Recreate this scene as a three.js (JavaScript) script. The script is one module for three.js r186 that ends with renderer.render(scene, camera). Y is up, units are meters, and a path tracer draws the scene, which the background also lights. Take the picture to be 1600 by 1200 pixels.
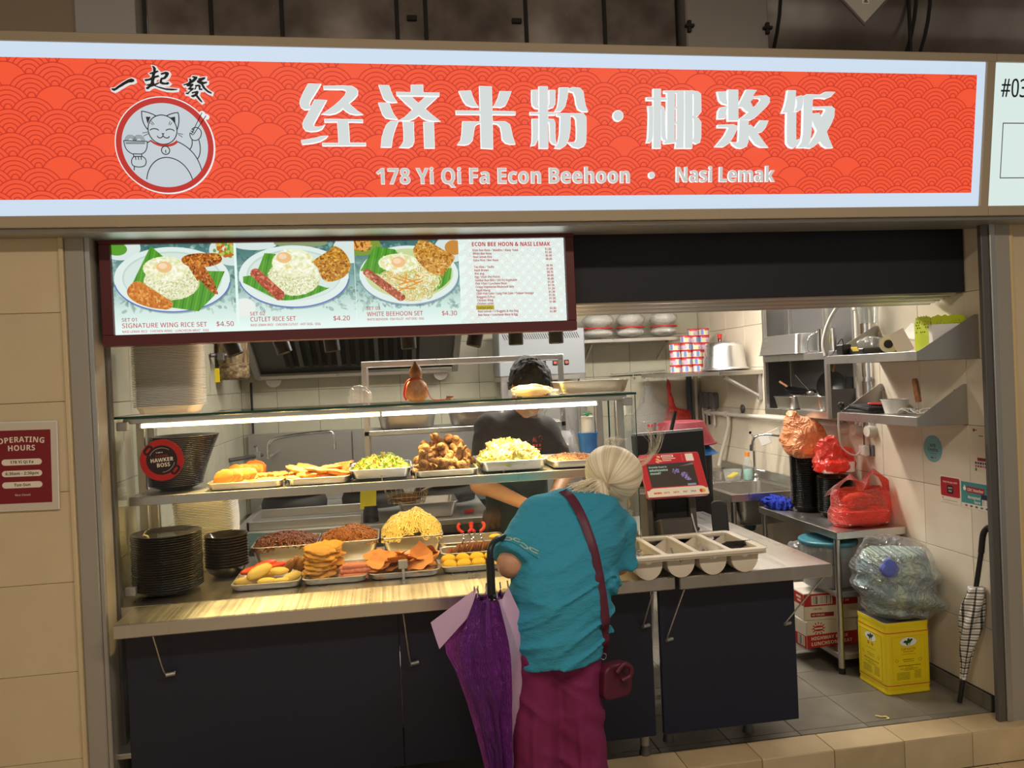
import * as THREE from 'three';
import { mergeGeometries, mergeVertices } from 'three/addons/utils/BufferGeometryUtils.js';
import { ConvexGeometry } from 'three/addons/geometries/ConvexGeometry.js';
import { TextGeometry } from 'three/addons/geometries/TextGeometry.js';
import { FontLoader } from 'three/addons/loaders/FontLoader.js';
import { RectAreaLightUniformsLib } from 'three/addons/lights/RectAreaLightUniformsLib.js';

// ---------------------------------------------------------------- camera, surroundings, large lights, exposure
const scene = new THREE.Scene();
const camera = new THREE.PerspectiveCamera(2 * Math.atan(600 / 1230) * 180 / Math.PI, 4 / 3, 0.05, 60);
camera.rotation.order = 'YXZ';
camera.position.set(0, 1.6, 3.05);
camera.rotation.set(-0.0095, -0.15684, -0.04379);
const renderer = new THREE.WebGLRenderer({ antialias: true });
renderer.toneMapping = THREE.LinearToneMapping;
renderer.toneMappingExposure = 1.0;
renderer.shadowMap.enabled = true;
RectAreaLightUniformsLib.init();
scene.background = new THREE.Color().setRGB(0.30, 0.275, 0.24);   // dim far end of the hall
function areaLight(x, y, z, w, h, color, intensity, tx, ty, tz) {
  const l = new THREE.RectAreaLight(color, intensity, w, h);
  l.position.set(x, y, z); l.lookAt(tx, ty, tz); scene.add(l); return l;
}
// hall ceiling battens, stall ceiling battens (the fittings themselves are built further down)
const HALL_LAMPS = [[-0.6, 3.45, 2.6, 38], [1.7, 3.45, 2.6, 42]];
const STALL_LAMPS = [[0.25, 2.6, -1.75, 62], [1.75, 2.6, -1.55, 98]];
for (const [x, y, z, i] of HALL_LAMPS) areaLight(x, y - 0.065, z, 1.25, 0.28, 0xffecd6, i, x, 0, z);
for (const [x, y, z, i] of STALL_LAMPS) areaLight(x, y - 0.065, z, 1.2, 0.16, 0xfff6ea, i, x, 0, z);
areaLight(0.6, 2.49, 0.165, 3.6, 0.48, 0xffc9b4, 0.22, 0.6, 2.45, 2);        // glow of the shop sign
areaLight(-0.13, 1.98, -0.03, 1.7, 0.34, 0xeafff4, 0.5, -0.13, 1.95, 2);     // glow of the menu board
areaLight(-0.5, 1.462, -0.262, 0.9, 0.03, 0xffcf7a, 19, -0.5, 0, -0.4);      // warm half of the display tube
areaLight(-0.03, 1.150, -0.45, 1.9, 0.02, 0xffd27c, 44, -0.03, 0, -0.46);      // tube under the lip of the shelf
areaLight(0.42, 1.462, -0.262, 0.9, 0.03, 0xffeecb, 15, 0.42, 0, -0.4);      // white half of the display tube

// ---------------------------------------------------------------- helpers
let seed = 20240607;
const rnd = () => { seed = (seed + 0x6d2b79f5) | 0; let t = Math.imul(seed ^ (seed >>> 15), 1 | seed); t = (t + Math.imul(t ^ (t >>> 7), 61 | t)) ^ t; return ((t ^ (t >>> 14)) >>> 0) / 4294967296; };
const rr = (a, b) => a + (b - a) * rnd();
const V = (x, y, z) => new THREE.Vector3(x, y, z);
const PI = Math.PI, sin = Math.sin, cos = Math.cos, abs = Math.abs, max = Math.max, min = Math.min, hyp = Math.hypot;
const clamp = (x, a = 0, b = 1) => min(b, max(a, x)), mixf = (a, b, t) => a + (b - a) * t;
const sstep = (a, b, x) => { const t = clamp((x - a) / (b - a)); return t * t * (3 - 2 * t); };
const ORD = 'topmost second third fourth fifth sixth seventh eighth ninth tenth eleventh twelfth thirteenth fourteenth fifteenth sixteenth seventeenth eighteenth nineteenth twentieth'.split(' ');
const TENS = ['', '', 'twenty', 'thirty', 'forty'], ordw = (i) => i < 20 ? ORD[i] : TENS[Math.floor((i + 1) / 10)] + ((i + 1) % 10 ? '-' + ['', 'first', 'second', 'third', 'fourth', 'fifth', 'sixth', 'seventh', 'eighth', 'ninth'][(i + 1) % 10] : 'th');
const ord = (i) => i === 0 ? 'topmost' : (i === 29 ? 'thirtieth' : i === 39 ? 'fortieth' : ordw(i)) + ' from the top';
// 3-D value noise
const hash3 = (x, y, z) => { let h = Math.imul(x, 374761393) ^ Math.imul(y, 668265263) ^ Math.imul(z, 1442695041); h = Math.imul(h ^ (h >>> 13), 1274126177); return ((h ^ (h >>> 16)) >>> 0) / 4294967296; };
function n3(x, y, z) {
  const X = Math.floor(x), Y = Math.floor(y), Z = Math.floor(z); x -= X; y -= Y; z -= Z;
  const u = x * x * (3 - 2 * x), v = y * y * (3 - 2 * y), w = z * z * (3 - 2 * z), L = mixf;
  return L(L(L(hash3(X, Y, Z), hash3(X + 1, Y, Z), u), L(hash3(X, Y + 1, Z), hash3(X + 1, Y + 1, Z), u), v), L(L(hash3(X, Y, Z + 1), hash3(X + 1, Y, Z + 1), u), L(hash3(X, Y + 1, Z + 1), hash3(X + 1, Y + 1, Z + 1), u), v), w) * 2 - 1;
}
const fbm = (x, y, z, o = 3) => { let s = 0, a = 0.5; for (let i = 0; i < o; i++) { s += a * n3(x, y, z); x *= 2.03; y *= 2.03; z *= 2.03; a *= 0.5; } return s; };
// tiling 2-D noise, u and v in 0..1, p cells a side
function tn(u, v, p, s = 0) {
  const q = (i) => ((i % p) + p) % p; let x = u * p, y = v * p; const X = Math.floor(x), Y = Math.floor(y); x -= X; y -= Y;
  const a = x * x * (3 - 2 * x), b = y * y * (3 - 2 * y);
  return mixf(mixf(hash3(q(X), q(Y), s), hash3(q(X + 1), q(Y), s), a), mixf(hash3(q(X), q(Y + 1), s), hash3(q(X + 1), q(Y + 1), s), a), b) * 2 - 1;
}
const tfbm = (u, v, p, s = 0, o = 4) => { let t = 0, a = 0.5; for (let i = 0; i < o; i++) { t += a * tn(u, v, p, s + i * 17); p *= 2; a *= 0.5; } return t; };
function tex(n, fn, o = {}) {
  const w = o.w || n, h = o.h || n, d = new Uint8Array(w * h * 4);
  for (let y = 0; y < h; y++) for (let x = 0; x < w; x++) { const c = fn((x + 0.5) / w, (y + 0.5) / h), k = (y * w + x) * 4; for (let i = 0; i < 3; i++) d[k + i] = clamp(Array.isArray(c) ? c[i] : c) * 255; d[k + 3] = 255; }
  const t = new THREE.DataTexture(d, w, h); t.wrapS = t.wrapT = THREE.RepeatWrapping; t.magFilter = THREE.LinearFilter; t.minFilter = THREE.LinearMipmapLinearFilter; t.generateMipmaps = true;
  if (o.rep) t.repeat.set(1 / o.rep, 1 / (o.repy || o.rep));
  if (o.srgb) t.colorSpace = THREE.SRGBColorSpace;
  t.needsUpdate = true; return t;
}
function canvasTex(w, h, draw) {
  const c = document.createElement('canvas'); c.width = w; c.height = h; const g = c.getContext('2d'); draw(g, w, h);
  const t = new THREE.CanvasTexture(c); t.colorSpace = THREE.SRGBColorSpace; t.magFilter = THREE.LinearFilter; t.anisotropy = 4; return t;
}
const std = (o) => new THREE.MeshStandardMaterial(o), phy = (o) => new THREE.MeshPhysicalMaterial(o);
const lin = (r, g, b) => new THREE.Color().setRGB(r, g, b);

// geometry: everything non-indexed with position, normal, uv so that pieces merge
function flat(g) {
  const q = g.index ? g.toNonIndexed() : g;
  for (const k of Object.keys(q.attributes)) if (!['position', 'normal', 'uv'].includes(k)) q.deleteAttribute(k);
  if (!q.attributes.normal) q.computeVertexNormals();
  if (!q.attributes.uv) boxUV(q);
  q.morphAttributes = {}; q.groups = []; return q;
}
function boxUV(g) {   // metres, projected along the main axis of each triangle
  const p = g.attributes.position, n = p.count, uv = new Float32Array(n * 2), a = V(), b = V(), c = V(), e = V();
  for (let i = 0; i < n; i += 3) {
    a.fromBufferAttribute(p, i); b.fromBufferAttribute(p, i + 1); c.fromBufferAttribute(p, i + 2);
    e.copy(b).sub(a).cross(c.clone().sub(a)); const X = abs(e.x), Y = abs(e.y), Z = abs(e.z);
    for (let k = 0; k < 3; k++) { const x = p.getX(i + k), y = p.getY(i + k), z = p.getZ(i + k); const [u, v] = Y >= X && Y >= Z ? [x, z] : X >= Z ? [z, y] : [x, y]; uv[(i + k) * 2] = u; uv[(i + k) * 2 + 1] = v; }
  }
  g.setAttribute('uv', new THREE.BufferAttribute(uv, 2)); return g;
}
function pl(g, pos = [0, 0, 0], rot = [0, 0, 0], sc = 1) {
  const s = Array.isArray(sc) ? sc : [sc, sc, sc];
  return g.clone().applyMatrix4(new THREE.Matrix4().compose(V(...pos), new THREE.Quaternion().setFromEuler(new THREE.Euler(...rot)), V(...s)));
}
const mer = (...gs) => mergeGeometries(gs.flat().map((g) => flat(g)), false);
const boxCache = new Map();
function cb(w, h, d, c = 0.002) {   // box with chamfered edges, centred
  const key = [w, h, d, c].map((x) => x.toFixed(4)).join();
  if (boxCache.has(key)) return boxCache.get(key);
  c = min(c, w * 0.45, h * 0.45, d * 0.45); const P = [];
  for (const x of [-1, 1]) for (const y of [-1, 1]) for (const z of [-1, 1]) { const a = x * w / 2, b = y * h / 2, e = z * d / 2; P.push(V(a - x * c, b - y * c, e), V(a - x * c, b, e - z * c), V(a, b - y * c, e - z * c)); }
  const g = boxUV(flat(new ConvexGeometry(P))); boxCache.set(key, g); return g;
}
const bx = (x0, x1, y0, y1, z0, z1, c = 0.002) => pl(cb(x1 - x0, y1 - y0, z1 - z0, c), [(x0 + x1) / 2, (y0 + y1) / 2, (z0 + z1) / 2]);
const cyl = (r0, r1, h, n = 20, open = false) => flat(new THREE.CylinderGeometry(r1, r0, h, n, 1, open));
const lathe = (pts, n = 32) => flat(new THREE.LatheGeometry(pts.map(([r, y]) => new THREE.Vector2(r, y)), n));
const crv = (pts, closed = false) => new THREE.CatmullRomCurve3(pts.map((p) => V(...p)), closed, 'centripetal');
const tube = (pts, r, n = 24, m = 8, closed = false) => flat(new THREE.TubeGeometry(crv(pts, closed), n, r, m, closed));
function rod(a, b, r, n = 10) { const A = V(...a), B = V(...b), d = B.clone().sub(A), g = flat(new THREE.CylinderGeometry(r, r, d.length(), n)); g.applyQuaternion(new THREE.Quaternion().setFromUnitVectors(V(0, 1, 0), d.normalize())); g.translate((A.x + B.x) / 2, (A.y + B.y) / 2, (A.z + B.z) / 2); return g; }
function bar(a, b, w, h) { const A = V(...a), B = V(...b), d = B.clone().sub(A), g = cb(w, h, d.length(), 0.0015).clone(); g.applyQuaternion(new THREE.Quaternion().setFromUnitVectors(V(0, 0, 1), d.normalize())); g.translate((A.x + B.x) / 2, (A.y + B.y) / 2, (A.z + B.z) / 2); return g; }
function shapeOf(pts, holes = []) { const s = new THREE.Shape(pts.map(([x, y]) => new THREE.Vector2(x, y))); for (const h of holes) s.holes.push(new THREE.Path(h.map(([x, y]) => new THREE.Vector2(x, y)))); return s; }
const ext = (shape, depth, bevel = 0, seg = 1, curve = 6) => flat(new THREE.ExtrudeGeometry(shape, { depth, bevelEnabled: bevel > 0, bevelSize: bevel, bevelThickness: bevel, bevelSegments: seg, curveSegments: curve }));
const ring = (n, fn) => Array.from({ length: n }, (_, i) => fn(i / n * 2 * PI, i));
const rrect = (w, h, r, n = 5) => { const p = []; for (const [sx, sy, a] of [[1, 1, 0], [-1, 1, 1], [-1, -1, 2], [1, -1, 3]]) for (let i = 0; i <= n; i++) { const t = (a + i / n) * PI / 2; p.push([sx * (w / 2 - r) + r * cos(t), sy * (h / 2 - r) + r * sin(t)]); } return p; };
function smooth(g) { const q = g.clone(); for (const k of ['normal', 'uv']) q.deleteAttribute(k); const m = mergeVertices(q, 1e-5); m.computeVertexNormals(); return m; }
function blob(rx, ry, rz, amp, freq, s = 0, det = 3) {   // lumpy ellipsoid
  const g = mergeVertices(new THREE.IcosahedronGeometry(1, det).deleteAttribute('uv').deleteAttribute('normal'), 1e-4), p = g.attributes.position, v = V();
  for (let i = 0; i < p.count; i++) { v.fromBufferAttribute(p, i); const k = 1 + amp * fbm(v.x * freq + s, v.y * freq + s * 1.7, v.z * freq - s, 3) * 2; p.setXYZ(i, v.x * rx * k, v.y * ry * k, v.z * rz * k); }
  g.computeVertexNormals(); return flat(g);
}
// rings of points joined into a skin; rows[i] = array of [x,y,z]
function loft(rows, closed = true, capA = false, capB = false) {
  const n = rows[0].length, P = [], I = [], uv = []; rows.forEach((r, j) => r.forEach((q, i) => { P.push(...q); uv.push(i / n, j / (rows.length - 1)); }));
  const m = closed ? n : n - 1;
  for (let j = 0; j < rows.length - 1; j++) for (let i = 0; i < m; i++) { const a = j * n + i, b = j * n + (i + 1) % n, c = a + n, d = b + n; I.push(a, b, c, b, d, c); }
  const cap = (j, flip) => { const c = [0, 1, 2].map((k) => rows[j].reduce((s, q) => s + q[k], 0) / n), id = P.length / 3; P.push(...c); uv.push(0.5, 0.5); for (let i = 0; i < n; i++) flip ? I.push(id, j * n + (i + 1) % n, j * n + i) : I.push(id, j * n + i, j * n + (i + 1) % n); };
  if (capA) cap(0, true); if (capB) cap(rows.length - 1, false);
  const g = new THREE.BufferGeometry(); g.setAttribute('position', new THREE.Float32BufferAttribute(P, 3)); g.setAttribute('uv', new THREE.Float32BufferAttribute(uv, 2)); g.setIndex(I); g.computeVertexNormals(); return flat(g);
}
// surface of a distance field (surface nets)
function net(f, lo, hi, h) {
  const n = [0, 1, 2].map((k) => Math.ceil((hi[k] - lo[k]) / h) + 1), [nx, ny, nz] = n, F = new Float32Array(nx * ny * nz), at = (i, j, k) => (k * ny + j) * nx + i;
  for (let k = 0; k < nz; k++) for (let j = 0; j < ny; j++) for (let i = 0; i < nx; i++) F[at(i, j, k)] = f(lo[0] + i * h, lo[1] + j * h, lo[2] + k * h);
  const id = new Int32Array(nx * ny * nz).fill(-1), P = [], I = [];
  for (let k = 0; k < nz - 1; k++) for (let j = 0; j < ny - 1; j++) for (let i = 0; i < nx - 1; i++) {
    let c = 0, x = 0, y = 0, z = 0;
    const edge = (a, b, c1, d, e, g) => { const u = F[at(i + a, j + b, k + c1)], v = F[at(i + d, j + e, k + g)]; if ((u < 0) !== (v < 0)) { const t = u / (u - v); x += mixf(a, d, t); y += mixf(b, e, t); z += mixf(c1, g, t); c++; } };
    edge(0, 0, 0, 1, 0, 0); edge(0, 1, 0, 1, 1, 0); edge(0, 0, 1, 1, 0, 1); edge(0, 1, 1, 1, 1, 1); edge(0, 0, 0, 0, 1, 0); edge(1, 0, 0, 1, 1, 0); edge(0, 0, 1, 0, 1, 1); edge(1, 0, 1, 1, 1, 1); edge(0, 0, 0, 0, 0, 1); edge(1, 0, 0, 1, 0, 1); edge(0, 1, 0, 0, 1, 1); edge(1, 1, 0, 1, 1, 1);
    if (c) { id[at(i, j, k)] = P.length / 3; P.push(lo[0] + (i + x / c) * h, lo[1] + (j + y / c) * h, lo[2] + (k + z / c) * h); }
  }
  const quad = (a, b, c, d, flip) => { if (min(a, b, c, d) < 0) return; flip ? I.push(a, c, b, a, d, c) : I.push(a, b, c, a, c, d); };
  for (let k = 1; k < nz - 1; k++) for (let j = 1; j < ny - 1; j++) for (let i = 1; i < nx - 1; i++) {
    const s = F[at(i, j, k)] < 0;
    if (s !== F[at(i + 1, j, k)] < 0) quad(id[at(i, j - 1, k - 1)], id[at(i, j, k - 1)], id[at(i, j, k)], id[at(i, j - 1, k)], !s);
    if (s !== F[at(i, j + 1, k)] < 0) quad(id[at(i - 1, j, k - 1)], id[at(i - 1, j, k)], id[at(i, j, k)], id[at(i, j, k - 1)], !s);
    if (s !== F[at(i, j, k + 1)] < 0) quad(id[at(i - 1, j - 1, k)], id[at(i, j - 1, k)], id[at(i, j, k)], id[at(i - 1, j, k)], !s);
  }
  const g = new THREE.BufferGeometry(); g.setAttribute('position', new THREE.Float32BufferAttribute(P, 3)); g.setIndex(I); g.computeVertexNormals();
  const uv = new Float32Array(P.length / 3 * 2); for (let i = 0; i < P.length / 3; i++) { uv[i * 2] = P[i * 3] + P[i * 3 + 2] * 0.3; uv[i * 2 + 1] = P[i * 3 + 1]; }
  g.setAttribute('uv', new THREE.BufferAttribute(uv, 2)); return g;
}
const smin = (a, b, k) => { const h = max(k - abs(a - b), 0) / k; return min(a, b) - h * h * k * 0.25; };
function cap(x, y, z, a, b, ra, rb) {   // tapered capsule a-b
  const dx = b[0] - a[0], dy = b[1] - a[1], dz = b[2] - a[2], t = clamp(((x - a[0]) * dx + (y - a[1]) * dy + (z - a[2]) * dz) / (dx * dx + dy * dy + dz * dz + 1e-9));
  return hyp(x - a[0] - dx * t, y - a[1] - dy * t, z - a[2] - dz * t) - mixf(ra, rb, t);
}
const ell = (x, y, z, c, r) => { const X = (x - c[0]) / r[0], Y = (y - c[1]) / r[1], Z = (z - c[2]) / r[2], k = hyp(X, Y, Z); return (k - 1) * min(r[0], r[1], r[2]); };
const bones = (list, k) => (x, y, z) => { let d = 9; for (const [a, b, ra, rb] of list) d = smin(d, cap(x, y, z, a, b, ra, rb), k); return d; };

// scene tree
const taken = new Map();
function numbered(n) { const k = taken.get(n) || 0; taken.set(n, k + 1); return k ? n + '_' + String(k).padStart(3, '0') : n; }
function shade(o) { o.castShadow = o.receiveShadow = true; return o; }
function tag(o, label, category, group) { o.userData.label = label; o.userData.category = category; if (group) o.userData.group = group; return o; }
function thing(name, label, category, pos = [0, 0, 0], ry = 0, group) { const o = new THREE.Group(); o.name = numbered(name); o.position.set(...pos); o.rotation.y = ry; scene.add(o); return tag(o, label, category, group); }
function part(o, name, g, m, label, pos, rot) { const q = shade(new THREE.Mesh(g, m)); q.name = name; if (label) q.userData.label = label; if (pos) q.position.set(...pos); if (rot) q.rotation.set(...rot); o.add(q); return q; }
function one(name, g, m, label, category, pos = [0, 0, 0], rot = [0, 0, 0], group) { const q = shade(new THREE.Mesh(g, m)); q.name = numbered(name); q.position.set(...pos); q.rotation.set(...rot); scene.add(q); return tag(q, label, category, group); }
function copy(o, label, pos, rot) { const c = o.clone(); c.name = numbered(o.name.replace(/_\d{3}$/, '')); c.userData = { ...o.userData, label: label || o.userData.label }; if (pos) c.position.set(...pos); if (rot) c.rotation.set(...rot); scene.add(c); return c; }
function struct(name, g, m) { const q = g ? shade(new THREE.Mesh(g, m)) : new THREE.Group(); q.name = name; q.userData.kind = 'structure'; scene.add(q); return q; }
function stuff(name, g, m, label, category) { const q = shade(new THREE.Mesh(g, m)); q.name = numbered(name); q.userData.kind = 'stuff'; scene.add(q); return tag(q, label, category); }
// ---------------------------------------------------------------- materials
const T = {
  brush: tex(256, (u, v) => 0.5 + 0.16 * tn(u, 0.5, 128, 3) + 0.35 * tfbm(u, v, 4, 5), { rep: 0.7 }),
  mottle: tex(256, (u, v) => 0.5 + 0.55 * tfbm(u, v, 6, 9), { rep: 0.6 }),
  crease: tex(256, (u, v) => { const a = 1 - abs(tfbm(u + 0.13 * tn(u, v, 4, 7), v, 5, 51, 2)) * 3.2, b = 1 - abs(tfbm(u, v + 0.1 * tn(u, v, 5, 9), 11, 71, 2)) * 3; return clamp(max(0, a) ** 2 * 0.7 + max(0, b) ** 2 * 0.45); }, { rep: 0.22 }),
  fine: tex(256, (u, v) => 0.5 + 0.5 * tfbm(u, v, 32, 21, 3), { rep: 0.12 }),
  crumb: tex(256, (u, v) => 0.5 + 0.7 * tfbm(u, v, 24, 31, 4), { rep: 0.06 }),
};
const rough = (a, b, t = 'mottle') => { const s = T[t]; const d = s.image.data, o = new Uint8Array(d.length); for (let i = 0; i < d.length; i += 4) { o[i] = o[i + 1] = o[i + 2] = 255 * mixf(a, b, d[i] / 255); o[i + 3] = 255; } const q = s.clone(); q.source = new THREE.TextureSource({ data: o, width: 256, height: 256 }); q.needsUpdate = true; return q; };
const steelRough = rough(0.22, 0.42, 'brush'), softRough = rough(0.25, 0.5);
const tint = (rep, size, a, b, p = 6, s = 1, pow = 1) => tex(size, (u, v) => { const t = clamp(0.5 + 0.75 * tfbm(u, v, p, s)) ** pow; return [0, 1, 2].map((i) => mixf(a[i], b[i], t)); }, { rep, srgb: true });
const M = {
  steel: std({ color: lin(0.62, 0.60, 0.57), metalness: 1, roughnessMap: steelRough, roughness: 1 }),
  steelDull: std({ color: lin(0.46, 0.45, 0.43), metalness: 0.9, roughness: 0.48, bumpMap: T.fine, bumpScale: 0.0002 }),
  steelDark: std({ color: lin(0.16, 0.155, 0.15), metalness: 0.75, roughness: 0.5, bumpMap: T.fine, bumpScale: 0.0003 }),
  pan: std({ color: lin(0.70, 0.66, 0.58), metalness: 1, roughness: 0.33, bumpMap: T.fine, bumpScale: 0.0002 }),
  alu: std({ color: lin(0.66, 0.67, 0.68), metalness: 1, roughness: 0.42, roughnessMap: rough(0.5, 1) }),
  chrome: std({ color: lin(0.75, 0.75, 0.75), metalness: 1, roughness: 0.1 }),
  soot: std({ color: lin(0.035, 0.032, 0.028), roughness: 0.75, metalness: 0.3, bumpMap: T.mottle, bumpScale: 0.002 }),
  black: std({ color: lin(0.012, 0.012, 0.013), roughness: 0.38 }),
  blackMatte: std({ color: lin(0.018, 0.018, 0.019), roughness: 0.75 }),
  dish: phy({ color: lin(0.012, 0.011, 0.010), roughness: 0.17 }),
  navy: std({ color: lin(0.009, 0.011, 0.028), roughness: 0.5 }),
  fascia: std({ color: lin(0.008, 0.008, 0.016), roughness: 0.6 }),
  foam: std({ color: lin(0.9, 0.885, 0.84), roughness: 0.55 }),
  white: std({ color: lin(0.78, 0.78, 0.76), roughness: 0.45 }),
  whitePlastic: std({ color: lin(0.74, 0.73, 0.69), roughness: 0.35 }),
  cream: phy({ color: lin(0.72, 0.65, 0.53), roughness: 0.32, clearcoat: 0.15 }),
  frame: std({ color: lin(0.36, 0.33, 0.28), roughness: 0.45, metalness: 0.15, bumpMap: T.fine, bumpScale: 0.0003 }),
  frameDark: std({ color: lin(0.12, 0.115, 0.105), roughness: 0.45, metalness: 0.4 }),
  beige: std({ color: lin(0.42, 0.34, 0.23), roughness: 0.55, bumpMap: T.fine, bumpScale: 0.0003 }),
  maroon: std({ color: lin(0.10, 0.012, 0.014), roughness: 0.42 }),
  grout: std({ color: lin(0.20, 0.17, 0.12), roughness: 0.9 }),
  groutDark: std({ color: lin(0.035, 0.032, 0.028), roughness: 0.9 }),
  plaster: std({ color: lin(0.5, 0.47, 0.4), roughness: 0.85 }),
  glassEdge: phy({ color: lin(0.01, 0.085, 0.05), roughness: 0.12, transmission: 0.35, thickness: 0 }),
  glass: phy({ color: lin(0.965, 0.985, 0.97), roughness: 0, transmission: 1, thickness: 0, ior: 1.45 }),
  clear: phy({ color: lin(0.9, 0.92, 0.92), roughness: 0.12, transmission: 0.85, thickness: 0, ior: 1.45 }),
  film: phy({ color: lin(0.93, 0.94, 0.95), roughness: 0.22, transmission: 0.9, thickness: 0, bumpMap: T.crease, bumpScale: 0.006 }),
  redBag: phy({ color: lin(0.93, 0.13, 0.08), roughness: 0.3, transmission: 0.72, thickness: 0, bumpMap: T.crease, bumpScale: 0.006 }),
  orangeBag: phy({ color: lin(0.95, 0.42, 0.18), roughness: 0.42, transmission: 0.45, thickness: 0, bumpMap: T.crease, bumpScale: 0.008 }),
  gold: std({ color: lin(0.6, 0.42, 0.14), roughness: 0.3, metalness: 0.8 }),
  red: std({ color: lin(0.62, 0.03, 0.025), roughness: 0.4 }),
  redPlastic: phy({ color: lin(0.16, 0.008, 0.018), roughness: 0.5 }),
  blue: phy({ color: lin(0.02, 0.22, 0.72), roughness: 0.35 }),
  blueCloth: std({ color: lin(0.01, 0.03, 0.35), roughness: 0.95, bumpMap: T.fine, bumpScale: 0.003 }),
  teal: phy({ color: lin(0.05, 0.20, 0.26), roughness: 0.35 }),
  lime: std({ color: lin(0.52, 0.62, 0.03), roughness: 0.4 }),
  grey: std({ color: lin(0.16, 0.16, 0.16), roughness: 0.5 }),
  pvc: std({ color: lin(0.70, 0.66, 0.58), roughness: 0.4 }),
  wood: std({ map: tint(0.1, 128, [0.48, 0.31, 0.18], [0.66, 0.46, 0.29], 4, 5), roughness: 0.6 }),
  card: std({ color: lin(0.62, 0.55, 0.44), roughness: 0.8 }),
  yellow: std({ color: lin(0.80, 0.62, 0.01), roughness: 0.4 }),
  skin: phy({ color: lin(0.56, 0.30, 0.18), roughness: 0.5, bumpMap: T.fine, bumpScale: 0.0002 }),
  skinWarm: phy({ color: lin(0.60, 0.33, 0.19), roughness: 0.5 }),
  cloth: (r, g, b) => std({ color: lin(r, g, b), roughness: 0.9, bumpMap: T.fine, bumpScale: 0.0012 }),
};
const glow = (r, g, b, k, map) => std({ color: lin(0.02, 0.02, 0.02), emissive: lin(r, g, b), emissiveIntensity: k, emissiveMap: map || null, roughness: 0.5 });
// ceramic tiles: four shades of each kind
const tileSet = (n, a, b, rg, s, bump = 0) => Array.from({ length: n }, (_, i) => { const k = 0.988 + 0.024 * (i / (n - 1)); return std({ map: tint(0.9, 256, a.map((x) => x * k), b.map((x) => x * k), 4, s + i * 7), roughness: rg, bumpMap: bump ? T.fine : null, bumpScale: bump }); });
const TILE = {
  cream: tileSet(3, [0.83, 0.785, 0.70], [0.88, 0.84, 0.765], 0.26, 40),
  grey: tileSet(3, [0.70, 0.69, 0.61], [0.77, 0.755, 0.68], 0.25, 60),
  floor: tileSet(4, [0.42, 0.40, 0.36], [0.58, 0.555, 0.51], 0.42, 80, 0.0004),
  curb: tileSet(4, [0.72, 0.63, 0.48], [0.85, 0.77, 0.62], 0.5, 110, 0.0004),
  pillar: tileSet(3, [0.80, 0.72, 0.58], [0.845, 0.77, 0.63], 0.42, 140),
};
const tileGeo = new Map();
// tiles laid on a plane: o = corner, U and W = unit directions in the plane, us and ws = joint positions
function tiles(parent, name, mats, o, U, W, us, ws, t = 0.008, gap = 0.0025, keep) {
  const N = V(...U).cross(V(...W)), m = new THREE.Matrix4().makeBasis(V(...U), V(...W), N), q = new THREE.Quaternion().setFromRotationMatrix(m);
  for (let j = 0; j < ws.length - 1; j++) for (let i = 0; i < us.length - 1; i++) {
    if (keep && !keep(us[i], us[i + 1], ws[j], ws[j + 1])) continue;
    const w = us[i + 1] - us[i] - gap, h = ws[j + 1] - ws[j] - gap;
    const g = cb(w, h, t, 0.0012), p = part(parent, name, g, mats[Math.floor(rnd() * mats.length)]);
    p.position.set(...o).addScaledVector(V(...U), (us[i] + us[i + 1]) / 2).addScaledVector(V(...W), (ws[j] + ws[j + 1]) / 2).addScaledVector(N, t / 2 + 0.0002 * rnd());
    p.quaternion.copy(q);
  }
}
const steps = (a, b, s, off = 0) => { const r = [a]; for (let x = Math.ceil((a - off) / s + 1e-6) * s + off; x < b - 1e-4; x += s) r.push(x); r.push(b); return r; };
const XR = 2.62, XL = -1.12, ZB = -3.3, FLOOR2 = -0.147;

// ---------------------------------------------------------------- the setting
const floor = struct('floor', bx(XL - 0.15, XR + 0.15, -0.3, -0.012, ZB - 0.15, -0.10), M.groutDark);
tiles(floor, 'tile', TILE.floor, [0, -0.012, 0], [1, 0, 0], [0, 0, -1], steps(XL, XR, 0.318, 0.105), steps(0.105, -ZB, 0.301, 0.145), 0.012, 0.003, (a, b) => b > 0.9);
part(floor, 'tile_field', bx(XL, 0.9, -0.012, 0, ZB, -0.105), TILE.floor[1]);
const curb = struct('floor_curb', bx(XL - 0.6, 3.6, -0.3, -0.012, -0.10, 0.04), M.grout);
tiles(curb, 'tile', TILE.curb, [0, -0.012, -0.1], [1, 0, 0], [0, 0, -1], steps(-1.6, 3.5, 0.318, 1.755 - 0.318 * 6), [-0.15, 0], 0.012, 0.003);
tiles(curb, 'tile', TILE.curb, [0, 0, 0.04], [1, 0, 0], [0, 1, 0], steps(-1.6, 3.5, 0.318, 1.755 - 0.318 * 6), [FLOOR2, -0.002], 0.01, 0.003);
const floor2 = struct('floor_hall', bx(-6, 7, -0.4, FLOOR2 - 0.01, 0.02, 7), M.grout);
tiles(floor2, 'tile', TILE.curb, [0, FLOOR2 - 0.01, 0.05], [1, 0, 0], [0, 0, -1], steps(1.2, 3.6, 0.4, 0.1), steps(-1.2, 0, 0.4), 0.01, 0.003);
part(floor2, 'tile_field', bx(-6, 1.2, FLOOR2 - 0.01, FLOOR2, 0.05, 7), TILE.curb[2]);
one('floor_mat', bx(-1.0, 2.44, FLOOR2, FLOOR2 + 0.006, 0.075, 0.8, 0.003), std({ color: lin(0.13, 0.12, 0.11), roughness: 0.9, bumpMap: T.fine, bumpScale: 0.003 }), 'flat grey floor mat lying along the foot of the tiled curb', 'mat');

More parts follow.
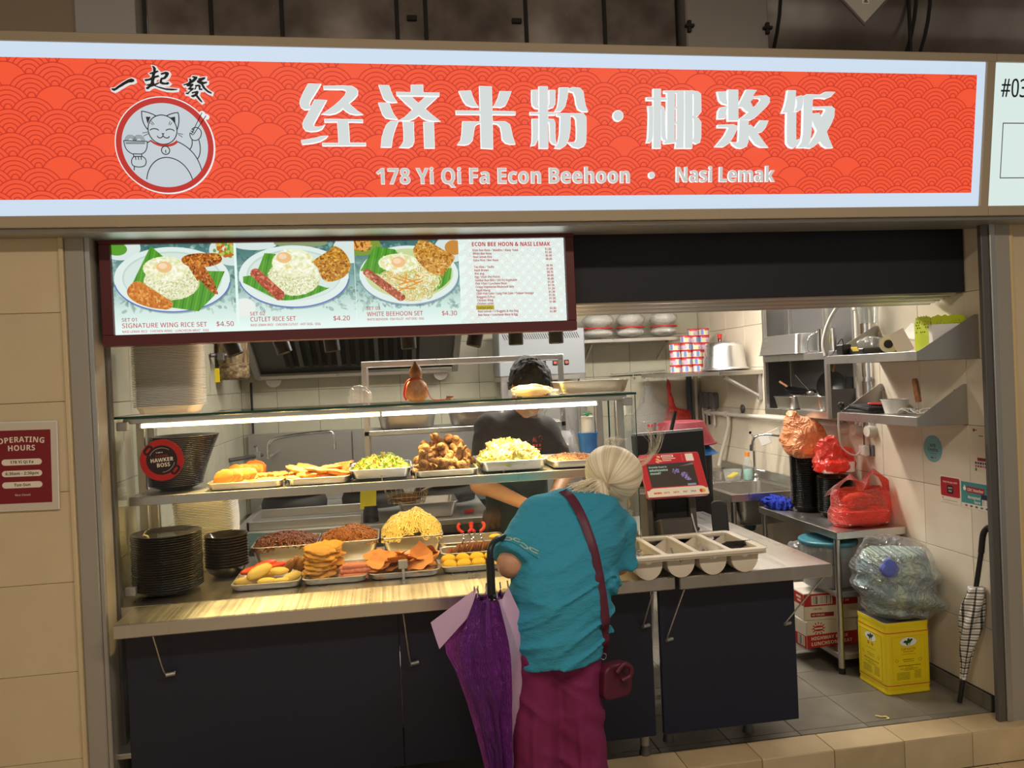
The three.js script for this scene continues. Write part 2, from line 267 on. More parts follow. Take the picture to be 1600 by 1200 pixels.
const wallR = struct('wall_right', bx(XR + 0.008, XR + 0.2, -0.3, 2.75, ZB - 0.15, -0.03), M.grout);
tiles(wallR, 'tile', TILE.cream, [XR + 0.008, 0, 0], [0, 0, 1], [0, 1, 0], steps(ZB, -0.03, 0.32, -0.508), [0.076, 0.373, 0.678, 0.981, 1.286, 1.59, 1.895, 2.2, 2.5], 0.008, 0.0022);
const wallB = struct('wall_back', bx(XL - 0.2, XR + 0.2, -0.3, 2.75, ZB - 0.2, ZB - 0.008), M.grout);
tiles(wallB, 'tile', TILE.grey, [0, 0, ZB - 0.008], [1, 0, 0], [0, 1, 0], steps(XL, XR, 0.318, -0.535), [0.62, 0.92, 1.232, 1.565, 1.9, 2.2, 2.5], 0.008, 0.0022);
const wallL = struct('wall_left', bx(XL - 0.2, XL - 0.008, -0.3, 2.75, ZB - 0.15, -0.03), M.grout);
tiles(wallL, 'tile', TILE.grey, [XL - 0.008, 0, 0], [0, 0, -1], [0, 1, 0], steps(0.03, -ZB, 0.32), [0.62, 0.92, 1.232, 1.565, 1.9, 2.2, 2.5], 0.008, 0.0022);
const base = struct('baseboard_right', bx(XR - 0.004, XR + 0.01, 0, 0.074, ZB, -0.1), M.groutDark);
tiles(base, 'tile', TILE.floor, [XR - 0.004, 0, 0], [0, 0, 1], [0, 1, 0], steps(-1.6, -0.1, 0.318, -0.3), [0, 0.074], 0.008, 0.003);
struct('ceiling', bx(XL - 0.2, XR + 0.2, 2.7, 2.85, ZB - 0.2, -0.2), M.plaster);
struct('ceiling_hall', bx(-6, 7, 3.6, 3.75, -1.4, 7), std({ color: lin(0.25, 0.23, 0.2), roughness: 0.9 }));
for (const [name, list, w] of [['hall', HALL_LAMPS, 1.25], ['stall', STALL_LAMPS, 1.2]]) list.forEach(([x, y, z], i) => {
  const t = thing('ceiling_lamp', (name === 'hall' ? 'long batten lamp under the hall ceiling, ' : 'long batten lamp under the stall ceiling, ') + (i ? 'nearer the right-hand wall' : 'nearer the left-hand wall'), 'lamp', [x, y, z]);
  const d = name === 'hall' ? 0.28 : 0.16;
  part(t, 'housing', bx(-w / 2 - 0.02, w / 2 + 0.02, -0.02, name === 'hall' ? 0.15 : 0.1, -d / 2 - 0.02, d / 2 + 0.02), M.white);
  part(t, 'diffuser', bx(-w / 2, w / 2, -0.05, -0.02, -d / 2, d / 2, 0.008), glow(1, 0.93, 0.82, 2.5));
});
// pillars and the painted steel frame of the opening
const pilL = struct('wall_pillar_left', bx(-1.9, -1.145, FLOOR2, 2.3, -0.3, -0.008), M.grout);
tiles(pilL, 'tile', TILE.pillar, [0, 0, -0.008], [1, 0, 0], [0, 1, 0], [-1.9, -1.145], [FLOOR2, 0.0, 0.289, 0.604, 0.929, 1.256, 1.581, 1.901, 2.19], 0.008, 0.0016);
part(pilL, 'trim', bx(-1.145, -1.128, FLOOR2, 2.19, -0.05, 0.012, 0.004), std({ color: lin(0.62, 0.5, 0.3), roughness: 0.35 }));
const frL = struct('trim_1', mer(bx(-1.128, -1.062, FLOOR2, 2.2, -0.12, 0.0, 0.004), bx(-1.062, -1.046, 0.0, 2.2, -0.12, -0.02, 0.003)), M.frame);
part(frL, 'guide_channel', bx(-1.062, -1.044, 0, 2.2, -0.018, -0.004, 0.003), M.steelDull);
part(frL, 'guide_channel', bx(-1.10, -1.036, 0, 2.2, -0.16, -0.12, 0.003), M.frameDark);
const frR = struct('trim_2', bx(2.63, 2.705, -0.012, 2.2, -0.045, 0.0, 0.004), M.frame);
part(frR, 'guide_channel', bx(2.568, 2.604, 0, 2.2, -0.03, -0.004, 0.003), M.frameDark);
part(frR, 'guide_channel', bx(2.604, 2.63, 0, 2.2, -0.03, 0.004, 0.003), M.steelDull);
const pilR = struct('wall_pillar_right', bx(2.83, 3.6, FLOOR2, 2.3, -0.3, -0.02), M.grout);
tiles(pilR, 'tile', TILE.pillar, [0, 0, -0.02], [1, 0, 0], [0, 1, 0], [2.83, 3.5], [0.0, 0.289, 0.604, 0.929, 1.256, 1.581, 1.901, 2.19], 0.008, 0.0016);
part(pilR, 'tile', bx(2.706, 2.83, 0, 2.19, -0.03, -0.012, 0.002), TILE.pillar[1]); part(pilR, 'trim', bx(2.705, 2.722, 0, 2.19, -0.03, 0.0, 0.004), std({ color: lin(0.66, 0.5, 0.25), roughness: 0.35 }));
// beam over the opening and what hangs above the sign
struct('wall_beam', bx(-2.6, 3.8, 2.2, 2.9, -0.28, 0.0), M.beige);
struct('trim_3', mer(bx(-2.4, 3.6, 2.168, 2.185, -0.1, 0.1, 0.003), bx(-1.06, 2.6, 2.176, 2.2, -0.12, -0.03, 0.003)), M.steelDull);
// ---------------------------------------------------------------- shop sign: a light box whose face leans forward
const GLYPH = {   // outlines of the raised characters in millimetres on the sign's face
  jing: ['-228 444 -186 444 -197 427 -212 405 -224 388 -229 377 -227 368 -220 368 -228 359 -246 357 -257 365 -261 378 -257 393 -244 418', '-209 390 -169 389 -186 361 -204 331 -217 309 -219 301 -214 297 -199 297 -187 300 -179 305 -190 291 -207 284 -230 282 -247 286 -254 297 -255 307 -250 319 -233 346 -222 367', '-263 250 -245 253 -215 258 -191 265 -171 267 -178 260 -199 248 -229 241 -260 238', '-176 437 -111 439 -78 438 -63 430 -58 422 -60 409 -73 395 -92 380 -81 369 -65 355 -45 342 -69 341 -89 345 -102 353 -113 363 -124 353 -140 345 -160 341 -187 342 -170 351 -145 368 -121 388 -103 406 -97 420 -100 425 -108 428 -175 428', '-178 324 -46 323 -46 315 -97 316 -96 282 -96 242 -39 242 -39 234 -190 233 -190 241 -133 241 -133 281 -134 316 -178 315'],
  ji: ['18 443 53 442 59 422 67 402 79 386 60 385 43 389 33 398 27 415', '14 382 51 382 57 362 65 343 79 326 57 328 37 331 27 343 21 361', '81 320 73 303 66 286 58 262 52 229 16 229 21 262 29 286 39 306 53 318', '133 445 174 446 174 419 232 419 231 409 81 409 80 420 132 419', '88 404 131 404 156 381 181 403 223 403 202 385 178 364 200 344 232 321 206 321 182 325 168 332 156 342 140 330 119 322 81 321 106 333 136 361 111 382', '98 317 136 316 135 290 135 249 128 234 115 227 82 228 93 239 99 252 100 289', '173 316 208 317 208 226 173 226'],
  mi: ['305 426 347 428 355 403 363 386 374 372 349 373 330 380 319 395', '456 427 497 427 485 400 474 379 459 372 429 373 440 387 450 408', '381 444 424 443 424 357 510 356 510 346 424 346 424 320 472 320 488 311 493 292 498 267 507 241 489 240 471 245 460 257 458 281 454 302 443 312 424 315 423 224 381 226 381 315 367 311 358 303 354 284 348 253 336 241 320 237 293 238 306 253 311 277 315 319 356 319 365 318 381 320 381 346 292 346 292 357 381 357'],
  fen: ['575 433 594 434 594 399 595 382 600 368 586 370 576 380 574 402', '602 446 633 446 632 355 661 355 660 346 633 346 633 331 655 329 660 317 659 278 661 251 666 237 649 242 640 254 640 292 639 317 632 322 631 226 599 226 601 347 567 347 567 354 601 354', '640 434 662 434 661 386 654 374 635 368 634 374 640 386', '574 330 596 330 595 292 593 257 583 238 567 234 572 247 574 278', '679 443 713 444 707 407 698 376 683 360 659 358 670 372 676 400', '713 439 730 445 756 443 769 431 772 408 777 380 786 360 766 359 749 368 742 387 739 411 732 428 715 432', '668 351 769 351 779 339 779 293 777 247 768 233 749 226 727 231 709 247 735 247 742 258 743 293 741 331 732 343 719 344 717 293 711 261 699 237 680 225 658 226 671 244 678 279 680 320 681 341 668 343'],
  ye: ['1043 443 1071 443 1071 412 1094 412 1094 403 1071 403 1071 383 1083 378 1088 362 1089 295 1091 266 1097 252 1083 255 1074 270 1073 302 1073 369 1071 371 1071 227 1042 227 1043 403 1016 403 1016 412 1043 412', '1022 380 1041 380 1040 280 1037 259 1029 248 1016 247 1021 262 1023 294 1025 351', '1086 437 1163 438 1164 352 1162 227 1131 227 1134 248 1087 243 1083 248 1097 256 1097 430 1086 430', '1167 438 1196 439 1219 436 1231 428 1232 406 1233 364 1220 347 1210 344 1222 338 1233 324 1233 267 1228 249 1215 243 1198 251 1197 227 1168 227'],
  jiang: ['1299 436 1332 437 1334 415 1338 390 1321 393 1307 405 1303 421', '1301 337 1303 364 1311 377 1340 383 1335 372 1331 339', '1342 444 1382 444 1384 331 1343 330', '1416 445 1458 445 1441 421 1498 425 1512 417 1513 402 1499 384 1475 362 1452 342 1436 334 1386 334 1408 347 1426 362 1412 369 1400 381 1384 381 1384 386 1395 405', '1302 313 1367 315 1380 309 1380 300 1365 271 1346 245 1326 233 1292 233 1308 249 1330 274 1345 302 1343 305 1302 305', '1390 333 1426 332 1427 311 1436 314 1452 302 1476 331 1509 330 1496 304 1483 290 1465 286 1477 268 1493 248 1510 231 1478 232 1457 242 1441 260 1428 277 1427 253 1420 235 1402 227 1382 229 1364 240 1358 250 1380 247 1387 253 1389 282'],
  fan: ['1588 445 1621 445 1619 403 1614 365 1566 361 1575 381 1583 410', '1620 420 1643 426 1652 424 1651 396 1646 376 1630 367 1618 368 1626 385 1627 405', '1586 363 1624 364 1625 298 1627 257 1645 263 1635 241 1615 228 1599 233 1588 246 1586 297', '1653 424 1669 431 1726 430 1746 441 1787 442 1769 425 1749 417 1729 420 1700 419 1692 411 1692 357 1691 298 1686 254 1674 237 1660 230 1634 230 1649 250 1655 283 1655 356', '1695 384 1775 387 1787 378 1786 350 1775 324 1755 291 1768 261 1784 230 1759 229 1742 237 1727 254 1705 237 1689 228 1664 230 1684 246 1704 272 1714 294 1699 320 1690 338 1691 358 1722 361 1731 346 1746 368 1748 375 1742 378 1695 377'],
  yi: ['-883 420 -871 421 -859 430 -841 442 -827 450 -815 454 -807 451 -806 445 -814 441 -825 440 -837 434 -848 427 -856 423 -864 417 -874 412 -881 415'],
  qi: ['-746 497 -737 494 -733 487 -735 480 -728 481 -725 478 -736 472 -740 463 -727 466 -724 461 -739 456 -743 446 -742 437 -727 443 -725 440 -739 432 -728 428 -707 423 -686 422 -669 421 -670 418 -686 416 -705 417 -724 422 -744 430 -756 426 -764 419 -770 419 -771 424 -761 431 -771 431 -766 435 -755 438 -752 449 -771 445 -774 452 -759 454 -750 459 -747 470 -753 468 -757 472 -743 477 -743 488', '-720 472 -703 478 -694 476 -692 471 -697 462 -705 454 -716 451 -717 444 -706 441 -697 444 -693 440 -699 435 -716 435 -725 439 -725 446 -720 457 -711 459 -705 466 -706 470 -718 467'],
  fa: ['-616 465 -600 463 -601 456 -610 447 -625 438 -647 433 -649 436 -632 442 -627 448 -629 456 -622 456 -619 451 -612 458 -618 461', '-598 457 -581 461 -574 462 -575 456 -588 448 -580 446 -569 447 -570 442 -582 438 -577 427 -567 417 -556 411 -558 406 -570 411 -584 424 -590 437 -602 443 -603 450 -592 453 -598 452', '-638 435 -616 440 -614 435 -624 426 -614 425 -616 420 -629 411 -634 404 -642 405 -643 409 -635 410 -626 418 -636 421 -626 430 -637 430', '-610 435 -595 437 -591 432 -593 424 -586 423 -588 418 -598 419 -599 431 -605 430 -608 421 -615 420 -609 428', '-623 411 -603 416 -599 413 -604 402 -596 390 -589 379 -593 377 -603 387 -610 398 -619 394 -626 397 -625 400 -614 404 -610 409 -622 406'],
  jiang_h: ['1433 401 1447 414 1470 414 1475 409 1463 394 1445 380'],
  ye_h: ['1127 429 1135 429 1135 379 1127 379', '1127 371 1135 372 1135 324 1127 323', '1127 316 1135 316 1135 259 1127 256', '1197 428 1201 427 1203 406 1203 367 1202 346 1197 347', '1197 341 1203 334 1204 317 1204 267 1199 254'],
};
const glyphShapes = (k) => GLYPH[k].map((s) => { const n = s.split(' ').map((x) => +x / 1000), p = []; for (let i = 0; i < n.length; i += 2) p.push([n[i], n[i + 1]]); return shapeOf(p); });
const font = await new FontLoader().loadAsync('fonts/droid/droid_sans_bold.typeface.json');
const SIGN_TILT = 0.1233;
const sign = thing('shop_sign', 'long red backlit shop sign with wave pattern, white raised characters and cat emblem', 'sign', [0, 2.2245, 0.12]);
sign.rotation.x = SIGN_TILT;
const signFrame = mer(bx(-1.8, 2.496, -0.042, -0.002, -0.1, 0.012), bx(-1.8, 2.496, 0.572, 0.602, -0.1, 0.012), bx(2.458, 2.496, -0.01, 0.58, -0.1, 0.01));
part(sign, 'frame', signFrame, M.beige);
part(sign, 'back_box', bx(-1.8, 2.49, -0.03, 0.59, -0.1, -0.02), M.beige);
part(sign, 'light_panel', bx(-1.8, 2.458, -0.002, 0.572, -0.02, 0), glow(0.60, 0.72, 0.86, 1));
{
  const x0 = -1.75, x1 = 2.418, v0 = 0.053, v1 = 0.52, P = 0.1535, H = 0.0385, R = P * 0.47;
  const wave = canvasTex(2048, 512, (g, w, h) => {
    g.fillStyle = '#f4522f'; g.fillRect(0, 0, w, h); g.scale(w / (x1 - x0), -h / (v1 - v0)); g.translate(-x0, -v1); g.lineWidth = 0.0032;
    for (let j = 8; j > -9; j--) for (let i = -14; i < 20; i++) {
      const cx = -0.143 + (i + (j & 1 ? 0.5 : 0)) * P, cy = 0.203 + j * H, plain = hash3(i, j, 77) < 0.11;
      g.fillStyle = '#f4522f'; g.strokeStyle = '#c22a1c'; g.beginPath(); g.arc(cx, cy, R, 0, 7); g.fill(); g.stroke();
      if (!plain) for (const k of [0.79, 0.58, 0.37, 0.17]) { g.beginPath(); g.arc(cx, cy, R * k, 0, 7); g.stroke(); }
    }
  });
  part(sign, 'red_panel', pl(new THREE.PlaneGeometry(x1 - x0, v1 - v0), [(x0 + x1) / 2, (v0 + v1) / 2, 0.0022]), glow(1, 1, 1, 0.98, wave));
  part(sign, 'panel_edge', bx(x0, x1, v0, v1, -0.001, 0.002, 0.0005), std({ color: lin(0.5, 0.06, 0.03), roughness: 0.5 }));
  const side = glow(0.95, 0.95, 0.93, 1.05), face = std({ color: lin(0.1, 0.1, 0.1), emissive: lin(0.60, 0.66, 0.66), emissiveIntensity: 1, roughness: 0.6, bumpMap: T.fine, bumpScale: 0.0006 });
  for (const k of ['jing', 'ji', 'mi', 'fen', 'ye', 'jiang', 'fan']) {
    const sh = glyphShapes(k);
    if (k === 'jiang') sh[3].holes.push(glyphShapes('jiang_h')[0]);
    if (k === 'ye') glyphShapes('ye_h').forEach((h, i) => sh[i < 3 ? 2 : 3].holes.push(h));
    const c = part(sign, 'raised_character', pl(mer(...sh.map((s) => ext(s, 0.013, 0.0018, 1, 2))), [0, 0, 0.003]), side);
    part(c, 'face', pl(mer(...sh.map((s) => ext(s, 0.0012, 0, 1, 2))), [0, 0, 0.0178]), face);
  }
  for (const [x, y, r] of [[0.904, 0.345, 0.0205], [1.036, 0.126, 0.0125]]) {
    const d = part(sign, 'raised_dot', pl(cyl(r, r, 0.014, 32), [x, y, 0.009], [PI / 2, 0, 0]), side);
    part(d, 'face', pl(cyl(r * 0.88, r * 0.86, 0.003, 32), [x, y, 0.0172], [PI / 2, 0, 0]), face);
  }
  const words = [['178 Yi Qi Fa Econ Beehoon', -0.008, 0.099, 0.963], ['Nasi Lemak', 1.130, 0.101, 0.412]];
  const letterFace = std({ color: lin(0.1, 0.1, 0.1), emissive: lin(0.55, 0.55, 0.53), emissiveIntensity: 0.95, roughness: 0.6 });
  for (const [s, x, y, w] of words) {
    const adv = (ch, size) => (font.data.glyphs[ch] || font.data.glyphs['?']).ha * size / font.data.resolution, size = 0.0555, total = [...s].reduce((a, ch) => a + adv(ch, size), 0), k = w / total;
    let at = x;
    for (const ch of s) {
      if (ch !== ' ') {
        const mk = (d, b) => flat(new TextGeometry(ch, { font, size: size, depth: d, curveSegments: 4, bevelEnabled: b > 0, bevelSize: b, bevelThickness: 0.001, bevelSegments: 1 }));
        const q = part(sign, 'raised_letter', pl(mk(0.009, 0.0012), [at, y, 0.003], [0, 0, 0], [k, 1, 1]), side);
        part(q, 'face', pl(mk(0.001, 0), [at, y, 0.0132], [0, 0, 0], [k, 1, 1]), letterFace);
      }
      at += adv(ch, size) * k;
    }
  }
  // brush-written name over the emblem: black faces on white backing plates
  const ink = std({ color: lin(0.01, 0.01, 0.01), roughness: 0.6 });
  for (const k of ['yi', 'qi', 'fa']) {
    const sh = glyphShapes(k), c = part(sign, 'brush_character', pl(mer(...sh.map((s) => ext(s, 0.006, 0.0045, 2, 2))), [0, 0, 0.004]), glow(0.72, 0.74, 0.74, 1));
    part(c, 'black_face', pl(mer(...sh.map((s) => ext(s, 0.0015, 0, 1, 2))), [0, 0, 0.0148]), ink);
  }
  // round emblem
  const ER = 0.163, EC = [-0.724, 0.233], cat = canvasTex(1024, 1024, (g) => {
    g.fillStyle = '#c02a25'; g.fillRect(0, 0, 1024, 1024); g.fillStyle = '#c6d0d6'; g.beginPath(); g.arc(512, 512, 452, 0, 7); g.fill();
    g.save(); g.beginPath(); g.arc(512, 512, 452, 0, 7); g.clip(); g.translate(512, 512); g.scale(500 / 680, 500 / 655); g.translate(-795, -515);
    g.strokeStyle = '#0d0f10'; g.lineWidth = 13; g.lineCap = g.lineJoin = 'round';
    const S = (d, fill) => { const p = new Path2D(d); if (fill) { g.fillStyle = fill; g.fill(p); } g.stroke(p); };
    const W = '#c6d0d6';
    S('M545 480 L600 445 M980 465 C1130 530 1260 660 1295 880 M495 990 C520 820 640 685 800 685 C980 690 1110 830 1150 1000');
    S('M325 860 L335 800 M1185 440 C1190 500 1170 550 1140 570 M1285 440 C1310 560 1290 660 1240 710');
    S('M500 40 C560 42 640 70 690 100 L560 290 C500 210 492 130 500 40 Z', W); S('M1015 55 C960 55 900 75 850 100 L985 290 C1020 210 1030 130 1015 55 Z', W);
    g.fillStyle = '#17191a'; g.fill(new Path2D('M552 115 L620 118 L570 215 Z M968 112 L900 125 L965 200 Z'));
    g.beginPath(); g.arc(775, 295, 205, 0, 7); g.fillStyle = W; g.fill(); g.stroke();
    g.fillStyle = '#c02a25'; g.fill(new Path2D('M600 435 C690 525 880 525 965 440 L982 470 C900 560 690 560 590 460 Z'));
    g.beginPath(); g.arc(795, 585, 58, 0, 7); g.fillStyle = W; g.fill(); g.stroke(); S('M795 585 L795 615');
    S('M600 300 C630 275 690 275 718 302 M825 305 C850 280 910 280 940 310 M695 385 C700 420 760 420 775 375 C790 420 855 420 862 390'); g.fillStyle = '#0d0f10'; g.fill(new Path2D('M752 345 L800 345 L776 372 Z'));
    g.lineWidth = 8; S('M490 342 L560 330 M500 385 L570 350 M990 345 L1060 358 M995 360 L1050 398 M612 200 L640 228 M625 175 L662 220 M870 225 L890 180 M890 228 L915 195'); g.lineWidth = 12;
    S('M215 450 L542 460 C548 560 500 630 440 638 L320 635 C240 600 215 540 215 450 Z M335 640 L335 670 L450 672 L450 640', W);
    g.lineWidth = 5; for (const cx of [310, 430]) for (const r of [38, 52, 66, 80]) { g.beginPath(); g.arc(cx, 452, r, PI, 0); g.stroke(); } for (let i = 0; i < 12; i++) g.strokeRect(240 + i * 23, 474, 15, 20); g.lineWidth = 12;
    S('M345 672 C300 690 285 760 310 795 C350 830 460 830 490 790 C520 740 505 690 455 672 Z M360 680 L362 715 M400 680 L402 715 M438 680 L440 715', W);
    S('M1200 285 C1240 240 1320 260 1328 330 C1325 400 1280 450 1210 445 C1160 420 1155 370 1165 340 M1195 285 L1225 300 M1180 310 L1215 330 M1170 340 L1200 365', W);
    g.restore();
  });
  const rim = ext(shapeOf(ring(64, (a) => [EC[0] + ER * cos(a), EC[1] + ER * sin(a)])), 0.007, 0.0015, 1);
  const em = part(sign, 'emblem', mer(pl(rim, [0, 0, 0.003]), ...[[-0.594, 0.341], [-0.581, 0.331]].map(([x, y]) => pl(cyl(0.009, 0.009, 0.009, 16), [x, y, 0.0068], [PI / 2, 0, 0]))), glow(0.8, 0.82, 0.82, 1));
  part(em, 'printed_face', pl(new THREE.CircleGeometry(ER * 0.985, 64), [EC[0], EC[1], 0.0122]), glow(1, 1, 1, 0.95, cat));
  for (const [a, b] of [[[-0.594, 0.344], [-0.633, 0.273]], [[-0.581, 0.334], [-0.628, 0.269]]]) part(em, 'chopstick', bar([a[0], a[1], 0.0132], [b[0], b[1], 0.0132], 0.003, 0.0022), ink);
}
const signB = thing('unit_sign', 'white backlit unit number sign beside the red shop sign', 'sign', [0, 2.2245, 0.12]);
signB.rotation.x = SIGN_TILT;
part(signB, 'frame', mer(bx(2.4975, 3.5, -0.042, -0.002, -0.1, 0.012), bx(2.4975, 3.5, 0.572, 0.602, -0.1, 0.012), bx(2.4975, 3.5, -0.03, 0.59, -0.1, -0.021)), M.beige);
part(signB, 'light_panel', bx(2.4985, 3.5, 0.0, 0.571, -0.02, 0.0), glow(0.68, 0.80, 0.76, 1));
part(signB, 'number', pl(flat(new TextGeometry('#03', { font: await new FontLoader().loadAsync('fonts/droid/droid_sans_regular.typeface.json'), size: 0.072, depth: 0.002, curveSegments: 4 })), [2.53, 0.436, 0.0005], [0, 0, 0], [0.72, 1, 1]), M.black);
part(signB, 'border_line', mer(bx(2.548, 3.4, 0.33, 0.334, 0, 0.003), bx(2.548, 3.4, 0.11, 0.114, 0, 0.003), bx(2.548, 2.552, 0.11, 0.334, 0, 0.003)), M.grey);

// dark ducts, post and wall above the sign
struct('wall_upper', bx(-3, -1.1, 2.9, 3.6, -0.3, -0.16), std({ color: lin(0.42, 0.32, 0.22), roughness: 0.8 }));
struct('wall_post', bx(-1.1, -0.885, 2.9, 3.6, -0.3, -0.14), std({ color: lin(0.55, 0.52, 0.47), roughness: 0.7 }));
const ductMat = std({ color: lin(0.58, 0.52, 0.47), roughness: 0.6, metalness: 0.3, roughnessMap: softRough, map: tint(0.8, 256, [0.55, 0.52, 0.5], [1, 1, 1], 5, 3) });
const ductA = thing('air_duct', 'long dirty square air duct above the middle of the red sign', 'duct', [0, 0, 0]);
part(ductA, 'casing', bx(-0.86, 1.30, 2.93, 3.5, -0.7, -0.2, 0.006), ductMat);
for (const x of [0.105, 0.222, 0.64, 0.98, -0.35, -0.62]) part(ductA, 'seam', bx(x - 0.008, x + 0.008, 2.925, 3.5, -0.21, -0.193), M.soot);
for (const x of [0.165, 0.60]) part(ductA, 'clip', bx(x - 0.02, x + 0.02, 3.07, 3.09, -0.21, -0.185), M.soot);
const ductB = thing('air_duct', 'flat pale duct panel with wing nuts above the sign', 'duct', [0, 0, 0]);
part(ductB, 'panel', bx(1.325, 1.70, 2.93, 3.5, -0.6, -0.15, 0.006), std({ color: lin(0.40, 0.36, 0.32), roughness: 0.6, metalness: 0.2 }));
for (const x of [1.335, 1.69]) part(ductB, 'clip', mer(bx(x - 0.02, x + 0.02, 3.05, 3.062, -0.15, -0.13), bx(x - 0.008, x + 0.008, 3.03, 3.08, -0.15, -0.135)), M.soot);
const ductC = thing('air_duct', 'fat round air duct above the white unit sign', 'duct', [0, 0, 0]);
part(ductC, 'casing', pl(cyl(0.42, 0.42, 2.2, 40), [2.82, 3.28, -0.62], [0, 0, PI / 2]), ductMat);
for (const x of [1.79, 2.45, 2.52]) part(ductC, 'seam', pl(cyl(0.425, 0.425, 0.014, 40), [x, 3.28, -0.62], [0, 0, PI / 2]), M.soot);
part(ductC, 'strap', bx(2.40, 2.415, 2.93, 3.3, -0.2, -0.19), M.soot);
{
  const t = thing('hanging_sign', 'grey diamond-shaped board hanging above the sign, seen from its lower corner', 'sign', [1.885, 3.056, 0.25], 0);
  part(t, 'board', pl(cb(0.215, 0.215, 0.006, 0.002), [0, 0, 0], [0, 0, PI / 4]), std({ color: lin(0.42, 0.39, 0.35), roughness: 0.55 }));
  part(t, 'edging', mer(...[0, 1, 2, 3].map((k) => pl(cb(0.222, 0.008, 0.012, 0.002), [0.1095 * cos(PI / 4 + k * PI / 2), 0.1095 * sin(PI / 4 + k * PI / 2), 0], [0, 0, PI / 4 + k * PI / 2 + PI / 2]))), M.steelDark);
  part(t, 'label', pl(new THREE.PlaneGeometry(0.03, 0.15), [0.006, 0, 0.0036]), std({ map: canvasTex(64, 320, (g) => { g.fillStyle = '#d8d4cc'; g.fillRect(0, 0, 64, 320); g.fillStyle = '#111'; g.font = 'bold 56px sans-serif'; g.translate(54, 316); g.rotate(-PI / 2); g.fillText('KE', 0, 0); }), roughness: 0.6 }));
  part(t, 'hanger', mer(rod([0, 0.15, 0], [0, 0.55, 0], 0.003)), M.steelDark);
}
